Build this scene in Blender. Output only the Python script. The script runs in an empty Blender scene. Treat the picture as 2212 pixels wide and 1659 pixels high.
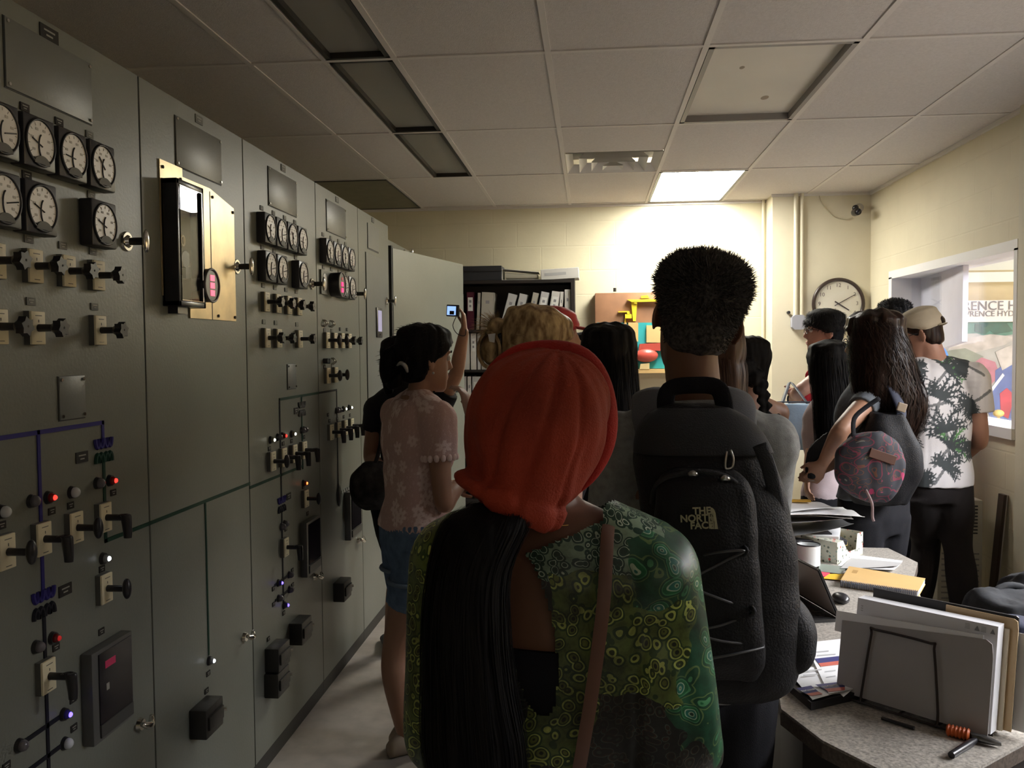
import bpy, bmesh, math, random
import numpy as np
from mathutils import Vector, Matrix, noise
V = Vector
PI = math.pi
sc = bpy.context.scene
C = sc.collection
rnd = random.Random(7)

# ---------------------------------------------------------------- camera
CAMZ = 1.56
FPX, IW, IH = 1850.0, 2212, 1659
RC = Matrix.Rotation(math.radians(5.28), 3, 'Z') @ Matrix.Rotation(math.radians(90 - 2.36), 3, 'X') @ Matrix.Rotation(math.radians(-.5), 3, 'Z')
cd = bpy.data.cameras.new('camera'); cam = bpy.data.objects.new('camera', cd); C.objects.link(cam)
cd.sensor_width = 36; cd.lens = 36 * FPX / IW; cd.clip_start = .05
cam.matrix_world = Matrix.Translation((0, 0, CAMZ)) @ RC.to_4x4()
sc.camera = cam

# ---------------------------------------------------------------- light and exposure
sc.view_settings.view_transform = 'Standard'; sc.view_settings.look = 'None'
sc.view_settings.exposure = 0.0; sc.view_settings.gamma = 1; sc.view_settings.use_curve_mapping = False
w = bpy.data.worlds.new('world'); sc.world = w; w.use_nodes = True
w.node_tree.nodes['Background'].inputs[0].default_value = (.5, .5, .55, 1)
w.node_tree.nodes['Background'].inputs[1].default_value = .03
LIT = 42.0         # strength of the one lit ceiling panel
HALL = 16.0        # strength of the tubes in the hall beyond the window
HALLW = 1150.0      # unseen fill light added in the hall, aimed at the windows, watts
BACK_FILL = 3.2      # dim unseen fill light added behind the camera
sc.cycles.max_bounces = 8; sc.cycles.diffuse_bounces = 5; sc.cycles.transparent_max_bounces = 16
sc.cycles.caustics_reflective = False; sc.cycles.caustics_refractive = False
sc.cycles.sample_clamp_indirect = 4.0

# ---------------------------------------------------------------- back-projection of photo points onto planes of the room
def hit(ax, v, px, py):
    r = RC @ V(((px - IW / 2) / FPX, -(py - IH / 2) / FPX, -1))
    o = V((0, 0, CAMZ)); t = (v - o[ax]) / r[ax]
    return o + r * t
def J(px, py, y): return hit(1, y, px, py)

# ---------------------------------------------------------------- mesh kit
def lin(c):
    if isinstance(c, str):
        c = c.lstrip('#'); c = [int(c[i:i + 2], 16) / 255 for i in (0, 2, 4)]
        return tuple(x / 12.92 if x <= .04045 else ((x + .055) / 1.055) ** 2.4 for x in c)
    return tuple(c)

class MB:
    def __init__(s): s.v = []; s.f = []; s.m = []; s.cur = 0
    def add(s, vs, fs):
        o = len(s.v); s.v += [tuple(x) for x in vs]
        for f in fs: s.f.append(tuple(i + o for i in f)); s.m.append(s.cur)
        return s
    def mat(s, i): s.cur = i; return s
    def box(s, a, b, bev=0):
        x0, y0, z0 = [min(a[i], b[i]) for i in range(3)]; x1, y1, z1 = [max(a[i], b[i]) for i in range(3)]
        if bev <= 0:
            vs = [(x, y, z) for z in (z0, z1) for y in (y0, y1) for x in (x0, x1)]
            s.add(vs, [(0, 2, 3, 1), (4, 5, 7, 6), (0, 1, 5, 4), (2, 6, 7, 3), (0, 4, 6, 2), (1, 3, 7, 5)])
        else:
            bm = bmesh.new(); bmesh.ops.create_cube(bm, size=1)
            for q in bm.verts: q.co = V(((x0 + x1) / 2 + q.co.x * (x1 - x0), (y0 + y1) / 2 + q.co.y * (y1 - y0), (z0 + z1) / 2 + q.co.z * (z1 - z0)))
            bmesh.ops.bevel(bm, geom=bm.edges[:], offset=bev, segments=2, affect='EDGES', profile=.5)
            s.bm(bm)
        return s
    def bm(s, bm, M=None):
        bm.verts.index_update()
        s.add([(M @ q.co if M else q.co) for q in bm.verts], [[q.index for q in f.verts] for f in bm.faces]); bm.free(); return s
    def obox(s, M, sx, sy, sz, bev=0):
        t = MB().box((-sx / 2, -sy / 2, -sz / 2), (sx / 2, sy / 2, sz / 2), bev)
        return s.add([M @ V(q) for q in t.v], t.f)
    def rings(s, R, cap=True, closed=False):
        n = len(R[0]); vs = [p for r in R for p in r]; fs = []; m = len(R)
        for i in range(m if closed else m - 1):
            for j in range(n):
                a = i * n + j; b = i * n + (j + 1) % n; k = (i + 1) % m
                fs.append((a, b, k * n + (j + 1) % n, k * n + j))
        if cap and not closed:
            c0 = sum((V(p) for p in R[0]), V()) / n; c1 = sum((V(p) for p in R[-1]), V()) / n
            vs += [c0, c1]; N = n * m
            for j in range(n):
                fs.append((N, (j + 1) % n, j)); fs.append((N + 1, (m - 1) * n + j, (m - 1) * n + (j + 1) % n))
        return s.add(vs, fs)
    def loft(s, secs, n=24, sub=3, sq=1.0):
        secs = catmull([[*c, *u, *v] for c, u, v in secs], sub); R = []
        for q in secs:
            c, u, v = V(q[:3]), V(q[3:6]), V(q[6:9]); r = []
            for j in range(n):
                a = 2 * PI * j / n; ca, sa = math.cos(a), math.sin(a)
                ca = math.copysign(abs(ca) ** sq, ca); sa = math.copysign(abs(sa) ** sq, sa)
                r.append(c + u * ca + v * sa)
            R.append(r)
        return s.rings(R)
    def tube(s, pts, rad, n=10, sub=1, flat=1.0, up=None, closed=False):
        if not isinstance(rad, (list, tuple)): rad = [rad] * len(pts)
        q = catmull([[*p, r] for p, r in zip(pts, rad)], sub) if sub > 1 else [[*p, r] for p, r in zip(pts, rad)]
        P = [V(a[:3]) for a in q]; T = []
        for i in range(len(P)):
            d = P[min(i + 1, len(P) - 1)] - P[max(i - 1, 0)]
            T.append(d.normalized() if d.length > 1e-9 else V((0, 0, 1)))
        N = V(up) if up is not None else (V((0, 0, 1)) if abs(T[0].z) < .9 else V((0, 1, 0)))
        R = []
        for p, t, a in zip(P, T, q):
            N = N - t * N.dot(t); N = N.normalized() if N.length > 1e-6 else t.orthogonal().normalized()
            B = t.cross(N); r = a[3]
            R.append([p + N * (math.cos(2 * PI * j / n) * r * flat) + B * (math.sin(2 * PI * j / n) * r) for j in range(n)])
        return s.rings(R, cap=not closed, closed=closed)
    def cyl(s, a, b, r, r2=None, n=20): return s.tube([V(a), V(b)], [r, r if r2 is None else r2], n)
    def ell(s, c, a, b, d, n=16, m=12):
        c = V(c); a, b, d = V(a), V(b), V(d); R = []
        for i in range(1, m):
            t = PI * i / m
            R.append([c - d * math.cos(t) + (a * math.cos(2 * PI * j / n) + b * math.sin(2 * PI * j / n)) * math.sin(t) for j in range(n)])
        return s.rings(R)
    def sph(s, c, r, n=16, m=12): return s.ell(c, (r, 0, 0), (0, r, 0), (0, 0, r), n, m)
    def prism(s, poly, d):          # poly: list of 3D points, d: extrusion vector
        n = len(poly); d = V(d); vs = [V(p) for p in poly] + [V(p) + d for p in poly]
        fs = [tuple(reversed(range(n))), tuple(range(n, 2 * n))] + [(i, (i + 1) % n, n + (i + 1) % n, n + i) for i in range(n)]
        return s.add(vs, fs)
    def ribbon(s, pts, wv):          # flat strand
        vs = []; n = len(pts)
        for i, p in enumerate(pts):
            k = (1 - (i / (n - 1)) ** 3 * .8) * min(1, .1 + i * .3); vs += [V(p) - wv * k, V(p) + wv * k]
        return s.add(vs, [(2 * i, 2 * i + 1, 2 * i + 3, 2 * i + 2) for i in range(n - 1)])
    def mesh(s, name, smooth=None, org=None):
        me = bpy.data.meshes.new(name)
        vs = s.v if org is None else [(x - org[0], y - org[1], z - org[2]) for x, y, z in s.v]
        me.from_pydata(vs, [], s.f)
        if any(s.m): me.polygons.foreach_set('material_index', s.m)
        if smooth:
            me.polygons.foreach_set('use_smooth', [True] * len(me.polygons))
            if smooth is not True: me.set_sharp_from_angle(angle=math.radians(smooth))
        me.validate(); me.update()
        bm = bmesh.new(); bm.from_mesh(me); bmesh.ops.recalc_face_normals(bm, faces=bm.faces[:]); bm.to_mesh(me); bm.free()
        return me

def catmull(q, sub):
    if sub <= 1 or len(q) < 3: 
        if sub <= 1: return q
    q = np.array(q, float); out = []
    n = len(q)
    for i in range(n - 1):
        p0, p1, p2, p3 = q[max(i - 1, 0)], q[i], q[i + 1], q[min(i + 2, n - 1)]
        for k in range(sub):
            t = k / sub
            out.append(.5 * ((2 * p1) + (-p0 + p2) * t + (2 * p0 - 5 * p1 + 4 * p2 - p3) * t * t + (-p0 + 3 * p1 - 3 * p2 + p3) * t ** 3))
    out.append(q[-1]); return [list(x) for x in out]

def link(name, me, mats, parent=None, loc=None):
    o = bpy.data.objects.new(name, me); C.objects.link(o)
    if not isinstance(mats, (list, tuple)): mats = [mats]
    if not me.materials:
        for m in mats: me.materials.append(m)
    if parent is not None: o.parent = parent
    if loc is not None: o.location = loc
    return o
def worg(p):
    o = V((0, 0, 0))
    while p is not None: o += p.location; p = p.parent
    return o
def part(name, mb, mats, parent, smooth=None):       # mb in world coordinates (parents unrotated)
    return link(name, mb.mesh(name, smooth, worg(parent)), mats, parent)
def thing(name, mb, mats, label, cat, group=None, loc=None, smooth=None):
    if mb is None:
        o = bpy.data.objects.new(name, None); C.objects.link(o); o.empty_display_size = .05; o.location = loc
    else:
        if loc is None:
            a = np.array(mb.v); loc = ((a[:, 0].min() + a[:, 0].max()) / 2, (a[:, 1].min() + a[:, 1].max()) / 2, a[:, 2].min())
        o = link(name, mb.mesh(name, smooth, V(loc)), mats, None, loc)
    o['label'] = label; o['category'] = cat
    if group: o['group'] = group
    return o
def structure(name, mb, mats, parent=None, smooth=None):
    o = link(name, mb.mesh(name, smooth), mats, parent); o['kind'] = 'structure'; return o

def remesh(mb, voxel, smooth=6, fac=.5, fn=None):
    me = mb.mesh('tmp'); o = bpy.data.objects.new('tmp', me); C.objects.link(o)
    m = o.modifiers.new('r', 'REMESH'); m.mode = 'VOXEL'; m.voxel_size = voxel; m.use_smooth_shade = True
    if smooth: k = o.modifiers.new('s', 'SMOOTH'); k.factor = fac; k.iterations = smooth
    dg = bpy.context.evaluated_depsgraph_get(); dg.update()
    out = bpy.data.meshes.new_from_object(o.evaluated_get(dg))
    bpy.data.objects.remove(o); bpy.data.meshes.remove(me)
    out.materials.clear()
    out.polygons.foreach_set('use_smooth', [True] * len(out.polygons))
    if fn:
        co, no = mget(out); co = fn(co, no); out.vertices.foreach_set('co', co.astype(np.float32).ravel()); out.update()
    return out
def mget(me):
    n = len(me.vertices); co = np.empty(n * 3, np.float32); me.vertices.foreach_get('co', co)
    no = np.empty(n * 3, np.float32); me.vertex_normals.foreach_get('vector', no)
    return co.reshape(-1, 3).astype(float), no.reshape(-1, 3).astype(float)
def shift(me, org):
    me.transform(Matrix.Translation(-V(org))); return me
def setcol(me, name, cols):
    a = me.color_attributes.new(name, 'FLOAT_COLOR', 'POINT'); q = np.ones((len(me.vertices), 4), np.float32)
    q[:, :cols.shape[1]] = cols; a.data.foreach_set('color', q.ravel())
def vnoise(co, s, seed=0):        # cheap smooth noise for numpy arrays
    r = np.random.RandomState(seed); out = np.zeros(len(co))
    for k in range(7):
        d = r.normal(size=3); d /= np.linalg.norm(d); f = s * (0.6 + 1.1 * r.rand())
        out += np.sin(co @ d * f + 2.2 * np.sin(co @ r.normal(size=3) * s * .35 + r.rand() * 6) + r.rand() * 6.28)
    return out / 7 ** .5

_font = None
def textmb(mb, s, size, M, depth=.0006, bold=0):
    cu = bpy.data.curves.new('t', 'FONT'); cu.body = s; cu.size = size; cu.extrude = depth; cu.align_x = 'CENTER'; cu.align_y = 'CENTER'; cu.offset = bold; cu.resolution_u = 3
    o = bpy.data.objects.new('t', cu); C.objects.link(o)
    dg = bpy.context.evaluated_depsgraph_get(); dg.update()
    me = bpy.data.meshes.new_from_object(o.evaluated_get(dg))
    mb.add([M @ q.co for q in me.vertices], [tuple(p.vertices) for p in me.polygons])
    bpy.data.objects.remove(o); bpy.data.curves.remove(cu); bpy.data.meshes.remove(me)
    return mb
def frame(o, x, y):               # matrix with local x, y axes at origin o
    x = V(x).normalized(); y = V(y); y = (y - x * y.dot(x)).normalized(); z = x.cross(y)
    M = Matrix((x, y, z)).transposed().to_4x4(); M.translation = V(o); return M

# ---------------------------------------------------------------- materials
MC = {}
def mat(name, col, rough=.6, metal=0, var=.0, vs=8, bump=0, bs=60, emit=0, spec=.5, attr=None, coat=0):
    if name in MC: return MC[name]
    m = bpy.data.materials.new(name); m.use_nodes = True; nt = m.node_tree; N = nt.nodes; Lk = nt.links
    b = N['Principled BSDF']; c = (*lin(col), 1)
    b.inputs['Base Color'].default_value = c; b.inputs['Roughness'].default_value = rough; b.inputs['Metallic'].default_value = metal
    b.inputs['Specular IOR Level'].default_value = spec
    if coat: b.inputs['Coat Weight'].default_value = coat
    if emit: b.inputs['Emission Color'].default_value = c; b.inputs['Emission Strength'].default_value = emit
    tc = N.new('ShaderNodeTexCoord')
    if var:
        n = N.new('ShaderNodeTexNoise'); n.inputs['Scale'].default_value = vs; n.inputs['Detail'].default_value = 5
        r = N.new('ShaderNodeMapRange'); r.inputs[1].default_value = .3; r.inputs[2].default_value = .7; r.inputs[3].default_value = 1 - var; r.inputs[4].default_value = 1 + var
        x = N.new('ShaderNodeMix'); x.data_type = 'RGBA'; x.blend_type = 'MULTIPLY'; x.inputs[0].default_value = 1
        Lk.new(tc.outputs['Object'], n.inputs['Vector']); Lk.new(n.outputs['Fac'], r.inputs[0])
        x.inputs[6].default_value = c; Lk.new(r.outputs[0], x.inputs[7]); Lk.new(x.outputs[2], b.inputs['Base Color'])
        if attr: a = N.new('ShaderNodeAttribute'); a.attribute_name = attr; Lk.new(a.outputs['Color'], x.inputs[6])
    elif attr:
        a = N.new('ShaderNodeAttribute'); a.attribute_name = attr; Lk.new(a.outputs['Color'], b.inputs['Base Color'])
    if bump:
        n = N.new('ShaderNodeTexNoise'); n.inputs['Scale'].default_value = bs; n.inputs['Detail'].default_value = 4
        u = N.new('ShaderNodeBump'); u.inputs['Strength'].default_value = min(1, bump); u.inputs['Distance'].default_value = .004
        Lk.new(tc.outputs['Object'], n.inputs['Vector']); Lk.new(n.outputs['Fac'], u.inputs['Height']); Lk.new(u.outputs[0], b.inputs['Normal'])
    MC[name] = m; return m
def emitter(name, col, s):
    m = bpy.data.materials.new(name); m.use_nodes = True; nt = m.node_tree; nt.nodes.clear()
    e = nt.nodes.new('ShaderNodeEmission'); e.inputs[0].default_value = (*lin(col), 1); e.inputs[1].default_value = s
    o = nt.nodes.new('ShaderNodeOutputMaterial'); nt.links.new(e.outputs[0], o.inputs[0]); return m
def glassmat(name, tint=(1, 1, 1), refl=.08, rough=.0, body=0, bodycol=(.5, .5, .5)):
    m = bpy.data.materials.new(name); m.use_nodes = True; nt = m.node_tree; nt.nodes.clear(); N = nt.nodes; L = nt.links
    t = N.new('ShaderNodeBsdfTransparent'); t.inputs[0].default_value = (*tint, 1)
    g = N.new('ShaderNodeBsdfGlossy'); g.inputs['Roughness'].default_value = rough
    lw = N.new('ShaderNodeLayerWeight'); lw.inputs[0].default_value = .5; pw = N.new('ShaderNodeMath'); pw.operation = 'POWER'; pw.inputs[1].default_value = 5; L.new(lw.outputs['Facing'], pw.inputs[0])
    fr = N.new('ShaderNodeMath'); fr.operation = 'MULTIPLY_ADD'; fr.inputs[1].default_value = .9; fr.inputs[2].default_value = refl * .5; L.new(pw.outputs[0], fr.inputs[0])
    x = N.new('ShaderNodeMixShader'); L.new(fr.outputs[0], x.inputs[0]); L.new(t.outputs[0], x.inputs[1]); L.new(g.outputs[0], x.inputs[2])
    o = N.new('ShaderNodeOutputMaterial')
    if body:
        d = N.new('ShaderNodeBsdfDiffuse'); d.inputs[0].default_value = (*bodycol, 1); y = N.new('ShaderNodeMixShader'); y.inputs[0].default_value = body
        L.new(x.outputs[0], y.inputs[1]); L.new(d.outputs[0], y.inputs[2]); L.new(y.outputs[0], o.inputs[0])
    else: L.new(x.outputs[0], o.inputs[0])
    return m
def brickmat(name, col, ax='XZ', bump=.3):
    m = mat(name, col, .7, var=.05, vs=3); nt = m.node_tree; N = nt.nodes; L = nt.links; b = N['Principled BSDF']
    g = N.new('ShaderNodeNewGeometry'); s = N.new('ShaderNodeSeparateXYZ'); c = N.new('ShaderNodeCombineXYZ')
    L.new(g.outputs['Position'], s.inputs[0]); L.new(s.outputs[0 if ax == 'XZ' else 1], c.inputs[0]); L.new(s.outputs[2], c.inputs[1])
    k = N.new('ShaderNodeTexBrick'); k.inputs['Scale'].default_value = 1; k.inputs['Brick Width'].default_value = .405; k.inputs['Row Height'].default_value = .2
    k.inputs['Mortar Size'].default_value = .006; k.inputs['Mortar Smooth'].default_value = .4; k.offset = .5
    k.inputs['Color1'].default_value = (1, 1, 1, 1); k.inputs['Color2'].default_value = (1, 1, 1, 1); k.inputs['Mortar'].default_value = (0, 0, 0, 1)
    L.new(c.outputs[0], k.inputs['Vector'])
    n = N.new('ShaderNodeTexNoise'); n.inputs['Scale'].default_value = 55; n.inputs['Detail'].default_value = 5; L.new(g.outputs['Position'], n.inputs['Vector'])
    a = N.new('ShaderNodeMath'); a.operation = 'MULTIPLY_ADD'; L.new(n.outputs['Fac'], a.inputs[0]); a.inputs[1].default_value = .25; L.new(k.outputs['Color'], a.inputs[2])
    u = N.new('ShaderNodeBump'); u.inputs['Strength'].default_value = bump; u.inputs['Distance'].default_value = .006
    L.new(a.outputs[0], u.inputs['Height']); L.new(u.outputs[0], b.inputs['Normal']); return m
# ================================================================= the room
ZC = 2.738; XR = 2.15; XL = -2.35; YB = 7.12; YF = -1.6
cream = brickmat('block_wall', (.66, .61, .44), 'XZ'); creamr = brickmat('block_wall_side', (.66, .60, .44), 'YZ')
plaster = mat('plaster', (.66, .61, .47), .7, var=.04, vs=4, bump=.15, bs=30)
floorm = mat('floor_tile', (.42, .38, .34), .42, var=.12, vs=14, bump=.05, bs=6)
white = mat('white_paint', (.78, .77, .76), .5)
structure('floor', MB().box((XL - .1, YF - .1, -.1), (XR + .1, YB + .1, 0)), floorm)
structure('wall_back', MB().box((XL - .1, YB, 0), (XR + .2, YB + .15, ZC + .3)), cream)
structure('wall_left', MB().box((XL - .1, YF, 0), (XL, YB, ZC + .3)), creamr)
structure('wall_front', MB().box((XL - .1, YF - .15, 0), (XR + .2, YF, ZC + .3)), cream)
structure('wall_column', MB().box((1.41, 6.86, 0), (XR, YB, ZC)), plaster)
# right wall with the window opening
WY0, WY1, WZ0, WZ1 = 4.56, 6.36, 1.125, 2.045
wr = MB(); T = .2
W2 = (1.2, 3.9)      # unseen second window, added nearer the camera so hall light reaches the desk
wr.box((XR, YF, 0), (XR + T, YB, WZ0)); wr.box((XR, YF, WZ1), (XR + T, YB, ZC + .3)); wr.box((XR, YF, WZ0), (XR + T, W2[0], WZ1)); wr.box((XR, W2[1], WZ0), (XR + T, WY0, WZ1)); wr.box((XR, WY1, WZ0), (XR + T, YB, WZ1))
structure('wall_right', wr, creamr)
structure('wall_pillar', MB().box((XR - .03, 4.1, 0), (XR, 4.5, ZC)), plaster)
# window: frame, sill, glass
fw = MB(); e = .035
fw.box((XR - .015, WY0 - .02, WZ1 - .01), (XR + T + .01, WY1 + .05, WZ1 + .045)); fw.box((XR - .03, WY0 - .02, WZ0 - .05), (XR + T + .01, WY1 + .05, WZ0 + .005))
fw.box((XR - .015, WY1 - .012, WZ0), (XR + T + .01, WY1 + .05, WZ1)); fw.box((XR - .015, WY0 - .02, WZ0), (XR + T + .01, WY0 + .015, WZ1))
fw2 = MB().box((XR - .02, W2[0] - .04, WZ0 - .04), (XR + T + .01, W2[1] + .04, WZ0 + .01)).box((XR - .02, W2[0] - .04, WZ1 - .01), (XR + T + .01, W2[1] + .04, WZ1 + .04)).box((XR - .02, W2[0] - .04, WZ0), (XR + T + .01, W2[0] + .01, WZ1)).box((XR - .02, W2[1] - .01, WZ0), (XR + T + .01, W2[1] + .04, WZ1))
structure('window_added', fw2, white)  # frame of the added, unseen window
wo = structure('window_1', fw, white)
structure('window_pane', MB().box((XR + .12, WY0, WZ0), (XR + .126, WY1, WZ1)), glassmat('window_glass', (.97, .98, 1)), wo)
# baseboard
structure('baseboard_back', MB().box((XL, YB - .012, 0), (1.4, YB, .1)), mat('dark_vinyl', (.04, .035, .03), .5))
structure('baseboard_right', MB().box((XR - .012, YF, 0), (XR, 4.1, .1)), MC['dark_vinyl'])

# ceiling: tiles in a grid, holes where the fixtures sit
tile = mat('ceiling_tile', (.62, .59, .57), .9, var=.06, vs=90, bump=.5, bs=220)
bar = mat('ceiling_bar', (.66, .63, .60), .5)
GX = [XL, -2.0, -1.39, -.785, -.165, .455, 1.055, 1.675, XR]
GY = [YF, -1.42, -.2, 1.02, 2.24, 3.455, 4.63, 5.85, 7.06, YB]
holes = {}
def cell(i, j): return GX[i], GX[i + 1], GY[j], GY[j + 1]
cm = MB(); rr = random.Random(3)
skip = {(4, 6): 'vent', (5, 5): 'dark', (5, 7): 'lit', (2, 7): 'x', (1, 7): 'brown'}
strip = [(2, j) for j in (1, 2, 3, 4, 5, 6)]
for i in range(len(GX) - 1):
    for j in range(len(GY) - 1):
        x0, x1, y0, y1 = cell(i, j); z = ZC + rr.uniform(-.001, .002)
        if (i, j) in ((5, 5), (5, 7), (1, 7)): continue
        if (i, j) in strip: cm.box((x0 + .005, y0 + .005, z), (-1.075, y1 - .005, z + .02)); continue
        if (i, j) == (4, 6): cm.box((x0 + .005, 5.24 - .6 + .005, z), (x1 - .005, 5.235, z + .02)); continue
        cm.box((x0 + .006, y0 + .006, z), (x1 - .006, y1 - .006, z + .02))
co = structure('ceiling', cm, tile)
gm = MB()
for x in GX[1:-1]: gm.box((x - .012, YF, ZC - .004), (x + .012, YB, ZC + .012))
for y in GY[1:-1]: gm.box((XL, y - .012, ZC - .0042), (XR, y + .012, ZC + .012))
gm.box((-1.075 - .008, YF, ZC - .0041), (-1.075 + .008, 5.85, ZC + .012))
structure('trim_1', gm, bar)                         # the T bars
structure('ceiling_slab', MB().box((XL - .1, YF - .1, ZC + .25), (XR + .2, YB + .1, ZC + .35)), plaster)
structure('trim_2', MB().box((XL, YB - .018, ZC - .022), (1.41, YB, ZC)).box((XR - .018, YF, ZC - .022), (XR, YB, ZC)).box((1.4, 6.84, ZC - .02), (XR, 6.86, ZC)), bar)

# strip lights, switched off
dark = mat('fixture_black', (.02, .017, .014), .45); lens = glassmat('fixture_lens', (.8, .78, .72), body=.62, bodycol=(.42, .41, .37), rough=.25)
tubew = mat('tube_white', (.9, .88, .82), .3); inner = mat('fixture_inner', (.35, .33, .30), .5)
def fixture(x0, x1, y0, y1, label, tubes, group=None, fr=.018, col=None, lensm=None, depth=.02):
    t = thing('ceiling_light', None, None, label, 'ceiling light', group, ((x0 + x1) / 2, (y0 + y1) / 2, ZC))
    f = MB(); z0 = ZC - .004; z1 = ZC + .1
    for a, b in (((x0, y0, z0), (x0 + fr, y1, z1)), ((x1 - fr, y0, z0), (x1, y1, z1)), ((x0, y0, z0), (x1, y0 + fr, z1)), ((x0, y1 - fr, z0), (x1, y1, z1))): f.box(a, b)
    part('frame', f, col or dark, t)
    part('housing', MB().box((x0, y0, z1), (x1, y1, z1 + .01)), inner, t)
    part('diffuser', MB().box((x0 + fr, y0 + fr, ZC + depth), (x1 - fr, y1 - fr, ZC + depth + .004)), lensm or lens, t)
    for x in tubes: part('tube', MB().cyl((x, y0 + .05, ZC + .06), (x, y1 - .05, ZC + .06), .015), tubew, t, 40)
    return t
names = {6: 'nearest the far wall, smallest in view', 5: 'third of the row, beside the big square panel', 4: 'second of the row, above the left gauges', 3: 'closest to the camera'}
for j, lb in ((5, 'dark unlit strip light with black frame, middle one in view'), (6, 'dark unlit strip light with black frame, at the far end of its row'), (4, 'dark unlit strip light with black frame, cut by the top edge of the photo')):
    fixture(-1.06, -.80, GY[j] + .014, GY[j + 1] - .014, lb, (-.87,), 'row of unlit strip lights')
# big unlit panel with stains
lensb = mat('milky_panel', (.66, .63, .57), .5, var=.06, vs=2)
t = fixture(.47, 1.043, GY[5] + .014, GY[6] - .014, 'large unlit milky ceiling panel with two brown stains', (), None, .022, mat('fixture_grey', (.25, .23, .22), .5), lensb, .03)
stain = mat('stain', (.30, .25, .19), .8)
for px, py, r in ((1652, 211, .02), (1603, 146, .012)):
    p = hit(2, ZC + .03, px, py); part('stain_spot', MB().ell(p + V((0, 0, .0005)), (r, 0, 0), (0, r * 1.9, 0), (0, 0, .0015)), stain, t, True)
# brown panel over the cabinets
t = thing('ceiling_panel', None, None, 'dark olive ceiling panel above the far control cabinets', 'ceiling panel', None, (-1.7, 6.45, ZC))
part('panel', MB().box((-1.99, 5.862, ZC - .006), (-1.4, 7.048, ZC + .01)), mat('olive_lens', (.17, .16, .11), .6, var=.1), t)
part('frame', MB().box((-1.408, 5.862, ZC - .01), (-1.398, 7.048, ZC)).box((-1.99, 5.856, ZC - .01), (-1.4, 5.866, ZC)).box((-1.99, 7.04, ZC - .01), (-1.4, 7.05, ZC)), dark, t)
# the lit panel
t = thing('ceiling_light', None, None, 'brightly lit square ceiling panel glowing white near the back wall', 'ceiling light', None, (.755, 6.45, ZC))
f = MB()
for a, b in (((.462, 5.862, ZC - .006), (.482, 7.05, ZC + .06)), ((1.028, 5.862, ZC - .006), (1.048, 7.05, ZC + .06)), ((.462, 5.862, ZC - .006), (1.048, 5.88, ZC + .06)), ((.462, 7.03, ZC - .006), (1.048, 7.05, ZC + .06))): f.box(a, b)
part('frame', f, dark, t)
part('diffuser', MB().box((.482, 5.88, ZC - .002), (1.028, 7.03, ZC + .02)), emitter('lit_diffuser', (1, .965, .86), LIT), t)
# air diffuser: nested square louvers
t = thing('air_vent', None, None, 'white square air vent with nested louvers in the ceiling', 'air vent', None, (.145, 5.54, ZC))
vm = mat('vent_white', (.7, .69, .67), .35)
x0, x1, y0, y1 = -.15, .44, 5.245, 5.84; cx, cy = (x0 + x1) / 2, (y0 + y1) / 2
for k, (s0, s1, za, zb) in enumerate(((1, .86, 0, .045), (.72, .56, -.012, .035), (.46, .30, -.022, .03), (.22, .05, -.03, .0))):
    m = MB(); o = [(cx + a * s0 * .295, cy + b * s0 * .295, ZC + za - .003) for a, b in ((-1, -1), (1, -1), (1, 1), (-1, 1))]
    q = [(cx + a * s1 * .295, cy + b * s1 * .295, ZC + zb) for a, b in ((-1, -1), (1, -1), (1, 1), (-1, 1))]
    o2 = [(a, b, c + .004) for a, b, c in o]; q2 = [(a, b, c + .004) for a, b, c in q]
    m.add(o + q, [(i, (i + 1) % 4, 4 + (i + 1) % 4, 4 + i) for i in range(4)]); m.add(o2 + q2, [(i, (i + 1) % 4, 4 + (i + 1) % 4, 4 + i) for i in range(4)])
    part('louver', m, vm, t)
part('duct', MB().box((x0, y0, ZC + .09), (x1, y1, ZC + .1)), inner, t)

# fill light added behind the camera to lift the backs; the wall there is closed
la = bpy.data.lights.new('back_fill_light', 'AREA'); la.shape = 'RECTANGLE'; la.size = 1.6; la.size_y = 1.2; la.energy = BACK_FILL; la.color = (1, .9, .8)
lo = bpy.data.objects.new('back_fill_light', la); C.objects.link(lo); lo.location = (.9, YF + .1, 1.9); lo.rotation_euler = (math.radians(80), 0, math.radians(0))

# ================================================================= hall beyond the window
hallw = mat('hall_wall', (.62, .50, .30), .7, var=.05)
hx0, hx1, hy0, hy1 = XR + T, 6.2, -.5, 8.6
structure('wall_hall_back', MB().box((hx0 - .0, hy1, 0), (hx1, hy1 + .1, 3.4)), hallw)
structure('wall_hall_right', MB().box((hx1, hy0, 0), (hx1 + .1, hy1, 3.4)), hallw)
structure('wall_hall_front', MB().box((hx0, hy0 - .1, 0), (hx1, hy0, 3.4)), hallw)
structure('floor_hall', MB().box((hx0, hy0, -.1), (hx1, hy1, 0)), floorm)
structure('ceiling_hall', MB().box((hx0, hy0, 3.3), (hx1, hy1, 3.4)), hallw)
hl = emitter('hall_tube', (1, .95, .90), HALL)
for k, (y, lb) in enumerate(((1.6, 'unseen fluorescent tube light added in the hall, beside the desk'), (5.2, 'long fluorescent tube light in the hall, the nearer one'), (7.4, 'long fluorescent tube light in the hall, the farther one'))):  # the first tube is unseen, added for light on the desk side
    t = thing('tube_light', None, None, lb, 'ceiling light', 'tube lights in the hall', (4.1, y, 3.3))
    part('housing', MB().box((3.0, y - .08, 3.24), (5.4, y + .08, 3.3)), white, t)
    part('tube', MB().cyl((3.05, y, 3.22), (5.35, y, 3.22), .03, n=10), hl, t)
lh = bpy.data.lights.new('hall_fill_light', 'AREA'); lh.shape = 'RECTANGLE'; lh.size = 2.2; lh.size_y = 5.0; lh.energy = HALLW; lh.color = (.93, .95, 1)  # added area light, tilted toward the room to brighten the desk
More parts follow.
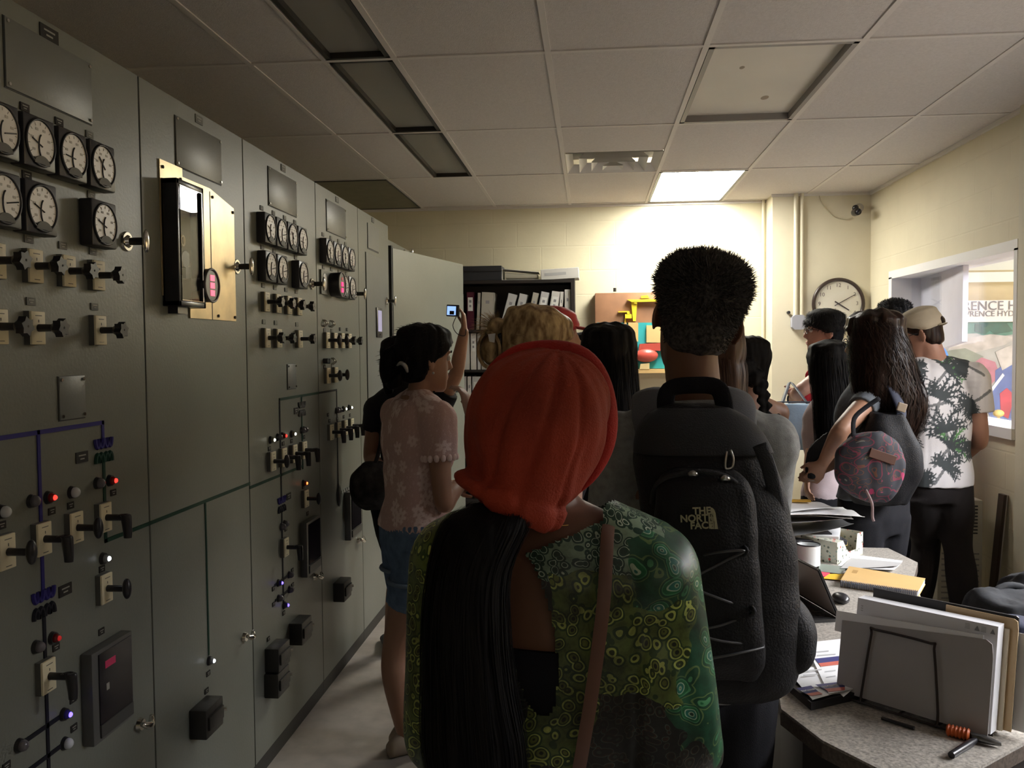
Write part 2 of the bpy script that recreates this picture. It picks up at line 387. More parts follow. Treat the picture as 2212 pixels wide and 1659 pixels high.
lo = bpy.data.objects.new('hall_fill_light', lh); C.objects.link(lo); lo.location = (4.0, 2.8, 3.15); lo.rotation_euler = (0, math.radians(28), 0)
# bright cove and beams seen at the top of the window
def hp(px, py, y): return J(px, py, y)
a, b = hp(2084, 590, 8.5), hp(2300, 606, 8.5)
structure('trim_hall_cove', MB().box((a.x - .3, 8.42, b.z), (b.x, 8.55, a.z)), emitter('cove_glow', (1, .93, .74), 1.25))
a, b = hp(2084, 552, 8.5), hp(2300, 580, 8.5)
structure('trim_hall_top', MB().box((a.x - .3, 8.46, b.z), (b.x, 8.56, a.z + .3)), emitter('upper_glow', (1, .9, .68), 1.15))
# sign board and mural
sg = thing('sign_board', None, None, 'white board with two rows of dark capital letters seen through the window', 'sign', None, hp(2150, 700, 8.3))
a, b = hp(2040, 650, 8.3), hp(2260, 694, 8.3); signw = mat('sign_white', (.72, .70, .68), .5)
part('board', MB().box((a.x, 8.3, b.z), (b.x, 8.33, a.z)), signw, sg)
tm = MB(); ink = mat('sign_ink', (.16, .15, .17), .6)
def puttext(mb, s, px, py, y, size): return textmb(mb, s, size, frame(J(px, py, y), (1, 0, 0), (0, 0, 1)), .001)
puttext(tm, 'LAWRENCE HYDRO', 2147, 661, 8.29, .118); puttext(tm, 'LAWRENCE HYDRO', 2136, 678, 8.29, .072)
part('lettering', tm, ink, sg)
mu = thing('mural', None, None, 'large colourful painted mural under the sign board in the hall', 'mural', None, hp(2140, 930, 8.32))
a, b = hp(1990, 695, 8.34), hp(2280, 1010, 8.34)
part('canvas', MB().box((a.x, 8.34, b.z), (b.x, 8.37, a.z)), mat('mural_ground', (.36, .36, .35), .6, var=.2, vs=5), mu)
def shape(nm, pts, col, y=8.335, th=.004):
    m = MB(); m.prism([J(px, py, y) for px, py in pts], (0, th, 0)); return part(nm, m, mat('mural_' + nm, col, .6, var=.25, vs=9), mu)
shape('green_hills', [(2040, 697), (2100, 692), (2215, 694), (2260, 700), (2260, 728), (2190, 722), (2140, 730), (2110, 720), (2060, 722)], (.07, .2, .16), 8.338)
shape('dark_trees', [(2106, 700), (2175, 698), (2188, 715), (2150, 722), (2138, 714), (2128, 722), (2106, 716)], (.03, .1, .08), 8.332)
shape('pale_dam', [(2060, 735), (2140, 722), (2200, 728), (2170, 745), (2095, 765), (2040, 770)], (.45, .42, .40), 8.336)
shape('grey_road', [(2030, 760), (2085, 752), (2125, 770), (2110, 800), (2060, 790)], (.22, .25, .21), 8.334)
shape('pink_figure', [(2095, 790), (2120, 772), (2150, 782), (2160, 810), (2140, 832), (2110, 820)], (.42, .16, .22), 8.333)
shape('blue_figure', [(2150, 800), (2205, 765), (2250, 780), (2250, 900), (2190, 915), (2140, 905), (2120, 850), (2150, 832)], (.10, .15, .38), 8.331)
shape('white_figure', [(2150, 760), (2185, 745), (2200, 780), (2165, 800)], (.5, .47, .45), 8.330)
shape('red_machine', [(2160, 850), (2175, 838), (2190, 852), (2185, 880), (2178, 905), (2162, 895)], (.5, .06, .10), 8.326)
shape('white_dash', [(2138, 843), (2166, 806), (2170, 811), (2142, 848)], (.75, .8, .9), 8.327)
bl = J(2157, 893, 7.9)
thing('yellow_ball', MB().ell(bl, (.045, 0, 0), (0, .045, 0), (0, 0, .034)).cyl((bl.x, bl.y, 0), (bl.x, bl.y, bl.z), .012), mat('ball_yellow', (.8, .6, .22), .4), 'small yellow ball on a post in front of the mural', 'ball', smooth=True)
# hanging white panel
q = [J(1950, 588, 6.9), J(2081, 560, 5.35), J(2078, 738, 5.35), J(1950, 782, 6.9)]
n = (q[1] - q[0]).cross(q[2] - q[0]).normalized() * .03
thing('hanging_panel', MB().prism(q, n), mat('panel_lilac', (.66, .64, .70), .35, var=.12, vs=2.5), 'blank pale lilac panel hanging behind the window glass', 'panel')
# ================================================================= control cabinets along the left wall
XC = -1.214
steel = mat('cabinet_steel', (.172, .180, .155), .38, var=.05, vs=3, bump=.12, bs=120)
seam = mat('seam_dark', (.03, .03, .028), .6); blackp = mat('black_plastic', (.018, .017, .02), .32); ivory = mat('ivory_plate', (.76, .69, .48), .5, var=.05, vs=30)
chrome = mat('chrome', (.62, .60, .55), .16, 1); dialw = mat('dial_white', (.86, .84, .80), .35); gaugeb = mat('gauge_black', (.035, .034, .038), .35)
platem = mat('name_plate', (.030, .027, .024), .7, spec=.2); plateg = mat('name_plate_grey', (.10, .10, .085), .6); pl_ink = mat('plate_ink', (.3, .29, .26), .6)
steelp = mat('steel_plate', (.172, .182, .175), .38, var=.04, vs=4, bump=.12, bs=120); brass = mat('brass_plate', (.66, .52, .30), .33, .75, var=.25, vs=9); basem = mat('plinth_black', (.015, .014, .013), .5)
def F(y, z, pr=0): return V((XC + pr, y, z))
def copyt(src, parent, loc):
    c = src.copy(); C.objects.link(c); c.parent = parent; c.location = loc
    for ch in src.children:
        d = ch.copy(); C.objects.link(d); d.parent = c
        for g in ch.children: e = g.copy(); C.objects.link(e); e.parent = d
    return c
PROTO = {}
def local(name, mb, m, parent, sm=None):
    me = mb.mesh(name, sm); o = link(name, me, m, parent); return o
def put(kind, parent, y, z, variant=0):
    """local frame of a fitting: origin on the panel face, +x out of the panel, y along the row, z up"""
    key = (kind, variant); loc = V((XC, y, z)) - worg(parent)
    if key in PROTO: return copyt(PROTO[key], parent, loc)
    if kind == 'gauge':
        b = MB(); b.box((0, -.053, -.056), (.034, .053, .056), .004)
        o = local('gauge', b, gaugeb, parent, 30)
        bz = MB().tube([(.036, math.cos(a) * .048, math.sin(a) * .049) for a in np.linspace(0, 2 * PI, 37)[:-1]], .003, 8, closed=True)
        local('bezel', bz, blackp, o, True)
        n = 32; pts = [(.0345, math.cos(a) * .046, max(-.034, math.sin(a) * .047)) for a in np.linspace(0, 2 * PI, n + 1)[:-1]]
        local('dial', MB().prism(pts, (.0012, 0, 0)), dialw, o)
        ne = MB(); ang = {0: 2.75, 1: 2.3, 2: .2, 3: 3.05}[variant]
        for k in range(11):
            a = math.radians(215 - 25 * k); r0, r1 = .037, .043
            ne.cyl((.0362, -math.cos(a) * -r0, math.sin(a) * r0), (.0362, math.cos(a) * r1, math.sin(a) * r1), .0008, n=4)
            if k % 2 == 0: ne.box((.0357, math.cos(a) * .029 - .0045, math.sin(a) * .03 - .0025), (.0363, math.cos(a) * .029 + .0045, math.sin(a) * .03 + .0025))
        local('scale_marks', ne, mat('dial_marks', (.50, .48, .45), .6), o)
        nd = MB().cyl((.037, .004, -.008), (.037, .004 + math.cos(ang) * .036, -.008 + math.sin(ang) * .036), .0016, n=5)
        nd.tube([(.037, .004 + .012 * math.cos(a), -.008 + .026 * math.sin(a)) for a in np.linspace(1.9, 4.4, 8)], .0017, 5)
        local('needle', nd, blackp, o)
        cp = MB(); cp.prism([(.035, math.cos(a) * .026, -.046 + math.sin(a) * .018) for a in np.linspace(0, PI, 12)], (.004, 0, 0))
        local('maker_badge', cp, plateg, o)
    elif kind in ('star', 'pistol', 'oval', 'slim'):
        b = MB(); w_ = .0235; b.box((0, -w_, -.036), (.018, w_, .036), .002)
        o = local('switch_plate', b, ivory, parent, 30)
        sd = MB().box((0, -w_ - .0008, -.0365), (.013, w_ + .0008, .0365)); local('mount', sd, mat('mount_grey', (.10, .10, .09), .5), o)
        k = MB(); k.cyl((.018, .0, 0), (.062, .0, 0), .0085, .008, 14)
        if kind == 'star':
            pts = []
            for i in range(12):
                a = 2 * PI * i / 12 + .26 + variant * .5; r = .021 if i % 2 == 0 else .0145; pts.append((.06, math.cos(a) * r, math.sin(a) * r * 1.0))
            k.prism(pts, (.017, 0, 0)); k.cyl((.05, 0, 0), (.06, 0, 0), .009, .016, 12)
            sc_ = MB().cyl((.077, 0, 0), (.0775, 0, 0), .0025, n=8); local('knob', k, blackp, o, 30); local('screw', sc_, platem, o)
        elif kind == 'oval':
            k.ell((.068, 0, 0), (.011, 0, 0), (0, .012, 0), (0, 0, .026)); local('knob', k, blackp, o, 50)
        elif kind == 'pistol':
            k.loft([((.055, 0, .006), (.012, 0, 0), (0, .009, 0)), ((.066, 0, .007), (.014, 0, 0), (0, .01, 0)), ((.069, 0, -.01), (.013, 0, 0), (0, .0095, 0)), ((.071, 0, -.035), (.011, 0, 0), (0, .009, 0)), ((.071, 0, -.05), (.010, 0, 0), (0, .008, 0))], 14, 3); local('knob', k, blackp, o, 50)
        mk = MB().box((.0181, -.001, .012), (.0186, .001, .018)).box((.0181, -.011, .026), (.0185, .011, .0275)).box((.0181, -.009, -.030), (.0185, .009, -.0285)); local('engraving', mk, plateg, o)
    elif kind in ('plate', 'plateg'):
        hw, hh = ((.015, .0085), (.024, .013), (.012, .008), (.033, .016))[variant]
        o = local('name_plate', MB().box((0, -hw, -hh), (.0025, hw, hh)), platem if kind == 'plate' else plateg, parent)
        tx = MB()
        for q, ww in ((.35, .6), (-.3, .35)): tx.box((.0025, -hw * ww, hh * q - hh * .12), (.0029, hw * ww, hh * q + hh * .12))
        local('engraving', tx, pl_ink, o)
    elif kind == 'handle':
        b = MB(); b.cyl((0, 0, 0), (.006, 0, 0), .026, .024, 24); b.cyl((.006, 0, 0), (.014, 0, 0), .017, .012, 20)
        o = local('door_handle', b, chrome, parent, 40)
        local('stem', MB().cyl((.012, 0, 0), (.05, 0, 0), .010, n=16), mat('stem_dark', (.05, .05, .045), .4, .5), o, 40)
        local('grip', MB().ell((.055, 0, 0), (.0075, 0, 0), (0, .013, 0), (0, 0, .031)), chrome, o, True)
    elif kind == 'latch':
        b = MB(); b.cyl((0, 0, 0), (.01, 0, 0), .018, .015, 16); o = local('door_handle', b, chrome, parent, 40)
        local('grip', MB().tube([(.022, -.026, .012), (.03, -.008, .002), (.03, .008, .0), (.022, .026, .014)], [.006, .01, .01, .006], 10, 3), chrome, o, True)
    elif kind == 'lamp':
        b = MB(); b.cyl((0, 0, 0), (.008, 0, 0), .0155, .0135, 18); o = local('indicator_lamp', b, blackp, parent, 40)
        col, s = {0: ((.12, .11, .12), 0), 1: ((1, .03, .02), 3), 2: ((.9, .95, 1), 8), 3: ((.12, .08, 1), 5), 4: ((1, .14, .03), 5), 5: ((1, 1, .8), 7), 6: ((.55, .58, .62), 0), 7: ((.5, .02, .02), .45)}[variant]
        mm = mat('lamp_glass%d' % variant, col, .12, emit=s)
        if variant in (0, 6): local('lens', MB().sph((.01, 0, 0), .0125, 14, 10), mm, o, True)
        else:
            local('lens', MB().sph((.009, 0, 0), .0105, 14, 10), mat('lens_%d' % variant, tuple(c * .25 for c in col), .1), o, True)
            local('filament', MB().sph((.0165, 0, 0), .0062, 10, 8), mm, o, True)
    elif kind == 'cover':
        w_, h_ = ((.155, .073), (.05, .05))[variant]
        o = local('cover_plate', MB().box((0, -w_, -h_), (.004, w_, h_), .001), steelp, parent, 30)
        for a in (-1, 1):
            for b_ in (-1, 1): local('screw', MB().cyl((.003, a * (w_ - .008), b_ * (h_ - .008)), (.007, a * (w_ - .008), b_ * (h_ - .008)), .004, n=8), chrome, o)
        local('edge_shadow_gap', MB().box((0, -w_ - .003, -h_ - .003), (.0012, w_ + .001, h_ + .001)), seam, o)
    elif kind == 'box':
        b = MB(); b.box((0, -.06, -.045), (.055, .06, .045), .004); b.box((.055, -.05, -.02), (.062, .05, .02), .002); o = local('terminal_box', b, mat('bakelite', (.022, .020, .018), .45, bump=.3, bs=40), parent, 30)
        local('knob', MB().cyl((.055, .062, 0), (.063, .066, 0), .006, n=10), chrome, o)
    elif kind == 'hook':
        o = local('test_hooks', MB().tube([(.0, -.012, .014), (.014, -.012, .004), (.014, -.012, -.006), (0, -.012, -.016)], .0035, 8, 3).tube([(.0, .012, .014), (.014, .012, .004), (.014, .012, -.006), (0, .012, -.016)], .0035, 8, 3), chrome, parent, True)
    o.location = loc; PROTO[key] = o; return o
def mimic(parent, segs, col, wd=.010, nm='mimic_line'):
    m = MB()
    for (y0, z0), (y1, z1) in segs:
        if abs(y1 - y0) > abs(z1 - z0): m.box(F(min(y0, y1) - wd / 2, z0 - wd / 2, 0), F(max(y0, y1) + wd / 2, z0 + wd / 2, .0025))
        else: m.box(F(y0 - wd / 2, min(z0, z1) - wd / 2, 0), F(y0 + wd / 2, max(z0, z1) + wd / 2, .0025))
    return part(nm, m, col, parent)
blue = mat('mimic_blue', (.030, .024, .17), .6, spec=.2); green = mat('mimic_green', (.010, .045, .028), .6, spec=.2); blk = mat('mimic_black', (.010, .010, .016), .6, spec=.2); mgrey = mat('mimic_grey', (.08, .085, .09), .5)
def transformer(parent, y, z, cu, cl, s=1):
    for col, sg in ((cu, 1), (cl, -1)):
        m = MB()
        for k in (-1, 1):
            for q in (-.5, .5):
                c = y + (k * .019 + q * .017) * s
                m.tube([F(c + math.cos(a) * .0085 * s, z + sg * (.030) * s - sg * math.sin(a) * .022 * s, .002) for a in np.linspace(0, PI, 11)], .0052 * s, 6)
        part('transformer_symbol', m, col, parent)

seams = [-.5, .2, .9, 1.55, 2.243, 2.937, 3.731, 4.426, 5.108]
ZT = 2.305; labels = [
 'nearest grey control cabinet at the left edge, with big dial gauges and blue mimic lines',
 'grey steel control cabinet carrying a black glass-fronted relay case on a brass plate',
 'grey control cabinet with seven gauges, just beyond the one with the brass plate',
 'grey steel control cabinet with the round red digital meter and small indicator lamps',
 'narrow grey steel cabinet with a small blue screen, last before the open door']
cabs = []
for k in range(3, 8):
    y0, y1 = seams[k], seams[k + 1]
    t = thing('control_cabinet', None, None, labels[k - 3], 'control cabinet', 'row of control cabinets', (XC - .3, (y0 + y1) / 2, 0))
    part('body', MB().box((XC - .62, y0 + .001, .0), (XC - .012, y1 - .001, ZT - .003)), mat('cabinet_inner', (.05, .05, .045), .6), t)
    part('door_panel', MB().box((XC - .013, y0 + .0035, .062), (XC, y1 - .0035, ZT), .0015), steel, t)
    part('plinth', MB().box((XC - .3, y0 + .001, 0), (XC - .002, y1 - .001, .06)), basem, t)
    cabs.append(t)
c1, c2, c3, c4, c5 = cabs
# ---- cabinet 1
put('cover', c1, 1.861, 2.189, 0); put('plate', c1, 1.858, 2.277, 3)
G1 = (1.645, 1.765, 1.885, 2.005)
for i, y in enumerate(G1):
    put('gauge', c1, y, 2.012, (2, 0, 3, 1)[i]); put('plateg' if i == 3 else 'plate', c1, y, 2.089 if i else 2.094, 0)
    put('star', c1, y, 1.748, i % 2); put('plateg', c1, y, 1.807, 0)
for i in (0, 1, 3):
    put('gauge', c1, G1[i], 1.872, (2, 0, 0, 0)[i]); put('plate' if i < 3 else 'plateg', c1, G1[i], 1.944, 0)
    put('star', c1, G1[i], 1.614, (i + 1) % 2); put('plateg', c1, G1[i], 1.672, 0)
put('cover', c1, 1.903, 1.455, 1)
put('handle', c1, 2.16, 1.85); put('latch', c1, 2.16, .56)
mimic(c1, [((1.56, 1.385), (2.026, 1.385)), ((2.026, 1.385), (2.026, 1.335)), ((1.776, 1.385), (1.776, 1.19)), ((1.776, 1.11), (1.776, 1.03))], blue)
mimic(c1, [((2.026, 1.30), (2.026, 1.19)), ((2.026, 1.105), (2.026, 1.088)), ((2.026, 1.088), (2.236, 1.088))], green)
transformer(c1, 2.026, 1.316, blue, green); transformer(c1, 1.776, 1.005, blue, blk)
mimic(c1, [((1.776, .98), (1.776, .885)), ((1.776, .805), (1.776, .45)), ((1.68, .728), (1.835, .728)), ((1.68, .66), (1.835, .66))], blk)
put('plate', c1, 1.935, 1.31, 1); put('plate', c1, 1.855, 1.012, 1)
for y, kd in zip(G1, ('oval', 'pistol', 'oval', 'pistol')): put(kd, c1, y, 1.151)
put('oval', c1, 2.0, .975); put('pistol', c1, 1.765, .845)
for y, z, v in ((1.65, 1.233, 6), (1.745, 1.238, 0), (1.803, 1.236, 1), (1.89, 1.233, 6), (1.995, 1.238, 0), (2.05, 1.236, 1), (2.01, 1.047, 2), (1.745, .917, 0), (1.803, .917, 7), (1.835, .728, 3), (1.68, .728, 0), (1.835, .66, 6), (1.68, .66, 0)): put('lamp', c1, y, z, v)
for y, z in ((1.65, 1.205), (1.815, 1.203), (1.885, 1.203), (2.065, 1.203), (2.005, 1.022), (1.815, .892), (1.872, .748), (1.872, .68), (1.64, .703), (1.995, .868)): put('plate', c1, y, z, 2)
bx = MB().box(F(1.905, .618, 0), F(2.085, .842, .03), .003); o = part('trip_unit', bx, mat('unit_grey', (.10, .10, .095), .4), c1, 30)
part('window', MB().box(F(1.93, .66, .03), F(2.075, .832, .033)), mat('unit_glass', (.012, .01, .016), .12), o)
part('display', MB().box(F(1.955, .79, .033), F(2.0, .808, .0335)), mat('display_dim', (.22, .01, .04), .4, emit=.35), o)
part('lower_lid', MB().box(F(1.93, .628, .03), F(2.075, .66, .035), .001), mat('unit_lid', (.045, .045, .045), .4), o)
part('sticker', MB().box(F(1.958, .735, .033), F(1.97, .752, .0335)), pl_ink, o)
# ---- cabinet 2
put('cover', c2, 2.598, 2.181, 0); put('plateg', c2, 2.60, 2.281, 1); put('handle', c2, 2.86, 1.85); put('latch', c2, 2.86, .56)
bp = MB(); bp.prism([F(y, z, .001) for y, z in ((2.505, 1.662), (2.842, 1.662), (2.842, 2.045), (2.66, 2.08), (2.475, 2.08), (2.475, 2.105), (2.34, 2.105), (2.34, 2.04), (2.34, 1.72), (2.505, 1.72))], (.0035, 0, 0))
bo = part('brass_plate', bp, brass, c2)
sm = MB()
for y, z in ((2.355, 2.085), (2.46, 2.07), (2.675, 2.055), (2.83, 2.03), (2.70, 1.675), (2.83, 1.675)): sm.cyl(F(y, z, .003), F(y, z, .008), .005, n=10)
part('bolts', sm, platem, bo); part('joint', MB().box(F(2.655, 1.662, .0045), F(2.659, 2.07, .0052)), seam, bo)
rb = MB()
y0, y1, z0, z1, pr = 2.345, 2.515, 1.69, 2.052, .05
for a, b in ((F(y0, z0, 0), F(y0 + .014, z1, pr)), (F(y1 - .014, z0, 0), F(y1, z1, pr)), (F(y0, z0, 0), F(y1, z0 + .016, pr)), (F(y0, z1 - .016, 0), F(y1, z1, pr))): rb.box(a, b, .002)
rb.box(F(y0, z0, .004), F(y1, z1, .008)); rb.box(F(y0 + .03, z0 - .02, 0), F(y0 + .09, z0, .03))
ro = part('relay_case', rb, mat('relay_black', (.014, .014, .018), .25), c2, 30)
part('glass', MB().box(F(y0 + .014, z0 + .016, pr - .008), F(y1 - .014, z1 - .016, pr - .006)), glassmat('relay_glass', (.9, .9, .9)), ro)
part('bead', MB().tube([F(y, z, pr) for y, z in ((y0 + .016, z0 + .018), (y1 - .016, z0 + .018), (y1 - .016, z1 - .018), (y0 + .016, z1 - .018))], .0018, 6, closed=True), chrome, ro)
part('back_plate', MB().box(F(y0 + .014, z0 + .016, .008), F(y1 - .014, z1 - .016, .012)), mat('relay_inside', (.32, .30, .24), .35), ro)
rm = MB().tube([F(2.43 + .012 * math.cos(a), 1.885 + .014 * math.sin(a), .02) for a in np.linspace(0, 2 * PI, 17)[:-1]], .005, 8, closed=True); part('brass_ring', rm, brass, ro, True)
part('coil', MB().cyl(F(2.42, 1.83, .012), F(2.42, 1.83, .036), .025, n=14).box(F(2.43, 1.775, .012), F(2.46, 1.81, .03)), blackp, ro)
part('contact_block', MB().box(F(2.405, 1.75, .012), F(2.43, 1.785, .02)).box(F(2.38, 1.712, .012), F(2.41, 1.735, .018)), mat('relay_cream', (.5, .48, .42), .5), ro)
dg_ = MB().cyl(F(2.548, 1.762, 0), F(2.548, 1.762, .055), .05, .052, 32); do = part('digital_meter', dg_, blackp, c2, 40)
lr = MB()
for z in (1.785, 1.762, 1.739): lr.box(F(2.536, z - .009, .055), F(2.565, z + .009, .0565))
part('display', lr, mat('led_pink', (1, .16, .26), .4, emit=1.2), do)
part('rim', MB().tube([F(2.548 + .05 * math.cos(a), 1.762 + .05 * math.sin(a), .055) for a in np.linspace(0, 2 * PI, 33)[:-1]], .004, 8, closed=True), mat('rim_grey', (.10, .09, .09), .35), do, True)
mimic(c2, [((2.243, 1.088), (2.933, 1.073))], green); mimic(c2, [((2.582, 1.08), (2.582, .60))], green, .008)
put('lamp', c2, 2.582, .578, 2); put('plate', c2, 2.575, .54, 2); put('plate', c2, 2.56, .49, 2); put('box', c2, 2.50, .432)
# ---- cabinet 3
put('cover', c3, 3.325, 2.185, 0); put('plateg', c3, 3.335, 2.283, 1); put('handle', c3, 3.66, 1.85); put('latch', c3, 3.63, .565)
G3 = (3.10, 3.22, 3.34, 3.46)
for i, y in enumerate(G3):
    put('gauge', c3, y, 2.012, (0, 2, 1, 3)[i]); put('plateg', c3, y, 2.089, 0); put('star', c3, y, 1.742, i % 2); put('plateg', c3, y, 1.803, 0)
for i in (0, 1, 3): put('gauge', c3, G3[i], 1.872, 2); put('plateg', c3, G3[i], 1.944, 0); put('star', c3, G3[i], 1.608, (i + 1) % 2); put('plateg', c3, G3[i], 1.668, 0)
put('cover', c3, 3.385, 1.455, 1)
mimic(c3, [((2.94, 1.073), (3.50, 1.065)), ((3.50, 1.12), (3.50, 1.065)), ((3.245, 1.37), (3.727, 1.37)), ((3.50, 1.37), (3.50, 1.34)), ((3.50, 1.29), (3.50, 1.18))], green)
mimic(c3, [((3.245, 1.37), (3.245, 1.18)), ((3.245, 1.1), (3.245, .985)), ((3.245, .93), (3.245, .82)), ((3.245, .75), (3.245, .545)), ((3.16, .66), (3.33, .66)), ((3.16, .60), (3.33, .60))], blk)
transformer(c3, 3.50, 1.315, mgrey, mgrey); transformer(c3, 3.245, .957, blue, blk)
put('plate', c3, 3.43, 1.312, 1); put('plate', c3, 3.325, .975, 1)
for y, kd in zip((3.13, 3.25, 3.37, 3.49), ('oval', 'pistol', 'pistol', 'pistol')): put(kd, c3, y, 1.142)
put('oval', c3, 3.50, .935); put('pistol', c3, 3.25, .786)
for y, z, v in ((3.14, 1.222, 5), (3.215, 1.225, 0), (3.265, 1.225, 1), (3.37, 1.222, 5), (3.49, 1.225, 0), (3.52, 1.225, 0), (3.50, 1.0, 4), (3.235, .87, 0), (3.27, .875, 0), (3.19, .66, 3), (3.31, .66, 0), (3.19, .6, 0), (3.31, .6, 0), (3.25, .555, 3)): put('lamp', c3, y, z, v)
for y, z in ((3.13, 1.19), (3.275, 1.193), (3.37, 1.193), (3.52, 1.193), (3.50, .985), (3.285, .85), (3.14, .652), (3.35, .668), (3.14, .592), (3.35, .608), (3.245, .525)): put('plate', c3, y, z, 2)
put('box', c3, 3.10, .408); put('box', c3, 3.09, .315); put('box', c3, 3.36, .42); put('plate', c3, 3.08, .478, 2)
def unit(c, y0, y1, z0, z1):
    o = part('trip_unit', MB().box(F(y0, z0, 0), F(y1, z1, .03), .003), MC['unit_grey'], c, 30)
    part('window', MB().box(F(y0 + .02, z0 + .05, .03), F(y1 - .01, z1 - .01, .033)), MC['unit_glass'], o)
    part('lower_lid', MB().box(F(y0 + .02, z0 + .012, .03), F(y1 - .01, z0 + .045, .035), .001), MC['unit_lid'], o); return o
unit(c3, 3.45, 3.63, .61, .84); put('plate', c3, 3.55, .862, 2)
# ---- cabinet 4
put('cover', c4, 4.04, 2.185, 0); put('plateg', c4, 4.06, 2.283, 1); put('handle', c4, 4.345, 1.85); put('latch', c4, 4.34, .565)
G4 = (3.83, 3.95, 4.07, 4.19)
for i, y in enumerate(G4): put('gauge', c4, y, 2.01, (0, 2, 1, 3)[i]); put('plateg', c4, y, 2.087, 0)
for y in G4[2:]: put('gauge', c4, y, 1.868, 2)
for y in G4: put('plateg', c4, y, 1.94, 0)
rc = part('recorder', MB().box(F(3.775, 1.815, 0), F(3.88, 1.925, .008), .001), mat('recorder_grey', (.12, .12, .105), .4), c4)
part('dial', MB().ell(F(3.825, 1.872, .009), (.002, 0, 0), (0, .03, 0), (0, 0, .04)), dialw, rc, True)
do = part('digital_meter', MB().cyl(F(3.955, 1.868, 0), F(3.955, 1.868, .05), .056, .058, 32), blackp, c4, 40)
lr = MB()
for z in (1.842, 1.87): lr.box(F(3.945, z - .010, .05), F(3.972, z + .010, .052))
part('display', lr, mat('led_red', (1, .02, .14), .4, emit=2.2), do)
part('display', MB().box(F(3.948, 1.888, .05), F(3.968, 1.902, .0515)), mat('led_dim', (.4, .03, .05), .4, emit=.4), do)
part('rim', MB().tube([F(3.955 + .056 * math.cos(a), 1.868 + .056 * math.sin(a), .05) for a in np.linspace(0, 2 * PI, 33)[:-1]], .004, 8, closed=True), MC['rim_grey'], do, True)
for y in (3.82, 3.93): put('hook', c4, y, 1.685); put('plateg', c4, y + .01, 1.652, 0)
put('hook', c4, 3.94, 1.51); put('plateg', c4, 3.94, 1.484, 0); put('plate', c4, 3.82, 1.484, 0)
part('push_buttons', MB().cyl(F(3.81, 1.512, 0), F(3.81, 1.512, .022), .012, n=10).cyl(F(3.84, 1.51, 0), F(3.84, 1.51, .022), .012, n=10), blackp, c4)
for y in G4: put('oval' if y < 4 else 'star', c4, y + .005, 1.606, 0)
for y in G4[2:]: put('plate', c4, y, 1.662, 2)
for y in G4[:2]: put('oval', c4, y + .005, 1.444)
mimic(c4, [((3.735, 1.37), (4.0, 1.37)), ((4.0, 1.37), (4.0, .90))], blk, .009)
put('lamp', c4, 3.985, 1.272, 0); put('lamp', c4, 4.02, 1.272, 0); put('lamp', c4, 4.10, 1.272, 5); put('lamp', c4, 4.20, 1.272, 5)
for i, y in enumerate((3.87, 3.99, 4.10, 4.21)): put('pistol', c4, y, 1.18); put('plate', c4, y + .01, 1.232, 2)
put('plate', c4, 3.86, 1.262, 2)
part('mimic_bulb', MB().ell(F(4.0, .862, .006), (.006, 0, 0), (0, .03, 0), (0, 0, .055)), blackp, c4, True)
m = MB()
for k in range(9): m.cyl(F(4.05 + .035 * k, .87 + .0 * k, 0), F(4.05 + .035 * k, .87, .008), .008, n=8)
part('button_row', m, mat('button_white', (.5, .5, .48), .4), c4)
u = unit(c4, 4.10, 4.30, .62, .86); part('display', MB().box(F(4.17, .80, .033), F(4.21, .825, .0345)), MC['display_dim'], u)
put('box', c4, 3.95, .42); put('latch', c4, 4.33, .57)
# ---- cabinet 5
part('cover_panel', MB().box(F(4.62, 2.12), F(4.86, 2.255, .004)), steelp, c5); part('panel_gap', MB().box(F(4.616, 2.112), F(4.862, 2.256, .001)), seam, c5)
part('cover_panel', MB().box(F(4.57, 1.20), F(5.05, 2.09, .005)), steelp, c5); part('panel_gap', MB().box(F(4.565, 1.195), F(5.052, 2.092, .001)), seam, c5)
put('plateg', c5, 4.74, 2.285, 1); put('handle', c5, 5.03, 1.85)
o = part('touch_screen', MB().box(F(4.76, 1.63, 0), F(4.885, 1.80, .012), .003), blackp, c5, 30)
part('display', MB().box(F(4.782, 1.665, .012), F(4.868, 1.785, .013)), mat('screen_lilac', (.42, .40, .62), .4, emit=.42), o)
part('button', MB().cyl(F(4.825, 1.647, .012), F(4.825, 1.647, .0135), .004, n=10), platem, o)
# ---- cabinet 6, lower, with its door standing open
t = thing('control_cabinet', None, None, 'lower grey steel cabinet behind the open door, nearest the back wall', 'control cabinet', 'row of control cabinets', (XC - .3, 5.6, 0))
part('body', MB().box((XC - .62, 5.112, .0), (XC - .03, 6.1, 2.24)), steel, t); part('plinth', MB().box((XC - .3, 5.112, 0), (XC - .02, 6.1, .06)), basem, t)
put('handle', t, 5.55, 2.19)
hin = J(846, 533, 5.2); far = J(1000, 567, 6.3); hin.z = far.z = 0
d = (far - hin).normalized(); nn = V((d.y, -d.x, 0)); ln = (far - hin).length
def D(u, z, o=0): return hin + d * u + nn * o + V((0, 0, z))
t = thing('cabinet_door', None, None, 'tall blank grey steel cabinet door standing open in front of the bookcase', 'cabinet door', None, tuple(D(0, .02)))
dm = MB(); dm.prism([D(.014, .06), D(ln, .06), D(ln, 2.185), D(.014, 2.185)], -nn * .03); part('panel', dm, steel, t)
dm = MB(); dm.prism([D(-.004, .04, -.002), D(.014, .04, -.002), D(.014, 2.2, -.002), D(-.004, 2.2, -.002)], -nn * .04); part('edge_gasket', dm, mat('gasket', (.02, .02, .02), .7), t)
g = MB(); g.cyl(D(.93, 1.26, 0), D(.93, 1.26, .03), .012, n=12); g.tube([D(.86, 1.265, .035), D(.93, 1.262, .04), D(1.0, 1.262, .035)], [.011, .013, .011], 10, 3); part('door_handle', g, blackp, t, True)
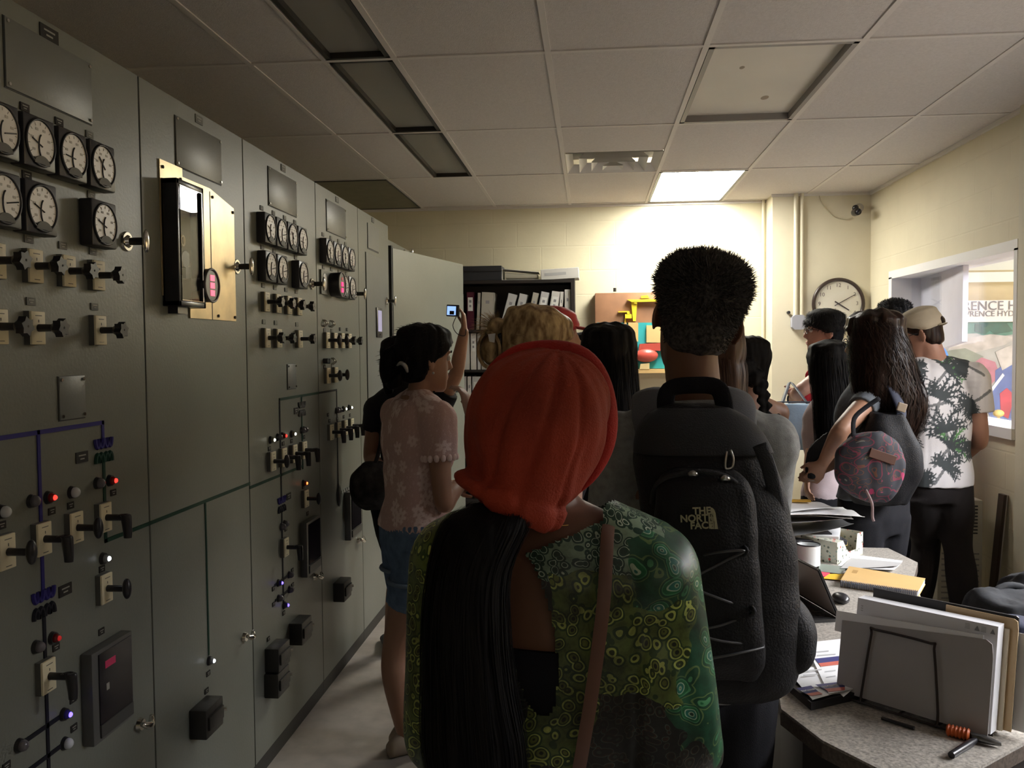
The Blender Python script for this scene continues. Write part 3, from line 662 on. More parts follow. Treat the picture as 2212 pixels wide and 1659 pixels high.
# ================================================================= back wall: bookcase, cut-away model, clock, camera, conduits
wood = mat('shelf_black', (.022, .018, .016), .45); BX0, BX1, BY0, BY1 = -1.16, -.125, 6.80, 7.1
ZS = [2.085, 1.715, 1.395, 1.03, .68, .34, .04]
t = thing('bookcase', None, None, 'tall black bookcase full of white ring binders against the back wall', 'bookcase', None, ((BX0 + BX1) / 2, 6.95, 0))
for x in (BX0, BX1 - .03): part('side_panel', MB().box((x, BY0, 0), (x + .03, BY1, 2.105), .001), wood, t)
part('back_panel', MB().box((BX0 + .03, BY1 - .01, 0), (BX1 - .03, BY1, 2.1)), wood, t)
part('top_panel', MB().box((BX0 + .03, BY0, 2.08), (BX1 - .03, BY1 - .01, 2.105)), wood, t)
for z in ZS[1:]: part('shelf', MB().box((BX0 + .03, BY0 + .004, z - .022), (BX1 - .03, BY1 - .01, z)), wood, t)
bcols = {'white': mat('binder_white', (.60, .59, .56), .45, var=.05, vs=6), 'grey': mat('binder_grey', (.40, .38, .33), .5), 'clear': mat('binder_pale', (.50, .50, .50), .3), 'maroon': mat('binder_maroon', (.07, .012, .025), .4), 'black': mat('binder_black', (.03, .03, .03), .4), 'yell': mat('folder_cream', (.55, .48, .30), .6)}
labelm = mat('spine_label', (.72, .72, .70), .5); spink = mat('spine_ink', (.25, .25, .27), .6); pagem = mat('pages', (.72, .70, .66), .8)
def binder(x, z, w, h, col, lean, label, lab=0, depth=.24, name='ring_binder', cat='binder', group='ring binders in the bookcase', y=None):
    y = BY0 + .02 if y is None else y; M = Matrix.Translation((x, y, z)) @ Matrix.Rotation(lean, 4, 'Y')
    def bx(a, b, m=None): m = m or MB(); s = MB().box(a, b); return m.add([M @ V(q) for q in s.v], s.f)
    b = bx((0, 0, 0), (w, .003, h)); bx((0, 0, 0), (.003, depth, h), b); bx((w - .003, 0, 0), (w, depth, h), b)
    o = thing(name, b, bcols[col], label, cat, group, tuple(M @ V((0, 0, 0))))
    part('pages', bx((.004, .012, .004), (w - .004, depth - .01, h - .015)), pagem, o)
    if lab:
        part('spine_label', bx((w * .18, -.001, h * .5), (w * .82, 0, h * .86)), labelm, o)
        k = bx((w * .35, -.0016, h * .72), (w * .65, -.001, h * .79)); bx((w * .35, -.0016, h * .6), (w * .62, -.001, h * .66), k); part('spine_print', k, spink, o)
    else:
        part('spine_print', bx((w * .35, -.001, h * .7), (w * .65, 0, h * .78)), spink, o)
    return o
z1 = ZS[1]
def bx_px(px): return hit(1, BY0 + .02, px, 680).x
rows = [(1008, .062, .30, 'maroon', 0, 'maroon ring binder with white spine label, first on the top shelf', 1),
        (1028, .028, .295, 'grey', .05, 'slim beige binder next to the maroon one on the top shelf', 0),
        (1037, .10, .30, 'grey', .05, 'widest beige-grey binder on the top shelf, third from the left', 0),
        (1078, .075, .30, 'clear', .26, 'pale grey binder leaning right, first of the leaning ones', 0),
        (1104, .066, .295, 'clear', .24, 'pale grey binder leaning right, with a glossy sleeve, second of the leaning ones', 0),
        (1134, .05, .30, 'grey', .22, 'mid-grey binder leaning right in the middle of the top shelf', 0),
        (1153, .068, .305, 'clear', .20, 'light binder leaning right with a small square emblem on its spine', 1),
        (1180, .070, .305, 'white', .15, 'bright white binder leaning right with two printed words', 1),
        (1204, .03, .295, 'white', .08, 'thin spiral-bound white booklet near the right end of the top shelf', 0)]
for px, w_, h, c, ln, lb, lab in rows: binder(bx_px(px) - (.0), z1, w_, h, c, ln, lb, lab)
binder(BX1 - .03 - .052, z1, .05, .31, 'white', 0, 'upright white binder against the right side of the top shelf', 0)
binder(BX0 + .05, z1, .06, .30, 'white', 0, 'white binder at the far left of the top shelf, behind the door edge', 0)
z2 = ZS[2]; x = BX0 + .035; k = 0
for w_, c, lb in ((.05, 'white', 'behind the door edge at the left end of the second shelf'), (.045, 'clear', 'second binder from the left on the second shelf'), (.055, 'white', 'bright white binder beside the door edge on the second shelf'), (.05, 'white', 'white binder third from the door edge on the second shelf'), (.03, 'clear', 'thin white binder with a dark ring hole at its foot, second shelf'), (.06, 'grey', 'grey binder behind the blonde bun on the second shelf')):
    binder(x, z2, w_, .29, c, 0, ('white ring binder ' + lb) if not 'binder' in lb else lb, k % 2); x += w_ + .004; k += 1
for k in range(9):
    binder(x, z2, .062, .28, ('white', 'clear', 'grey')[k % 3], 0, 'ring binder on the second shelf, hidden behind the people, %s one' % ('leftmost second third fourth fifth sixth seventh eighth rightmost'.split()[k]), k % 2) if x < BX1 - .1 else None; x += .066
z3 = ZS[3]; x = BX0 + .05
for k, (w_, c) in enumerate(((.05, 'white'), (.06, 'clear'), (.035, 'white'), (.075, 'clear'), (.07, 'white'), (.06, 'grey'))):
    binder(x, z3, w_, .31, c, 0, ('pale binder at the far left of the third shelf', 'pale grey binder second on the third shelf', 'slim white binder beside the door edge on the third shelf', 'clear-sleeved binder with a printed sheet on the third shelf', 'white binder fifth on the third shelf', 'grey binder sixth on the third shelf')[k], k == 3); x += w_ + .004
# on top of the bookcase
a, b = J(1000, 612, 6.8), J(1083, 573, 6.8)
o = thing('storage_box', MB().box((a.x - .1, 6.82, 2.105), (b.x, 7.08, b.z), .004), mat('box_black', (.025, .027, .032), .5), 'flat black box lying on top of the bookcase at its left end', 'box')
part('lid_edge', MB().box((a.x - .103, 6.815, 2.105 + (b.z - 2.105) * .62), (b.x + .003, 7.083, 2.105 + (b.z - 2.105) * .66)), wood, o)
a, b = J(1084, 609, 6.82), J(1168, 586, 6.82)
m = MB().box((a.x, 6.83, 2.106), (a.x + .004, 7.05, 2.195)).box((a.x, 6.83, 2.106), (b.x, 7.05, 2.110)); m.prism([(a.x, 6.83, 2.195), (b.x - .02, 6.83, 2.165), (b.x - .02, 6.83, 2.169), (a.x, 6.83, 2.199)], (0, .22, 0))
o = thing('ring_binder', m, bcols['white'], 'open-ended white binder lying flat on the bookcase top, middle of three items', 'binder', 'ring binders in the bookcase', (a.x, 6.83, 2.106))
part('pages', MB().loft([((a.x + .03, 6.94, 2.145), (0, .1, 0), (0, 0, .03)), ((a.x + .1, 6.94, 2.14), (0, .1, 0), (0, 0, .026)), ((b.x - .03, 6.94, 2.135), (0, .1, 0), (0, 0, .02))], 20, 3, .5), mat('pages_cream', (.42, .40, .32), .8), o, 40)
a, b = J(1168, 604, 6.8), J(1250, 580, 6.8); M = Matrix.Translation(((a.x + b.x) / 2, 6.95, 2.15)) @ Matrix.Rotation(-.05, 4, 'Y')
m = MB().obox(M, b.x - a.x, .26, .085, .003); o = thing('ring_binder', m, bcols['white'], 'closed white binder lying flat on the right end of the bookcase top', 'binder', 'ring binders in the bookcase')
m = MB(); s = MB().box((-.12, -.1312, -.01), (.05, -.1302, .012)); m.add([M @ V(q) for q in s.v], s.f); part('spine_print', m, mat('faint_ink', (.42, .42, .42), .7), o)

# cut-away model on a wooden board
t = thing('cutaway_model', None, None, 'wooden wall board with a painted cut-away model, yellow gantry crane above a teal shaft', 'model', None, J(1370, 800, 7.0))
YM = 7.0
def mp(px, py, d=0): return J(px, py, YM - d)
def mshape(nm, pts, col, d, th, rough=.45): m = MB(); m.prism([mp(px, py, 0) + V((0, -d, 0)) for px, py in pts], (0, -th, 0)); return part(nm, m, mat('model_' + nm, col, rough, var=.04, vs=12), t)
a, b = mp(1286, 806), mp(1560, 629)
part('board', MB().box((a.x, YM, a.z), (b.x, YB, b.z), .006), mat('model_wood', (.30, .155, .085), .45, var=.18, vs=7), t, 30)
mshape('teal_ground', [(1290, 697), (1552, 697), (1552, 796), (1290, 796)], (.03, .36, .40), .0, .004)
mshape('gantry_beam', [(1354, 648), (1470, 646), (1470, 651), (1364, 653)], (.78, .58, .03), .004, .05)
mshape('gantry_leg', [(1363, 652), (1376, 652), (1373, 694), (1367, 694)], (.78, .58, .03), .004, .03)
mshape('gantry_cab', [(1384, 645), (1384, 640), (1398, 638), (1402, 645)], (.78, .58, .03), .006, .04)
mshape('gantry_hook', [(1369, 653), (1375, 653), (1375, 657), (1369, 656)], (.78, .58, .03), .03, .02)
mshape('crane_arm', [(1335, 673), (1356, 672), (1356, 675), (1335, 675)], (.78, .58, .03), .004, .03)
mshape('crane_cab', [(1350, 679), (1364, 679), (1364, 688), (1350, 688)], (.80, .62, .03), .004, .04)
mshape('crane_leg', [(1349, 688), (1352, 688), (1352, 696), (1349, 696)], (.78, .58, .03), .004, .02)
mshape('crane_drum', [(1354, 674), (1359, 672), (1360, 679), (1354, 679)], (.80, .62, .03), .006, .04)
mshape('pylon', [(1349, 697), (1353, 697), (1353, 728), (1342, 716)], (.62, .40, .16), .004, .035)
mshape('wall_block', [(1357, 697), (1376, 697), (1378, 699), (1378, 738), (1370, 738), (1357, 731)], (.62, .40, .16), .004, .04)
mshape('right_block', [(1396, 703), (1440, 703), (1440, 740), (1396, 740)], (.66, .45, .2), .004, .03)
mshape('base_block', [(1360, 797), (1552, 797), (1552, 804), (1370, 806)], (.62, .42, .18), .0, .05)
mshape('draft_tube', [(1383, 786), (1402, 784), (1402, 797), (1381, 797)], (.66, .52, .26), .004, .05)
mshape('turbine_cover', [(1381, 743), (1440, 740), (1440, 758), (1379, 757)], (.45, .07, .05), .004, .04)
p = mp(1396, 768, .03); part('turbine_bowl', MB().ell(p, (.095, 0, 0), (0, .045, 0), (0, 0, .055)), mat('model_red', (.50, .08, .06), .3), t, True)
part('hanger', MB().cyl(mp(1328, 630), mp(1328, 622), .012, n=8), platem, t)

# clock
cc = hit(1, 6.83, 1811, 656); R_ = .186
t = thing('wall_clock', None, None, 'round wall clock with black rim and white face on the column', 'clock', None, cc + V((0, .03, -R_)))
part('rim', MB().tube([cc + V((math.cos(a) * R_, 0, math.sin(a) * R_)) for a in np.linspace(0, 2 * PI, 49)[:-1]], .014, 10, closed=True), mat('clock_rim', (.035, .022, .018), .3), t, True)
part('case', MB().cyl(cc + V((0, .03, 0)), cc + V((0, .005, 0)), R_, n=48), MC['clock_rim'], t, 40)
face = part('face', MB().cyl(cc + V((0, .005, 0)), cc + V((0, .002, 0)), R_ - .004, n=48), mat('clock_face', (.72, .69, .60), .4), t)
nm = MB()
for h in range(1, 13):
    a = PI / 2 - h * PI / 6; textmb(nm, str(h), .042, frame(cc + V((math.cos(a) * R_ * .76, .001, math.sin(a) * R_ * .76)), (1, 0, 0), (0, 0, 1)), .0006)
part('numerals', nm, mat('clock_ink', (.14, .12, .11), .5), face)
def hand(ang, l, w_, nmn):
    d = V((math.cos(ang), 0, math.sin(ang))); q = V((-d.z, 0, d.x)) * w_; m = MB().prism([cc + d * -.032 + q - V((0, .002, 0)), cc + d * -.032 - q - V((0, .002, 0)), cc + d * l - q * .7 - V((0, .002, 0)), cc + d * l + q * .7 - V((0, .002, 0))], (0, -.002, 0)); part(nmn, m, MC['clock_rim'], t)
hand(PI / 2 - math.radians(61), .148, .0032, 'minute_hand'); hand(PI / 2 - math.radians(123), .095, .0055, 'hour_hand')
part('cover_glass', MB().ell(cc + V((0, -.004, 0)), (R_ - .004, 0, 0), (0, .012, 0), (0, 0, R_ - .004), 40, 12), glassmat('clock_glass', refl=.1, rough=.02), t, True)
# conduits and junction box
wp = mat('conduit_paint', (.66, .61, .47), .45)
t = thing('conduit', None, None, 'pair of cream conduits dropping from the ceiling to a grey junction box', 'conduit', None, hit(1, 6.82, 1722, 700))
for px in (1719, 1732):
    a = hit(1, 6.835, px, 560).x; part('pipe', MB().cyl((a, 6.835, 1.78), (a, 6.835, ZC), .0165 if px < 1725 else .013, n=14), wp, t, 40)
a, b = hit(1, 6.80, 1711, 712), hit(1, 6.80, 1741, 680)
part('junction_box', MB().prism([(a.x + .02, 6.80, a.z), (b.x - .02, 6.80, a.z), (b.x, 6.80, a.z + .02), (b.x, 6.80, b.z - .02), (b.x - .02, 6.80, b.z), (a.x + .02, 6.80, b.z), (a.x, 6.80, b.z - .02), (a.x, 6.80, a.z + .02)], (0, .055, 0)), mat('box_bluegrey', (.34, .35, .40), .4), t)
p = hit(1, 6.85, 1703, 675); thing('round_knob', MB().cyl(p + V((0, .01, 0)), p - V((0, .02, 0)), .012, n=12), blackp, 'small dark round knob on the column left of the junction box', 'knob')
a = hit(1, 7.1, 1641, 520).x
part_ = thing('wall_pipe', MB().cyl((1.385, 7.09, 0.0), (1.385, 7.09, ZC), .012, n=10), wp, 'thin cream pipe in the corner beside the column', 'pipe', smooth=40)
# security camera
p = hit(1, 6.72, 1852, 458)
t = thing('security_camera', None, None, 'small dark camera on a bracket high in the corner with a thin cable', 'camera', None, p + V((0, .1, -.03)))
part('body', MB().loft([(p + V((-.01, -.05, -.005)), (.026, 0, 0), (0, 0, .026)), (p + V((-.01, .03, 0)), (.028, 0, 0), (0, 0, .028)), (p + V((0, .06, .005)), (.02, 0, 0), (0, 0, .02))], 16, 2), blackp, t, 40)
part('lens', MB().sph(p + V((-.01, -.05, -.005)), .018), mat('cam_lens', (.01, .01, .02), .08), t, True)
part('ball_mount', MB().sph(p + V((-.005, .03, .035)), .024), blackp, t, True)
part('bracket', MB().tube([p + V((0, .03, .05)), p + V((.03, .08, .06)), p + V((.05, .138, .05))], [.012, .014, .02], 10, 2).cyl(p + V((.05, .12, .05)), p + V((.05, .14, .05)), .035, n=16), mat('bracket_grey', (.45, .42, .38), .4), t, 40)
pts = [hit(1, 6.85, *q) for q in ((1768, 415), (1776, 440), (1795, 462), (1806, 470), (1828, 474), (1842, 470))]
part('cable', MB().tube(pts, .004, 6, 4), mat('cable_cream', (.45, .40, .28), .5), t, True)

# ================================================================= heater and boards by the right wall
t = thing('room_heater', None, None, 'cream floor-standing heater with black louvers under the window', 'heater', None, (1.95, 4.85, 0))
hm = mat('heater_cream', (.50, .48, .40), .5, var=.05); part('body', MB().box((1.83, 4.70, 0), (2.06, 5.02, .74), .01), hm, t, 30)
g = MB()
for k in range(9): g.box((1.87, 4.695, .56 + k * .018), (2.03, 4.702, .567 + k * .018)); g.box((1.823, 4.76, .60 + k * .014), (1.832, 4.96, .606 + k * .014))
part('grille', g, mat('grille_black', (.015, .015, .015), .5), t)
g = MB()
for k in range(14): g.box((1.85, 4.696, .06 + k * .03), (2.04, 4.702, .068 + k * .03))
part('lower_grille', g, mat('grille_grey', (.25, .24, .22), .5), t)
m = MB(); m.prism([(2.06, 4.62, 0), (2.125, 4.62, .78), (2.14, 4.62, .78), (2.075, 4.62, 0)], (0, .06, 0)); o = thing('leaning_board', m, mat('board_brown', (.035, .018, .014), .4), 'dark brown framed board leaning on the wall below the window', 'board')
part('trim', MB().prism([(2.0755, 4.62, 0), (2.1405, 4.62, .78), (2.147, 4.62, .78), (2.082, 4.62, 0)], (0, .06, 0)), mat('board_edge', (.4, .38, .36), .5), o)

# ================================================================= desk and what lies on it
DZ = .75
gran = mat('granite_top', (.36, .33, .29), .35, var=.45, vs=170)
P = [(.605, 1.575), (.88, 1.805), (1.3, 2.14), (1.24, 2.28), (1.09, 2.36), (1.03, 2.66), (1.055, 2.84), (1.12, 3.08), (1.21, 3.29), (1.18, 3.52), (.62, 3.55), (.52, 2.6), (.42, 1.93), (.47, 1.78)]
t = thing('desk', None, None, 'speckled granite-look desk peninsula covered in papers on the right', 'desk', None, (.85, 2.5, 0))
o = part('desktop', MB().prism([(x, y, DZ - .035) for x, y in P], (0, 0, .035)), [gran], t)
cxp, cyp = .83, 2.55
part('edge_band', MB().prism([(cxp + (x - cxp) * 1.004, cyp + (y - cyp) * 1.002, DZ - .036) for x, y in P], (0, 0, .030)), mat('edge_dark', (.10, .08, .065), .45, var=.4, vs=150), t)
part('base_cabinet', MB().prism([(cxp + (x - cxp) * .86, cyp + (y - cyp) * .93, 0) for x, y in P], (0, 0, DZ - .036)), mat('desk_base', (.03, .025, .022), .5), t)
def dk(px, py, z=DZ): return hit(2, z, px, py)
paperw = mat('paper_white', (.86, .86, .87), .6); paperg = mat('paper_grey', (.42, .41, .40), .6)
def sheet(pts, z, col, label, name='paper_sheet', cat='paper', group='loose papers on the desk', th=.0008, curl=0, extra=None):
    """pts: four photo points on the plane z; a thin sheet with an optional curled corner"""
    q = [dk(px, py, z) for px, py in pts]; n = 8; m = MB(); top = []; bot = []
    for i in range(n + 1):
        for j in range(n + 1):
            u, v_ = i / n, j / n; p = (q[0] * (1 - u) + q[1] * u) * (1 - v_) + (q[3] * (1 - u) + q[2] * u) * v_
            h = curl * max(0, u + v_ - 1.1) ** 2 + abs(curl) * .05 * (1 + math.sin(3 * u + 5 * v_)); top.append(p + V((0, 0, h + th))); bot.append(p + V((0, 0, h)))
    N = (n + 1) ** 2; f = []
    for i in range(n):
        for j in range(n):
            a = i * (n + 1) + j; f.append((a, a + n + 1, a + n + 2, a + 1)); f.append((N + a, N + a + 1, N + a + n + 2, N + a + n + 1))
    for k in range(n):
        for a, b in ((k, k + 1), (n * (n + 1) + k + 1, n * (n + 1) + k), ((k + 1) * (n + 1), k * (n + 1)), (k * (n + 1) + n, (k + 1) * (n + 1) + n)): f.append((a, b, N + b, N + a))
    m.add(top + bot, f); o = thing(name, m, col, label, cat, group); return o, q
def bands(o, q, rects, z):
    """printed rectangles in sheet coordinates (u0,v0,u1,v1,material)"""
    for k, (u0, v0, u1, v1, mm, nm) in enumerate(rects):
        g = lambda u, v_: (q[0] * (1 - u) + q[1] * u) * (1 - v_) + (q[3] * (1 - u) + q[2] * u) * v_
        part(nm, MB().prism([g(u0, v0) + V((0, 0, z)), g(u1, v0) + V((0, 0, z)), g(u1, v1) + V((0, 0, z)), g(u0, v1) + V((0, 0, z))], (0, 0, .0003)), mm, o)
navy = mat('print_navy', (.035, .035, .19), .5); coral = mat('print_coral', (.62, .14, .10), .5); faint = mat('print_faint', (.52, .52, .53), .7)
# dark binder and the two printed sheets on it
a = [dk(*p, DZ) for p in ((1676, 1470), (1752, 1535), (1868, 1508), (1850, 1400), (1700, 1400))]
thing('black_folder', MB().prism([V((p.x, p.y, DZ)) for p in a], (0, 0, .018)), mat('folder_black', (.02, .02, .024), .5), 'thick black folder under the printed blue and orange sheets', 'folder')
lett = mat('print_white', (.8, .8, .82), .5)
o, q = sheet([(1712, 1392), (1840, 1378), (1850, 1482), (1822, 1506)], DZ + .021, paperw, 'printed white sheet with blue and orange bands, upper one beside the folder rack')
o, q = sheet([(1716, 1394), (1812, 1382), (1824, 1498), (1786, 1500)], DZ + .0195, paperw, 'printed white sheet with blue and orange bands beside the folder rack')
g = lambda px, py, z=DZ + .0215: dk(px, py, z)
o, q = sheet([(1699, 1447), (1770, 1440), (1812, 1496), (1755, 1512)], DZ + .0225, paperw, 'small printed sheet with blue and orange band, lowest at the black folder edge')
def quadp(par, nm, pts, z, mm, th=.0003): part(nm, MB().prism([dk(px, py, z) for px, py in pts], (0, 0, th)), mm, par)
z = DZ + .0245
quadp(o, 'printed_band', [(1720, 1487), (1752, 1481), (1768, 1494), (1741, 1499)], z, navy); quadp(o, 'printed_band', [(1741, 1499), (1768, 1494), (1777, 1499), (1753, 1503)], z, coral)
o2, q = sheet([(1739, 1390), (1838, 1378), (1842, 1489), (1790, 1499)], DZ + .0255, paperw, 'large printed sheet with two blue and orange bands and rows of small text')
z = DZ + .027
quadp(o2, 'printed_band', [(1741, 1408), (1748, 1407), (1757, 1421), (1742, 1424)], z, navy)
quadp(o2, 'printed_band', [(1760, 1423), (1825, 1416), (1825, 1426), (1768, 1433)], z, navy); quadp(o2, 'printed_band', [(1768, 1433), (1825, 1426), (1825, 1434), (1773, 1440)], z, coral)
quadp(o2, 'printed_band', [(1761, 1479), (1825, 1472), (1825, 1484), (1780, 1488)], z, navy); quadp(o2, 'printed_band', [(1780, 1488), (1825, 1484), (1825, 1491), (1790, 1494)], z, coral)
for k, (a_, b_, yy) in enumerate(((1756, 1790, 1408), (1765, 1805, 1415), (1740, 1775, 1448), (1735, 1768, 1458), (1782, 1805, 1450), (1784, 1805, 1462))): quadp(o2, 'text_line', [(a_, yy), (b_, yy - 3), (b_, yy - 1), (a_, yy + 2)], z, faint)
tm = MB(); p0, p1 = dk(1800, 1478, z + .0006), dk(1776, 1482, z + .0006)
textmb(tm, 'INSTITUTE', .011, frame(dk(1797, 1480.5, z + .0006), (p1 - p0), V((0, -1, 0))), .0002, .0002)
part('lettering', tm, lett, o2)
tm = MB(); textmb(tm, 'INSTITUTE', .009, frame(dk(1748, 1490, z), (p1 - p0), V((0, -1, 0))), .0002, .0002); part('lettering', tm, lett, o)
# folder rack
A = dk(1812, 1492, DZ + .012); B = dk(2133, 1592, DZ + .012); A.z = B.z = DZ
u = (B - A).normalized(); nb = V((-u.y, u.x, 0)); ln = (B - A).length
def Q(s, h, d=0, lean=.16): return A + u * (s * ln) + nb * (d + h * lean) + V((0, 0, h + .012))
rk = thing('folder_rack', None, None, 'dark wire folder rack standing at the near end of the desk', 'rack', None, tuple(A + u * ln * .5 + nb * .04))
wire = mat('wire_brown', (.03, .02, .018), .35, .3)
part('front_loop', MB().tube([Q(.18, -.008, -.012), Q(.18, .02, -.008), Q(.215, .148, -.008), Q(.235, .158, -.008), Q(.62, .158, -.008), Q(.645, .148, -.008), Q(.70, .02, -.008), Q(.70, -.008, -.012)], .0028, 8, 3), wire, rk, True)
part('rear_loop', MB().tube([Q(.12, -.008, .115), Q(.14, .2, .10), Q(.9, .2, .10), Q(.93, -.008, .115)], .0028, 8, 1), wire, rk, True)
for d in (-.012, .03, .07, .115): part('base_rail', MB().tube([Q(-.02, -.006, d, 0), Q(1.0, -.006, d, 0)], .003, 8), wire, rk)
for s in (.18, .70, .45): part('cross_rail', MB().tube([Q(s, -.006, -.014, 0), Q(s, -.006, .12, 0)], .003, 8), wire, rk)
def slab(d, s0, s1, h0, hl, hr, th, col, label, name='file_folder', cat='folder', rnd_=0, group='folders in the wire rack', lean=.16):
    pts = [Q(s0, h0, d, lean), Q(s1, h0, d, lean)]
    if rnd_: pts += [Q(s1, hr - rnd_, d, lean), Q(s1 - rnd_ * .35, hr - rnd_ * .2, d, lean), Q(s1 - rnd_ * 1.4, hr, d, lean)]
    else: pts += [Q(s1, hr, d, lean)]
    pts += [Q(s0, hl, d, lean)]
    return thing(name, MB().prism(pts, nb * th), col, label, cat, group)
fg = mat('folder_greybeige', (.36, .34, .33), .55, var=.06, vs=5)
slab(0, -.02, 1.0, 0, .158, .19, .002, fg, 'front grey-beige folder in the wire rack, behind the bent wire loop', rnd_=.035)
slab(.003, -.075, .93, .13, .176, .196, .0015, paperw, 'white sheet sticking up just behind the front grey folder', 'paper_sheet', 'paper', group='sheets in the wire rack')
slab(.0065, -.055, .90, .13, .174, .192, .0015, paperw, 'second white sheet edge just behind the front grey folder', 'paper_sheet', 'paper', group='sheets in the wire rack')
o = slab(.016, .06, 1.0, .0, .212, .216, .032, mat('envelope_white', (.82, .82, .85), .5), 'thick white envelope stack with two small triangle symbols, tallest white item in rack', 'envelope_stack', 'envelope')
fq = lambda s, h: Q(s, h, .0152)
m = MB()
for s in (.86, .955): m.prism([fq(s, .199), fq(s + .03, .199), fq(s + .015, .209)], -nb * .0004)
part('triangle_mark', m, mat('mark_grey', (.25, .25, .27), .6), o)
m = MB()
for s in (.80, .90):
    for k in range(4): m.prism([fq(s, .199 + k * .003), fq(s + .03, .199 + k * .003), fq(s + .03, .2003 + k * .003), fq(s, .2003 + k * .003)], -nb * .0004)
for k in range(3): m.prism([fq(.09, .185 + k * .005), fq(.105, .185 + k * .005), fq(.105, .187 + k * .005), fq(.09, .187 + k * .005)], -nb * .0004)
part('small_print', m, faint, o)
tan = mat('folder_tan', (.62, .45, .26), .55, var=.05)
slab(.050, .35, 1.03, .0, .2, .205, .006, mat('paper_cream', (.58, .5, .36), .6), 'cream paper bundle behind the white envelopes in the rack', 'paper_bundle', 'paper')
slab(.058, .62, 1.075, .0, .226, .226, .003, tan, 'tan manila folder with rounded corner sticking out of the rack', rnd_=.02)
slab(.064, .10, 1.07, .0, .228, .231, .004, mat('folder_slate', (.045, .045, .05), .4), 'dark slate folder at the back of the wire rack', rnd_=.012)
slab(.075, .5, 1.17, .0, .20, .195, .001, paperw, 'loose white sheet leaning out of the right side of the rack', 'paper_sheet', 'paper', group='sheets in the wire rack')
# under and in front of the rack
def grip(): pass
a, b = dk(2045, 1588), dk(2095, 1600)
m = MB(); L_ = [(a * (1 - k / 12) + b * (k / 12)) + V((0, 0, .012)) for k in range(13)]
m.tube(L_, [.010 + (.003 if k % 2 else 0) for k in range(13)], 12)
o = thing('pliers', m, mat('orange_grip', (.62, .13, .03), .5), 'pliers with orange ribbed grip lying under the folder rack', 'pliers', smooth=50)
part('jaw', MB().loft([(b + V((0, 0, .01)), (.0, .008, 0), (0, 0, .008)), (b + (b - a).normalized() * .03 + V((0, 0, .01)), (0, .012, 0), (0, 0, .008)), (b + (b - a).normalized() * .055 + V((0, 0, .008)), (0, .004, 0), (0, 0, .004))], 12, 2), mat('jaw_steel', (.2, .2, .2), .3, .9), o, 40)
a, b = dk(2055, 1640), dk(2112, 1604); thing('marker_pen', MB().tube([a + V((0, 0, .008)), a * .3 + b * .7 + V((0, 0, .008)), b + V((0, 0, .008))], [.007, .008, .004], 10), blackp, 'black marker pen lying in front of the orange pliers', 'pen', smooth=40)
a, b = dk(1990, 1648), dk(1950, 1600); thing('ballpoint_pen', MB().tube([dk(1905, 1556) + V((0, 0, .005)), dk(1975, 1578) + V((0, 0, .005))], .004, 8), blackp, 'thin black pen lying under the folder rack', 'pen', smooth=40)
# right-hand lobe
a = dk(2196, 1404); a2 = dk(2270, 1440)
thing('navy_pouch', MB().loft([((a.x + .03, a.y + .06, DZ + .0), (.05, 0, 0), (0, .07, 0)), ((a.x + .03, a.y + .06, DZ + .03), (.055, 0, 0), (0, .075, 0)), ((a.x + .035, a.y + .06, DZ + .06), (.045, 0, 0), (0, .06, 0))], 24, 4), mat('navy_cloth', (.025, .03, .06), .7), 'dark navy pouch at the right edge of the desk', 'pouch', smooth=60)
q = [dk(*p) for p in ((2172, 1505), (2230, 1545), (2230, 1570), (2180, 1556))]
thing('navy_booklet', MB().prism([V((p.x, p.y, DZ)) for p in q], (0, 0, .008)), MC['navy_cloth'], 'dark blue booklet right of the folder rack', 'booklet')
thing('thin_cable', MB().tube([dk(2176, 1482) + V((0, 0, .003)), dk(2200, 1490) + V((0, 0, .003)), dk(2240, 1505) + V((0, 0, .003))], .0025, 6, 3), blackp, 'thin dark cable on the granite right of the rack', 'cable', smooth=True)
# spiral notebook
q = [dk(*p) for p in ((1834, 1236), (1999, 1263), (1983, 1292), (1815, 1268))]
kr = mat('kraft', (.56, .36, .14), .6, var=.05, vs=10)
o = thing('spiral_notebook', MB().prism([V((p.x, p.y, DZ + .020)) for p in q], (0, 0, .0018)), kr, 'kraft-brown spiral notebook lying shut across the desk', 'notebook', None)
cq = (q[0] + q[1] + q[2] + q[3]) / 4
part('pages', MB().prism([V((cq.x + (p.x - cq.x) * .985, cq.y + (p.y - cq.y) * .97, DZ + .002)) for p in q], (0, 0, .018)), pagem, o); part('back_cover', MB().prism([V((p.x, p.y, DZ)) for p in q], (0, 0, .0018)), kr, o)
e0, e1 = q[3], q[2]; m = MB(); ed = (e1 - e0).normalized(); en = V((-ed.y, ed.x, 0))
for k in range(44):
    c = e0 + (e1 - e0) * ((k + .5) / 44) + en * .004 + V((0, 0, DZ * 0 + .011)); m.tube([c + en * (math.cos(a) * .009) + V((0, 0, math.sin(a) * .0125)) for a in np.linspace(0, 2 * PI, 11)[:-1]], .0011, 5, closed=True)
part('spiral_wire', m, mat('wire_blue', (.05, .07, .13), .35, .4), o)
part('stamp', MB().prism([(V((q[0].lerp(q[1], s).lerp(q[3].lerp(q[2], s), v_).x, q[0].lerp(q[1], s).lerp(q[3].lerp(q[2], s), v_).y, DZ + .0218))) for s, v_ in ((.08, .2), (.15, .2), (.15, .4), (.08, .4))], (0, 0, .0003)), mat('stamp_brown', (.40, .24, .08), .6), o)
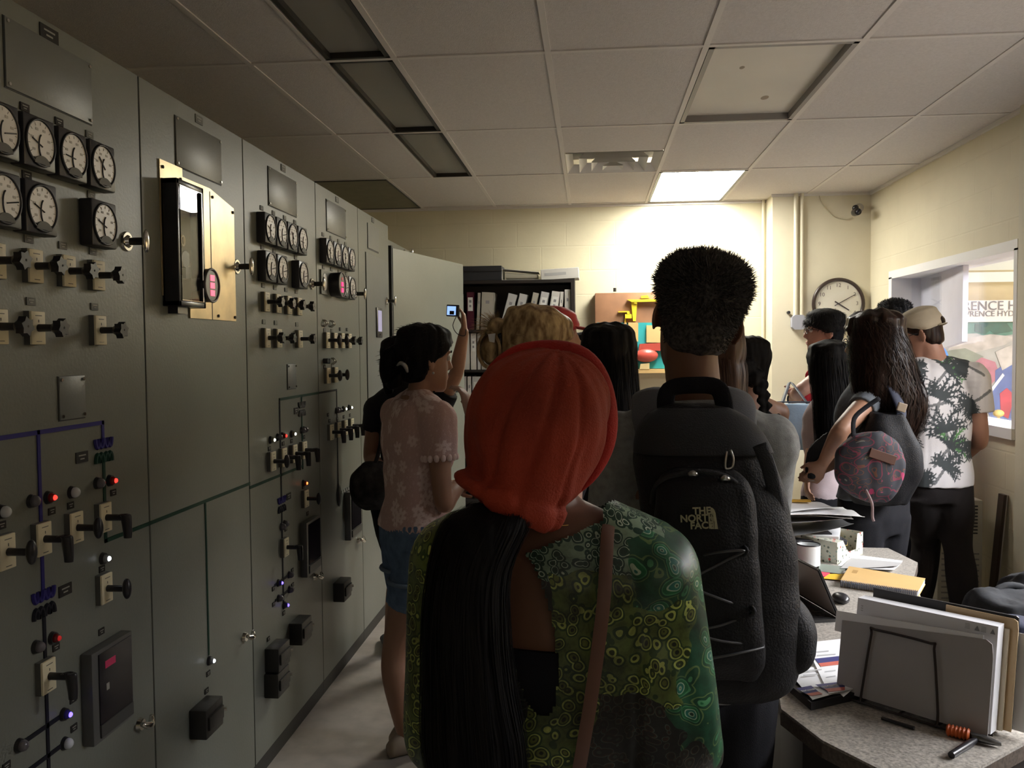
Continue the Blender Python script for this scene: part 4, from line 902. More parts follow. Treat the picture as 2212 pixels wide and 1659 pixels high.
# mug
c = dk(1746, 1222); mr = .043
prof = [(.0, .0), (.036, .0), (.042, .006), (.0425, .08), (.0405, .08), (.040, .008), (.0, .006)]
n = 32; m = MB(); R = [[(c.x + math.cos(2 * PI * j / n) * r, c.y + math.sin(2 * PI * j / n) * r, DZ + z) for j in range(n)] for r, z in [(max(r, .001), z) for r, z in prof]]; m.rings(R)
o = thing('enamel_mug', m, mat('enamel_white', (.74, .76, .76), .2), 'white enamel mug with black rim in front of the tissue box', 'mug', smooth=40)
part('rim', MB().tube([(c.x + math.cos(a) * .0415, c.y + math.sin(a) * .0415, DZ + .081) for a in np.linspace(0, 2 * PI, 33)[:-1]], .0024, 8, closed=True), blackp, o, True)
part('handle', MB().tube([(c.x - .04, c.y + .01, DZ + .062), (c.x - .065, c.y + .015, DZ + .06), (c.x - .068, c.y + .015, DZ + .035), (c.x - .04, c.y + .01, DZ + .02)], .004, 8, 4), MC['enamel_white'], o, True)
# tissue box
fl = mat('floral_card', (.56, .56, .47), .6, var=.04); nt = fl.node_tree; N = nt.nodes; Lk = nt.links
base = N['Principled BSDF'].inputs['Base Color'].links[0].from_socket; tc = N.new('ShaderNodeTexCoord')
for sc_, th_, col in ((55, .26, (.10, .12, .09, 1)), (75, .22, (.30, .42, .38, 1)), (28, .17, (.60, .10, .08, 1))):
    v_ = N.new('ShaderNodeTexVoronoi'); v_.inputs['Scale'].default_value = sc_; Lk.new(tc.outputs['Object'], v_.inputs['Vector'])
    c_ = N.new('ShaderNodeMath'); c_.operation = 'LESS_THAN'; c_.inputs[1].default_value = th_; Lk.new(v_.outputs['Distance'], c_.inputs[0])
    x_ = N.new('ShaderNodeMix'); x_.data_type = 'RGBA'; Lk.new(c_.outputs[0], x_.inputs[0]); Lk.new(base, x_.inputs[6]); x_.inputs[7].default_value = col; base = x_.outputs[2]
Lk.new(base, N['Principled BSDF'].inputs['Base Color'])
c0 = dk(1808, 1219); cr_ = dk(1864, 1197); ux = (cr_ - c0).normalized(); uy = V((-ux.y, ux.x, 0)); Lx, Ly, Hh = (cr_ - c0).length, .125, .088
def TB(x, y, z): return V((c0.x, c0.y, DZ)) + ux * x + uy * y + V((0, 0, z))
# long side runs from the near corner to the left
m = MB(); th = .002
def wallp(pts, nrm): m.prism(pts, nrm * th)
wallp([TB(0, 0, 0), TB(Lx, 0, 0), TB(Lx, 0, Hh), TB(Lx - .05, 0, Hh), TB(Lx - .06, 0, .03), TB(.09, 0, .03), TB(.05, 0, Hh * .9), TB(0, 0, Hh * .9)], uy)
wallp([TB(0, 0, 0), TB(0, .19, 0), TB(0, .19, Hh), TB(0, 0, Hh * .9)], ux); wallp([TB(Lx, 0, 0), TB(Lx, .19, 0), TB(Lx, .19, Hh), TB(Lx, 0, Hh)], -ux)
wallp([TB(0, .19, 0), TB(Lx, .19, 0), TB(Lx, .19, Hh), TB(0, .19, Hh)], -uy); m.prism([TB(0, 0, .001), TB(Lx, 0, .001), TB(Lx, .19, .001), TB(0, .19, .001)], (0, 0, .002))
m.prism([TB(0, 0, Hh * .9), TB(.05, 0, Hh * .9), TB(.05, .19, Hh), TB(0, .19, Hh)], (0, 0, .0015)); m.prism([TB(0, .15, Hh), TB(Lx, .15, Hh), TB(Lx, .19, Hh), TB(0, .19, Hh)], (0, 0, .0015))
o = thing('tissue_box', m, fl, 'open floral-patterned tissue box with red flowers behind the mug', 'box', None, tuple(TB(Lx / 2, .09, 0)))
tb = MB(); tb.loft([(TB(.12, .08, .004), ux * .08, uy * .07), (TB(.12, .08, .03), ux * .06, uy * .05), (TB(.13, .08, .045), ux * .02, uy * .02)], 20, 3)
part('tissue', remesh(tb, .004, 2, fn=lambda co, no: co + no * (vnoise(co, 120)[:, None] * .002)) and tb, mat('tissue_white', (.62, .60, .56), .8), o, 30)
# papers between mug and notebook
sheet([(1835, 1198), (1950, 1212), (1930, 1238), (1810, 1222)], DZ + .004, paperw, 'white sheet with faint grey print between tissue box and spiral notebook', curl=.012)
sheet([(1838, 1206), (1948, 1216), (1936, 1228), (1815, 1228)], DZ + .009, paperg, 'grey printed sheet on the white one, beside the tissue box', curl=.01)
sheet([(1770, 1218), (1830, 1226), (1815, 1240), (1768, 1234)], DZ + .006, mat('card_green', (.22, .25, .21), .5), 'grey-green card in front of the mug', 'card', 'card')
sheet([(1786, 1240), (1832, 1240), (1822, 1254), (1778, 1250)], DZ + .004, mat('note_yellow', (.75, .47, .03), .6), 'yellow sticky note left of the spiral notebook', 'sticky_note', 'note', 'sticky notes on the desk')
sheet([(1772, 1235), (1796, 1236), (1782, 1246), (1766, 1244)], DZ + .005, mat('note_coral', (.75, .07, .12), .6), 'coral red sticky note beside the yellow one', 'sticky_note', 'note', 'sticky notes on the desk')
sheet([(1706, 1247), (1735, 1246), (1740, 1258), (1710, 1258)], DZ + .004, mat('note_pink', (.85, .03, .30), .6), 'bright pink sticky note left of the laptop screen', 'sticky_note', 'note', 'sticky notes on the desk')
sheet([(1690, 1214), (1726, 1216), (1732, 1245), (1690, 1245)], DZ + .003, mat('card_plum', (.20, .07, .11), .6), 'plum coloured card left of the laptop screen', 'card', 'card')
sheet([(1688, 1192), (1712, 1192), (1722, 1214), (1688, 1215)], DZ + .003, paperw, 'white sheet corner left of the mug')
# laptop
H0 = dk(1812, 1336, DZ + .01); H1 = V((H0.x - .075, H0.y + .31, H0.z)); T0 = J(1768, 1232, H0.y); T1 = T0 + (H1 - H0); hv = (H1 - H0).normalized(); gl = mat('laptop_grey', (.10, .10, .10), .35, .4)
nn_ = (H1 - H0).cross(T0 - H0).normalized()
o = thing('laptop', None, None, 'half-closed grey laptop with dark screen beside the mug', 'laptop', None, tuple(H0 + V((-.1, .15, -.01))))
part('lid', MB().prism([H0, H1, T1, T0], nn_ * .006), mat('laptop_lid', (.015, .015, .016), .4), o)
ix = lambda a, b: H0 + (H1 - H0) * a + (T0 - H0) * b
part('screen', MB().prism([ix(.03, .06), ix(.97, .06), ix(.97, .97), ix(.03, .97)], -nn_ * .001), mat('screen_off', (.30, .29, .28), .35), o)  # lighter grey base colour stands in for the reflection on the screen
part('screen', MB().prism([ix(.03, .06) + nn_ * .006, ix(.97, .06) + nn_ * .006, ix(.97, .97) + nn_ * .006, ix(.03, .97) + nn_ * .006], nn_ * .001), gl, o)
bd = V((-hv.y, hv.x, 0)) * .21
if bd.x > 0: bd = -bd
part('keyboard_deck', MB().prism([H0 - V((0, 0, .01)), H1 - V((0, 0, .01)), H1 + bd - V((0, 0, .01)), H0 + bd - V((0, 0, .01))], (0, 0, .009)), mat('deck_dark', (.03, .03, .03), .4), o)
km = MB()
for i in range(13):
    for j in range(5): c = H0 + (H1 - H0) * ((i + 1) / 14) + bd * (.12 + j * .09); km.box((c.x - .006, c.y - .006, H0.z - .002), (c.x + .006, c.y + .006, H0.z + .0005))
part('keys', km, blackp, o)
c = dk(1816, 1300); thing('computer_mouse', MB().ell(c + V((0, 0, .012)), (.026, 0, 0), (0, .04, 0), (0, 0, .016)), blackp, 'round black mouse beside the laptop hinge', 'mouse', smooth=True)
# paper pile behind
base = dk(1735, 1165, DZ); pc = V((.80, 3.42, 0)); zz = DZ
pile = [(.26, .20, .022, .1, bcols['white'], 'white magazine stack at the bottom of the messy pile', 'magazine', 'magazine'),
        (.25, .19, .018, -.25, paperg, 'grey magazine curling at the left in the messy pile', 'magazine', 'magazine'),
        (.27, .20, .014, .35, mat('folder_yellow', (.55, .42, .12), .6), 'yellow folder jutting right out of the messy pile', 'file_folder', 'folder'),
        (.25, .19, .020, .1, MC['folder_black'], 'black binder in the messy pile with pale spots', 'ring_binder', 'binder'),
        (.24, .18, .016, -.3, paperw, 'white booklet above the black binder in the pile', 'booklet', 'booklet')]
for k, (a_, b_, h, r, mm, lb, nm, ct) in enumerate(pile):
    M = Matrix.Translation((pc.x + .01 * k, pc.y - .02 * (k % 2), zz + h / 2)) @ Matrix.Rotation(r, 4, 'Z'); thing(nm, MB().obox(M, a_, b_, h, .002), mm, lb, ct, 'messy pile of papers'); zz += h + .0005
def bent(cx_, cy_, z_, w_, d_, r, bend, mm, lb, nm='paper_sheet', tilt=0):
    m = MB(); n = 10; top = []; cr, sr = math.cos(r), math.sin(r)
    for i in range(n + 1):
        for j in range(n + 1):
            x_, y_ = (i / n - .5) * w_, (j / n - .5) * d_; h = bend * ((x_ / w_ + .5) ** 2) + tilt * x_ + .004 * math.sin(9 * y_ / d_ + 3 * x_ / w_); top.append((cx_ + x_ * cr - y_ * sr, cy_ + x_ * sr + y_ * cr, z_ + h))
    N_ = (n + 1) ** 2; vs = top + [(a, b, c + .0015) for a, b, c in top]; f = []
    for i in range(n):
        for j in range(n): a = i * (n + 1) + j; f.append((a, a + 1, a + n + 2, a + n + 1)); f.append((N_ + a, N_ + a + n + 1, N_ + a + n + 2, N_ + a + 1))
    for k in range(n):
        for a, b in ((k, k + 1), (n * (n + 1) + k + 1, n * (n + 1) + k), ((k + 1) * (n + 1), k * (n + 1)), (k * (n + 1) + n, (k + 1) * (n + 1) + n)): f.append((a, b, N_ + b, N_ + a))
    m.add(vs, f); return thing(nm, m, mm, lb, 'paper', 'messy pile of papers', smooth=40)
bent(.84, 3.40, zz + .005, .26, .2, .3, .035, mat('sleeve_grey', (.13, .13, .13), .4), 'large dark grey sleeve curling up at the right of the pile', 'paper_sleeve')
bent(.81, 3.40, zz + .045, .27, .2, .1, .02, mat('folder_grey', (.30, .29, .31), .5), 'grey folded cover bending over the dark sleeve')
bent(.85, 3.40, zz + .075, .28, .21, -.15, -.004, paperg, 'grey sheet just under the topmost white sheets')
bent(.86, 3.38, zz + .085, .30, .20, .12, -.010, paperw, 'topmost white sheet of the pile pointing to the right')
bent(.80, 3.42, zz + .095, .24, .2, .5, -.003, paperw, 'white sheet with yellow tab lying on top of the pile')
thing('yellow_tab', MB().box((.76, 3.44, zz + .104), (.86, 3.47, zz + .110)), mat('tab_yellow', (.7, .42, .05), .6), 'yellow tab marker on the very top of the paper pile', 'tab')
# support inside the pile: a letter tray
lt = thing('letter_tray', None, None, 'black letter tray holding the upper papers of the pile', 'tray', None, (.80, 3.42, zz))
for dx in (-.11, .09): part('post', MB().box((.80 + dx, 3.50, DZ), (.81 + dx, 3.51, zz + .07)), blackp, lt)
part('shelf', MB().box((.69, 3.33, zz + .0), (.91, 3.51, zz + .004)), blackp, lt); part('shelf', MB().box((.69, 3.33, zz + .066), (.91, 3.51, zz + .07)), blackp, lt)

# ================================================================= black bags heaped beside the desk
cloth = mat('black_cloth', (.010, .011, .014), .85, var=.3, vs=20, bump=.6, bs=25)
def heap(c, rx, ry, h, seed, label, nm, cat, extra=()):
    m = MB().loft([((c[0], c[1], 0), (rx * .9, 0, 0), (0, ry * .9, 0)), ((c[0], c[1], h * .3), (rx, 0, 0), (0, ry, 0)), ((c[0] + .02, c[1], h * .75), (rx * .9, 0, 0), (0, ry * .85, 0)), ((c[0], c[1], h), (rx * .5, 0, 0), (0, ry * .5, 0))], 28, 4, .75)
    for e in extra: m.ell(e[0], (e[1], 0, 0), (0, e[2], 0), (0, 0, e[3]))
    me = remesh(m, .014, 4, fn=lambda co, no: co + no * (vnoise(co, 22, seed) * .010 + vnoise(co, 60, seed + 1) * .004)[:, None]); o = C.objects
    t = bpy.data.objects.new(nm, shift(me, (c[0], c[1], 0))); C.objects.link(t); t.location = (c[0], c[1], 0); me.materials.append(cloth); t['label'] = label; t['category'] = cat; return t
b1 = heap((1.37, 2.92), .20, .24, .74, 2, 'big black bag heap beside the desk under the man in the palm shirt', 'duffel_bag', 'bag', (((1.50, 3.05, .68), .12, .12, .11),))
part('strap', MB().tube([(1.22, 2.85, .58), (1.33, 2.95, .735), (1.45, 2.98, .74), (1.58, 3.0, .6)], .012, 8, 5), cloth, b1, True)
b2 = heap((1.87, 3.25), .19, .24, .70, 9, 'second black bag by the right wall, right of the larger heap', 'shoulder_bag', 'bag', (((1.86, 3.1, .66), .1, .12, .07),))
part('strap', MB().tube([(1.68, 3.05, .56), (1.78, 3.12, .70), (1.88, 3.12, .69), (1.96, 3.12, .54)], .012, 8, 5), cloth, b2, True)
# ================================================================= people
skins = {'tan': mat('skin_tan', (.36, .19, .12), .5, var=.06, vs=12), 'brown': mat('skin_brown', (.18, .085, .05), .5, var=.06, vs=12), 'dark': mat('skin_dark', (.05, .025, .018), .45, var=.06, vs=12),
         'pale': mat('skin_pale', (.52, .32, .25), .5, var=.05, vs=12), 'ruddy': mat('skin_ruddy', (.42, .22, .16), .5, var=.06, vs=12)}
def hairmat(nm, c1_, c2_, rough=.38, st=(60, 60, 5)):
    m = mat(nm, c1_, rough, spec=.15); nt = m.node_tree; N = nt.nodes; L = nt.links; tc = N['Texture Coordinate']
    mp_ = N.new('ShaderNodeMapping'); mp_.inputs['Scale'].default_value = st; n = N.new('ShaderNodeTexNoise'); n.inputs['Scale'].default_value = 1.6; n.inputs['Detail'].default_value = 4
    x = N.new('ShaderNodeMix'); x.data_type = 'RGBA'; x.inputs[6].default_value = (*c1_, 1); x.inputs[7].default_value = (*c2_, 1)
    r = N.new('ShaderNodeMapRange'); r.inputs[1].default_value = .35; r.inputs[2].default_value = .65
    L.new(tc.outputs['Object'], mp_.inputs[0]); L.new(mp_.outputs[0], n.inputs['Vector']); L.new(n.outputs['Fac'], r.inputs[0]); L.new(r.outputs[0], x.inputs[0]); L.new(x.outputs[2], N['Principled BSDF'].inputs['Base Color'])
    u = N.new('ShaderNodeBump'); u.inputs['Strength'].default_value = .5; u.inputs['Distance'].default_value = .003; L.new(n.outputs['Fac'], u.inputs['Height']); L.new(u.outputs[0], N['Principled BSDF'].inputs['Normal']); return m
hblack = hairmat('hair_black', (.004, .0035, .004), (.010, .009, .009), .7); hdbrown = hairmat('hair_dark_brown', (.010, .006, .005), (.035, .018, .013))
hblond = hairmat('hair_blond', (.20, .12, .055), (.58, .42, .22), .45, (40, 40, 14)); hbrown = hairmat('hair_brown', (.035, .016, .010), (.07, .035, .02)); hgrey = hairmat('hair_short_dark', (.03, .028, .027), (.11, .10, .095), .6, (90, 90, 90))
eyew = mat('eye_white', (.7, .68, .65), .2); eyed = mat('eye_dark', (.02, .012, .01), .15); lipm = mat('lips', (.30, .10, .09), .4)
def fold(amp, s, seed=0, vert=1.0):
    def fn(co, no):
        c = co * np.array([1, 1, .55 * vert]); n = vnoise(c, s, seed) * .7 + vnoise(c, s * 2.3, seed + 5) * .35
        return co + no * (n * amp)[:, None]
    return fn

class Person:
    def __init__(s, label, xy, h, yaw, fem=False, skin='tan', lean=(0, 0), head=None, hyaw=None, hpitch=0, hroll=0, sw=1.0, bw=1.0, hs=1.0):
        s.h = h; s.fem = fem; s.skin = skins[skin]; s.label = label; s.base = V((xy[0], xy[1], 0)); a = math.radians(yaw)
        s.F = V((math.sin(a), math.cos(a), 0)); s.R = V((math.cos(a), -math.sin(a), 0)); s.U = V((0, 0, 1)); s.lean = lean; s.sw = sw; s.bw = bw; s.hs = hs
        s.neck = s.ax(.835); hy = math.radians(yaw if hyaw is None else hyaw); hp_, hr = math.radians(hpitch), math.radians(hroll)
        M = Matrix.Rotation(-hy, 3, 'Z') @ Matrix.Rotation(-hp_, 3, 'X') @ Matrix.Rotation(hr, 3, 'Y'); s.HM = M
        s.head = V(head) if head is not None else s.ax(.93) + s.F * .02
        s.arms = {}; s.legs = {}; s.parts = []
        q = (s.sw * (.100 if fem else .112)) * h
        s.sh = {k: s.ax(.795) + s.R * (q * k) for k in (-1, 1)}
        s.hip = {k: s.P(.050 * h * k, 0, .50 * h) for k in (-1, 1)}
    def P(s, r, f, u): return s.base + s.R * r + s.F * f + s.U * u
    def ax(s, t):
        k = max(0, (t - .5) / .34) ** 1.3; return s.P(s.lean[0] * k, s.lean[1] * k, t * s.h)
    def hl(s, x, y, z): return s.head + s.HM @ V((x, y, z)) * s.hs
    def arm(s, side, elbow=None, wrist=None, hand=None, curl=.35, palm=None):
        h = s.h; sh = s.sh[side]; e = V(elbow) if elbow is not None else sh + s.R * (.03 * side) + s.U * (-.175 * h) - s.F * .01
        w_ = V(wrist) if wrist is not None else e + s.U * (-.150 * h) + s.F * .04; hd = V(hand).normalized() if hand is not None else (w_ - e).normalized()
        s.arms[side] = (sh, e, w_, hd, curl, V(palm) if palm is not None else s.R * -side)
    def leg(s, side, knee=None, ankle=None, toe=None):
        h = s.h; an = V(ankle) if ankle is not None else s.P(.055 * h * side, 0, .045 * h); kn = V(knee) if knee is not None else (s.hip[side] + an) / 2 + s.F * .02 + s.U * .03
        s.legs[side] = (s.hip[side], kn, an, V(toe) if toe is not None else s.F + s.R * .2 * side)
    # ---- shape pieces; g = how far the cloth stands off the skin
    def torso(s, m, g=0, t0=.46, t1=.85, drop=0):
        h = s.h; f = s.fem; W = [(.46, .078, .055), (.50, .094 if f else .090, .064), (.545, .094 if f else .088, .064), (.61, .070 if f else .081, .053), (.67, .076 if f else .087, .056), (.735, .088 if f else .098, .066), (.785, .094 if f else .107, .058), (.815, .078 if f else .090, .046), (.84, .042 if f else .05, .036), (.86, .03, .03)]
        t = [w[0] for w in W]; out = []
        n = 14
        for i in range(n + 1):
            q = t0 + (t1 - t0) * i / n; a = np.interp(q, t, [w[1] for w in W]) * h * s.bw; b = np.interp(q, t, [w[2] for w in W]) * h * s.bw
            if q > .74: a *= s.sw
            c = s.ax(q) + s.F * (.01 if .68 < q < .78 else 0); out.append((c, s.R * (a + g), s.F * (b + g)))
        m.loft(out, 32, 2, .85)
        if t1 > .82:
            for k in (-1, 1): m.tube([s.ax(.838) - s.R * (.01 * k), s.ax(.828).lerp(s.sh[k], .5) + s.U * .004, s.sh[k] + s.U * .002], [.030 * h + g * .6, .031 * h + g, .030 * h + g], 14, 3)
        return m
    def limb(s, m, pts, rad, g=0, t0=0, t1=1, n=16):
        q = catmull([[*p, r] for p, r in zip(pts, rad)], 6); k0, k1 = int(t0 * (len(q) - 1)), int(round(t1 * (len(q) - 1)))
        q = q[k0:k1 + 1]; m.tube([V(a[:3]) for a in q], [a[3] + g for a in q], n); return V(q[-1][:3])
    def armpts(s, side):
        sh, e, w_, hd, c, p = s.arms[side]; h = s.h * (.9 if s.fem else 1.0)
        return [sh + s.U * .0, sh.lerp(e, .35), e, e.lerp(w_, .35), w_], [.033 * h, .030 * h, .0235 * h, .0235 * h, .0155 * h]
    def legpts(s, side):
        hp_, kn, an, toe = s.legs[side]; h = s.h; return [hp_, hp_.lerp(kn, .5), kn, kn.lerp(an, .35) - s.F * .012, an], [.056 * h, .048 * h, .033 * h, .034 * h, .021 * h]
    def build(s, voxel=.007, fingers=True, fn=None):
        m = MB(); h = s.h; hs = s.hs
        s.torso(m); s.limb(m, [s.ax(.80), s.neck, s.head - s.HM @ V((0, .012, .06)) * hs, s.head], [.042 * h, (.029 if s.fem else .034) * h, (.028 if s.fem else .033) * h, .03 * h])
        s.headmesh(m)
        for k in s.arms:
            p, r = s.armpts(k); s.limb(m, p, r); m.sph(p[0], r[0] * 1.15, 14, 10)
            if fingers: s.hand(m, k)
            else: m.ell(p[-1] + s.arms[k][3] * .05, s.arms[k][5] * .018, s.arms[k][3].cross(s.arms[k][5]) * .035, s.arms[k][3] * .07)
        for k in s.legs:
            p, r = s.legpts(k); s.limb(m, p, r); an, toe = s.legs[k][2], s.legs[k][3].normalized()
            m.loft([(an - toe * .05 - V((0, 0, .035)), s.R * .028, V((0, 0, .03))), (an + toe * .02 - V((0, 0, .03)), s.R * .034, V((0, 0, .04))), (an + toe * .1 - V((0, 0, .05)), s.R * .04, V((0, 0, .024))), (an + toe * .165 - V((0, 0, .058)), s.R * .028, V((0, 0, .015)))], 14, 3)
        me = remesh(m, voxel, 4, .5, fn); me.materials.append(s.skin); shift(me, s.base)
        o = bpy.data.objects.new('person', me); C.objects.link(o); o.location = s.base; o['label'] = s.label; o['category'] = 'person'; o['group'] = 'visitors in the control room'; s.o = o
        return o
    def headmesh(s, m, grow=0, hair=False):
        S = [(-.112, .078, .035, .016), (-.10, .088, .005, .034), (-.075, .090, -.035, .050), (-.045, .090, -.062, .059), (-.012, .090, -.082, .066), (.02, .086, -.094, .0715), (.05, .092, -.099, .0745), (.08, .084, -.096, .073), (.103, .062, -.080, .061), (.119, .030, -.048, .038), (.1245, .008, -.02, .012)]
        if not hair:
            secs = [(s.hl(0, (f + b) / 2, z), s.HM @ V((w_, 0, 0)) * s.hs, s.HM @ V((0, (f - b) / 2, 0)) * s.hs) for z, f, b, w_ in S]; m.loft(secs, 28, 3, .95)
            m.loft([(s.hl(0, .088, .035), s.HM @ V((.008, 0, 0)), s.HM @ V((0, .01, 0))), (s.hl(0, .098, .0), s.HM @ V((.011, 0, 0)), s.HM @ V((0, .016, 0))), (s.hl(0, .102, -.018), s.HM @ V((.016, 0, 0)), s.HM @ V((0, .018, 0))), (s.hl(0, .093, -.028), s.HM @ V((.012, 0, 0)), s.HM @ V((0, .01, 0)))], 12, 3)
            for z in (-.047, -.058): m.ell(s.hl(0, .089, z), s.HM @ V((.024, 0, 0)), s.HM @ V((0, .008, 0)), s.HM @ V((0, 0, .006)), 12, 8)
            for k in (-1, 1):
                m.ell(s.hl(.034 * k, .082, .042), s.HM @ V((.022, 0, 0)), s.HM @ V((0, .010, 0)), s.HM @ V((0, 0, .006)), 12, 8)
                a = s.HM @ V((.007, .0, 0)); b = s.HM @ V((.010 * k, -.014, 0)); c = s.HM @ V((0, -.003, .032)); m.ell(s.hl(.082 * k, -.014, -.003), a, b, c, 12, 10)
                m.tube([s.hl(.080 * k + k * .012 * (1 - abs(t)), -.012 - .020 * math.cos(t * 1.5), .0 + .031 * math.sin(t * 1.5)) for t in np.linspace(-1, 1, 9)], .0042 * s.hs, 8)
            return m
    def face(s, lips=True):
        w_ = MB(); d = MB()
        for k in (-1, 1): w_.sph(s.hl(.033 * k, .0795, .020), .0115 * s.hs); d.sph(s.hl(.033 * k, .087, .020), .0055 * s.hs); 
        part('eyes', w_, eyew, s.o, True); part('irises', d, eyed, s.o, True)
        b = MB()
        for k in (-1, 1): b.tube([s.hl(.016 * k, .0955, .042), s.hl(.034 * k, .0945, .047), s.hl(.052 * k, .083, .042)], .003 * s.hs, 6, 3)
        part('eyebrows', b, hblack, s.o, True)
        if lips: part('lips', MB().ell(s.hl(0, .0955, -.048), s.HM @ V((.022, 0, 0)), s.HM @ V((0, .004, 0)), s.HM @ V((0, 0, .004))).ell(s.hl(0, .095, -.057), s.HM @ V((.019, 0, 0)), s.HM @ V((0, .004, 0)), s.HM @ V((0, 0, .0045))), lipm, s.o, True)
    def hand(s, m, side):
        sh, e, w_, d, curl, pn = s.arms[side]; d = d.normalized(); pn = (pn - d * pn.dot(d)).normalized(); x = d.cross(pn) * (1 if True else -1); k = .92 * s.h / 1.7
        # x: across the palm; thumb on the +x side
        if x.dot(s.F) < 0: x = -x
        m.loft([(w_ - d * .01, x * .024 * k, pn * .017 * k), (w_ + d * .025 * k, x * .032 * k, pn * .016 * k), (w_ + d * .06 * k, x * .040 * k, pn * .014 * k), (w_ + d * .088 * k, x * .038 * k, pn * .012 * k)], 16, 3)
        for i, (off, ln, r) in enumerate(((.030, .068, .0088), (.010, .077, .0092), (-.010, .072, .0088), (-.029, .056, .0078))):
            p = w_ + d * .082 * k + x * off * k; dirc = d; pts = [p - d * .012, p]; a = 0
            for sg, fr in ((.45, .6), (.32, 1.0), (.23, .9)):
                a += curl * fr; dirc = d * math.cos(a) + pn * math.sin(a); p = p + dirc * ln * sg * k; pts.append(p)
            m.tube(pts, [r * k, r * k, r * k * .95, r * k * .88, r * k * .72], 10)
        p = w_ + d * .02 * k + x * .024 * k; t1 = (d * .65 + x * .7 + pn * .35).normalized(); t2 = (d * .85 + x * .25 + pn * .5).normalized()
        m.tube([p - t1 * .01, p + t1 * .035 * k, p + t1 * .035 * k + t2 * .028 * k, p + t1 * .035 * k + t2 * .05 * k], [.014 * k, .0115 * k, .010 * k, .0078 * k], 10)
    def cloth(s, name, m, mt, voxel=.008, sm=4, fn=None, cut=None, label=None, post=None):
        me = remesh(m, voxel, sm, .5, fn)
        if cut:
            bm = bmesh.new(); bm.from_mesh(me); co = np.array([v.co[:] for v in bm.verts]); k = cut(co)
            bmesh.ops.delete(bm, geom=[v for v, q in zip(bm.verts, k) if q], context='VERTS'); bm.to_mesh(me); bm.free()
        if post: post(me)
        me.materials.append(mt); shift(me, s.base); o = link(name, me, mt, s.o)
        if label: o['label'] = label
        return o
    def shirt(s, mt, name='shirt', hem=.50, sleeve=.55, g=.016, voxel=.008, amp=.006, sg=.012, top=.845, fn=None, cut=None, post=None, label=None, hemflare=0, sides=(-1, 1)):
        m = MB(); s.torso(m, g, hem, top)
        for k in sides:
            if k in s.arms: 
                p, r = s.armpts(k); s.limb(m, p, r, sg + .004, 0, sleeve * .5); m.sph(p[0], r[0] * 1.15 + sg, 14, 10)
        return s.cloth(name, m, mt, voxel, 4, fn or fold(amp, 26, int(s.h * 1000) % 17), cut, label, post)
    def trousers(s, mt, name='trousers', waist=.535, t1=1.0, g=.010, voxel=.010, amp=.003, fn=None, label=None):
        m = MB(); s.torso(m, g, .455, waist)
        for k in s.legs: p, r = s.legpts(k); s.limb(m, p, r, g, 0, t1)
        return s.cloth(name, m, mt, voxel, 4, fn or fold(amp, 24, 3), None, label)
    def shoes(s, mt, name='shoe'):
        for k in s.legs:
            an, toe = s.legs[k][2], s.legs[k][3].normalized(); r = V((toe.y, -toe.x, 0)); z = V((0, 0, 1)); g = an.z - .0
            part(name, MB().loft([(an - toe * .075 - z * (g - .03), r * .026, z * .028), (an - toe * .03 - z * (g - .045), r * .038, z * .045), (an + toe * .06 - z * (g - .035), r * .045, z * .034), (an + toe * .14 - z * (g - .025), r * .048, z * .025), (an + toe * .185 - z * (g - .02), r * .03, z * .018)], 18, 3), mt, s.o, True)
    # ---- hair
    def scalp(s, thick, front=.07, side=.012, back=-.08, n=36):
        """closed cap: outside the skull above the hairline, tucked inside below it"""
        S = [(-.112, .06, .03, .016), (-.09, .07, -.02, .036), (-.06, .085, -.07, .056), (-.03, .088, -.084, .064), (0, .088, -.091, .069), (.03, .089, -.098, .0735), (.06, .092, -.101, .0755), (.085, .083, -.097, .073), (.104, .064, -.082, .062), (.119, .034, -.05, .040), (.128, .01, -.02, .014)]
        q = catmull([list(a) for a in S], 5); R = []
        for z, f, b, w_ in q:
            ring = []
            for j in range(n):
                a = 2 * PI * j / n; x = math.cos(a) * w_; y = (f + b) / 2 + math.sin(a) * (f - b) / 2
                yy = (y - (-.005)) / .09; line = np.interp(yy, [-1, -.35, .0, .45, .8, 1.0], [back, back * .8 + .0, side, side + .03, front - .012, front])
                t = min(1, max(-1, (z - line) / .012)); d = thick * (t * .5 + .5) - .010 * (.5 - t * .5); k = 1 + d / max(.03, math.hypot(x, y)); ring.append(s.hl(x * k, y * k, z + (d if z > .09 else 0)))
            R.append(ring)
        return MB().rings(R)
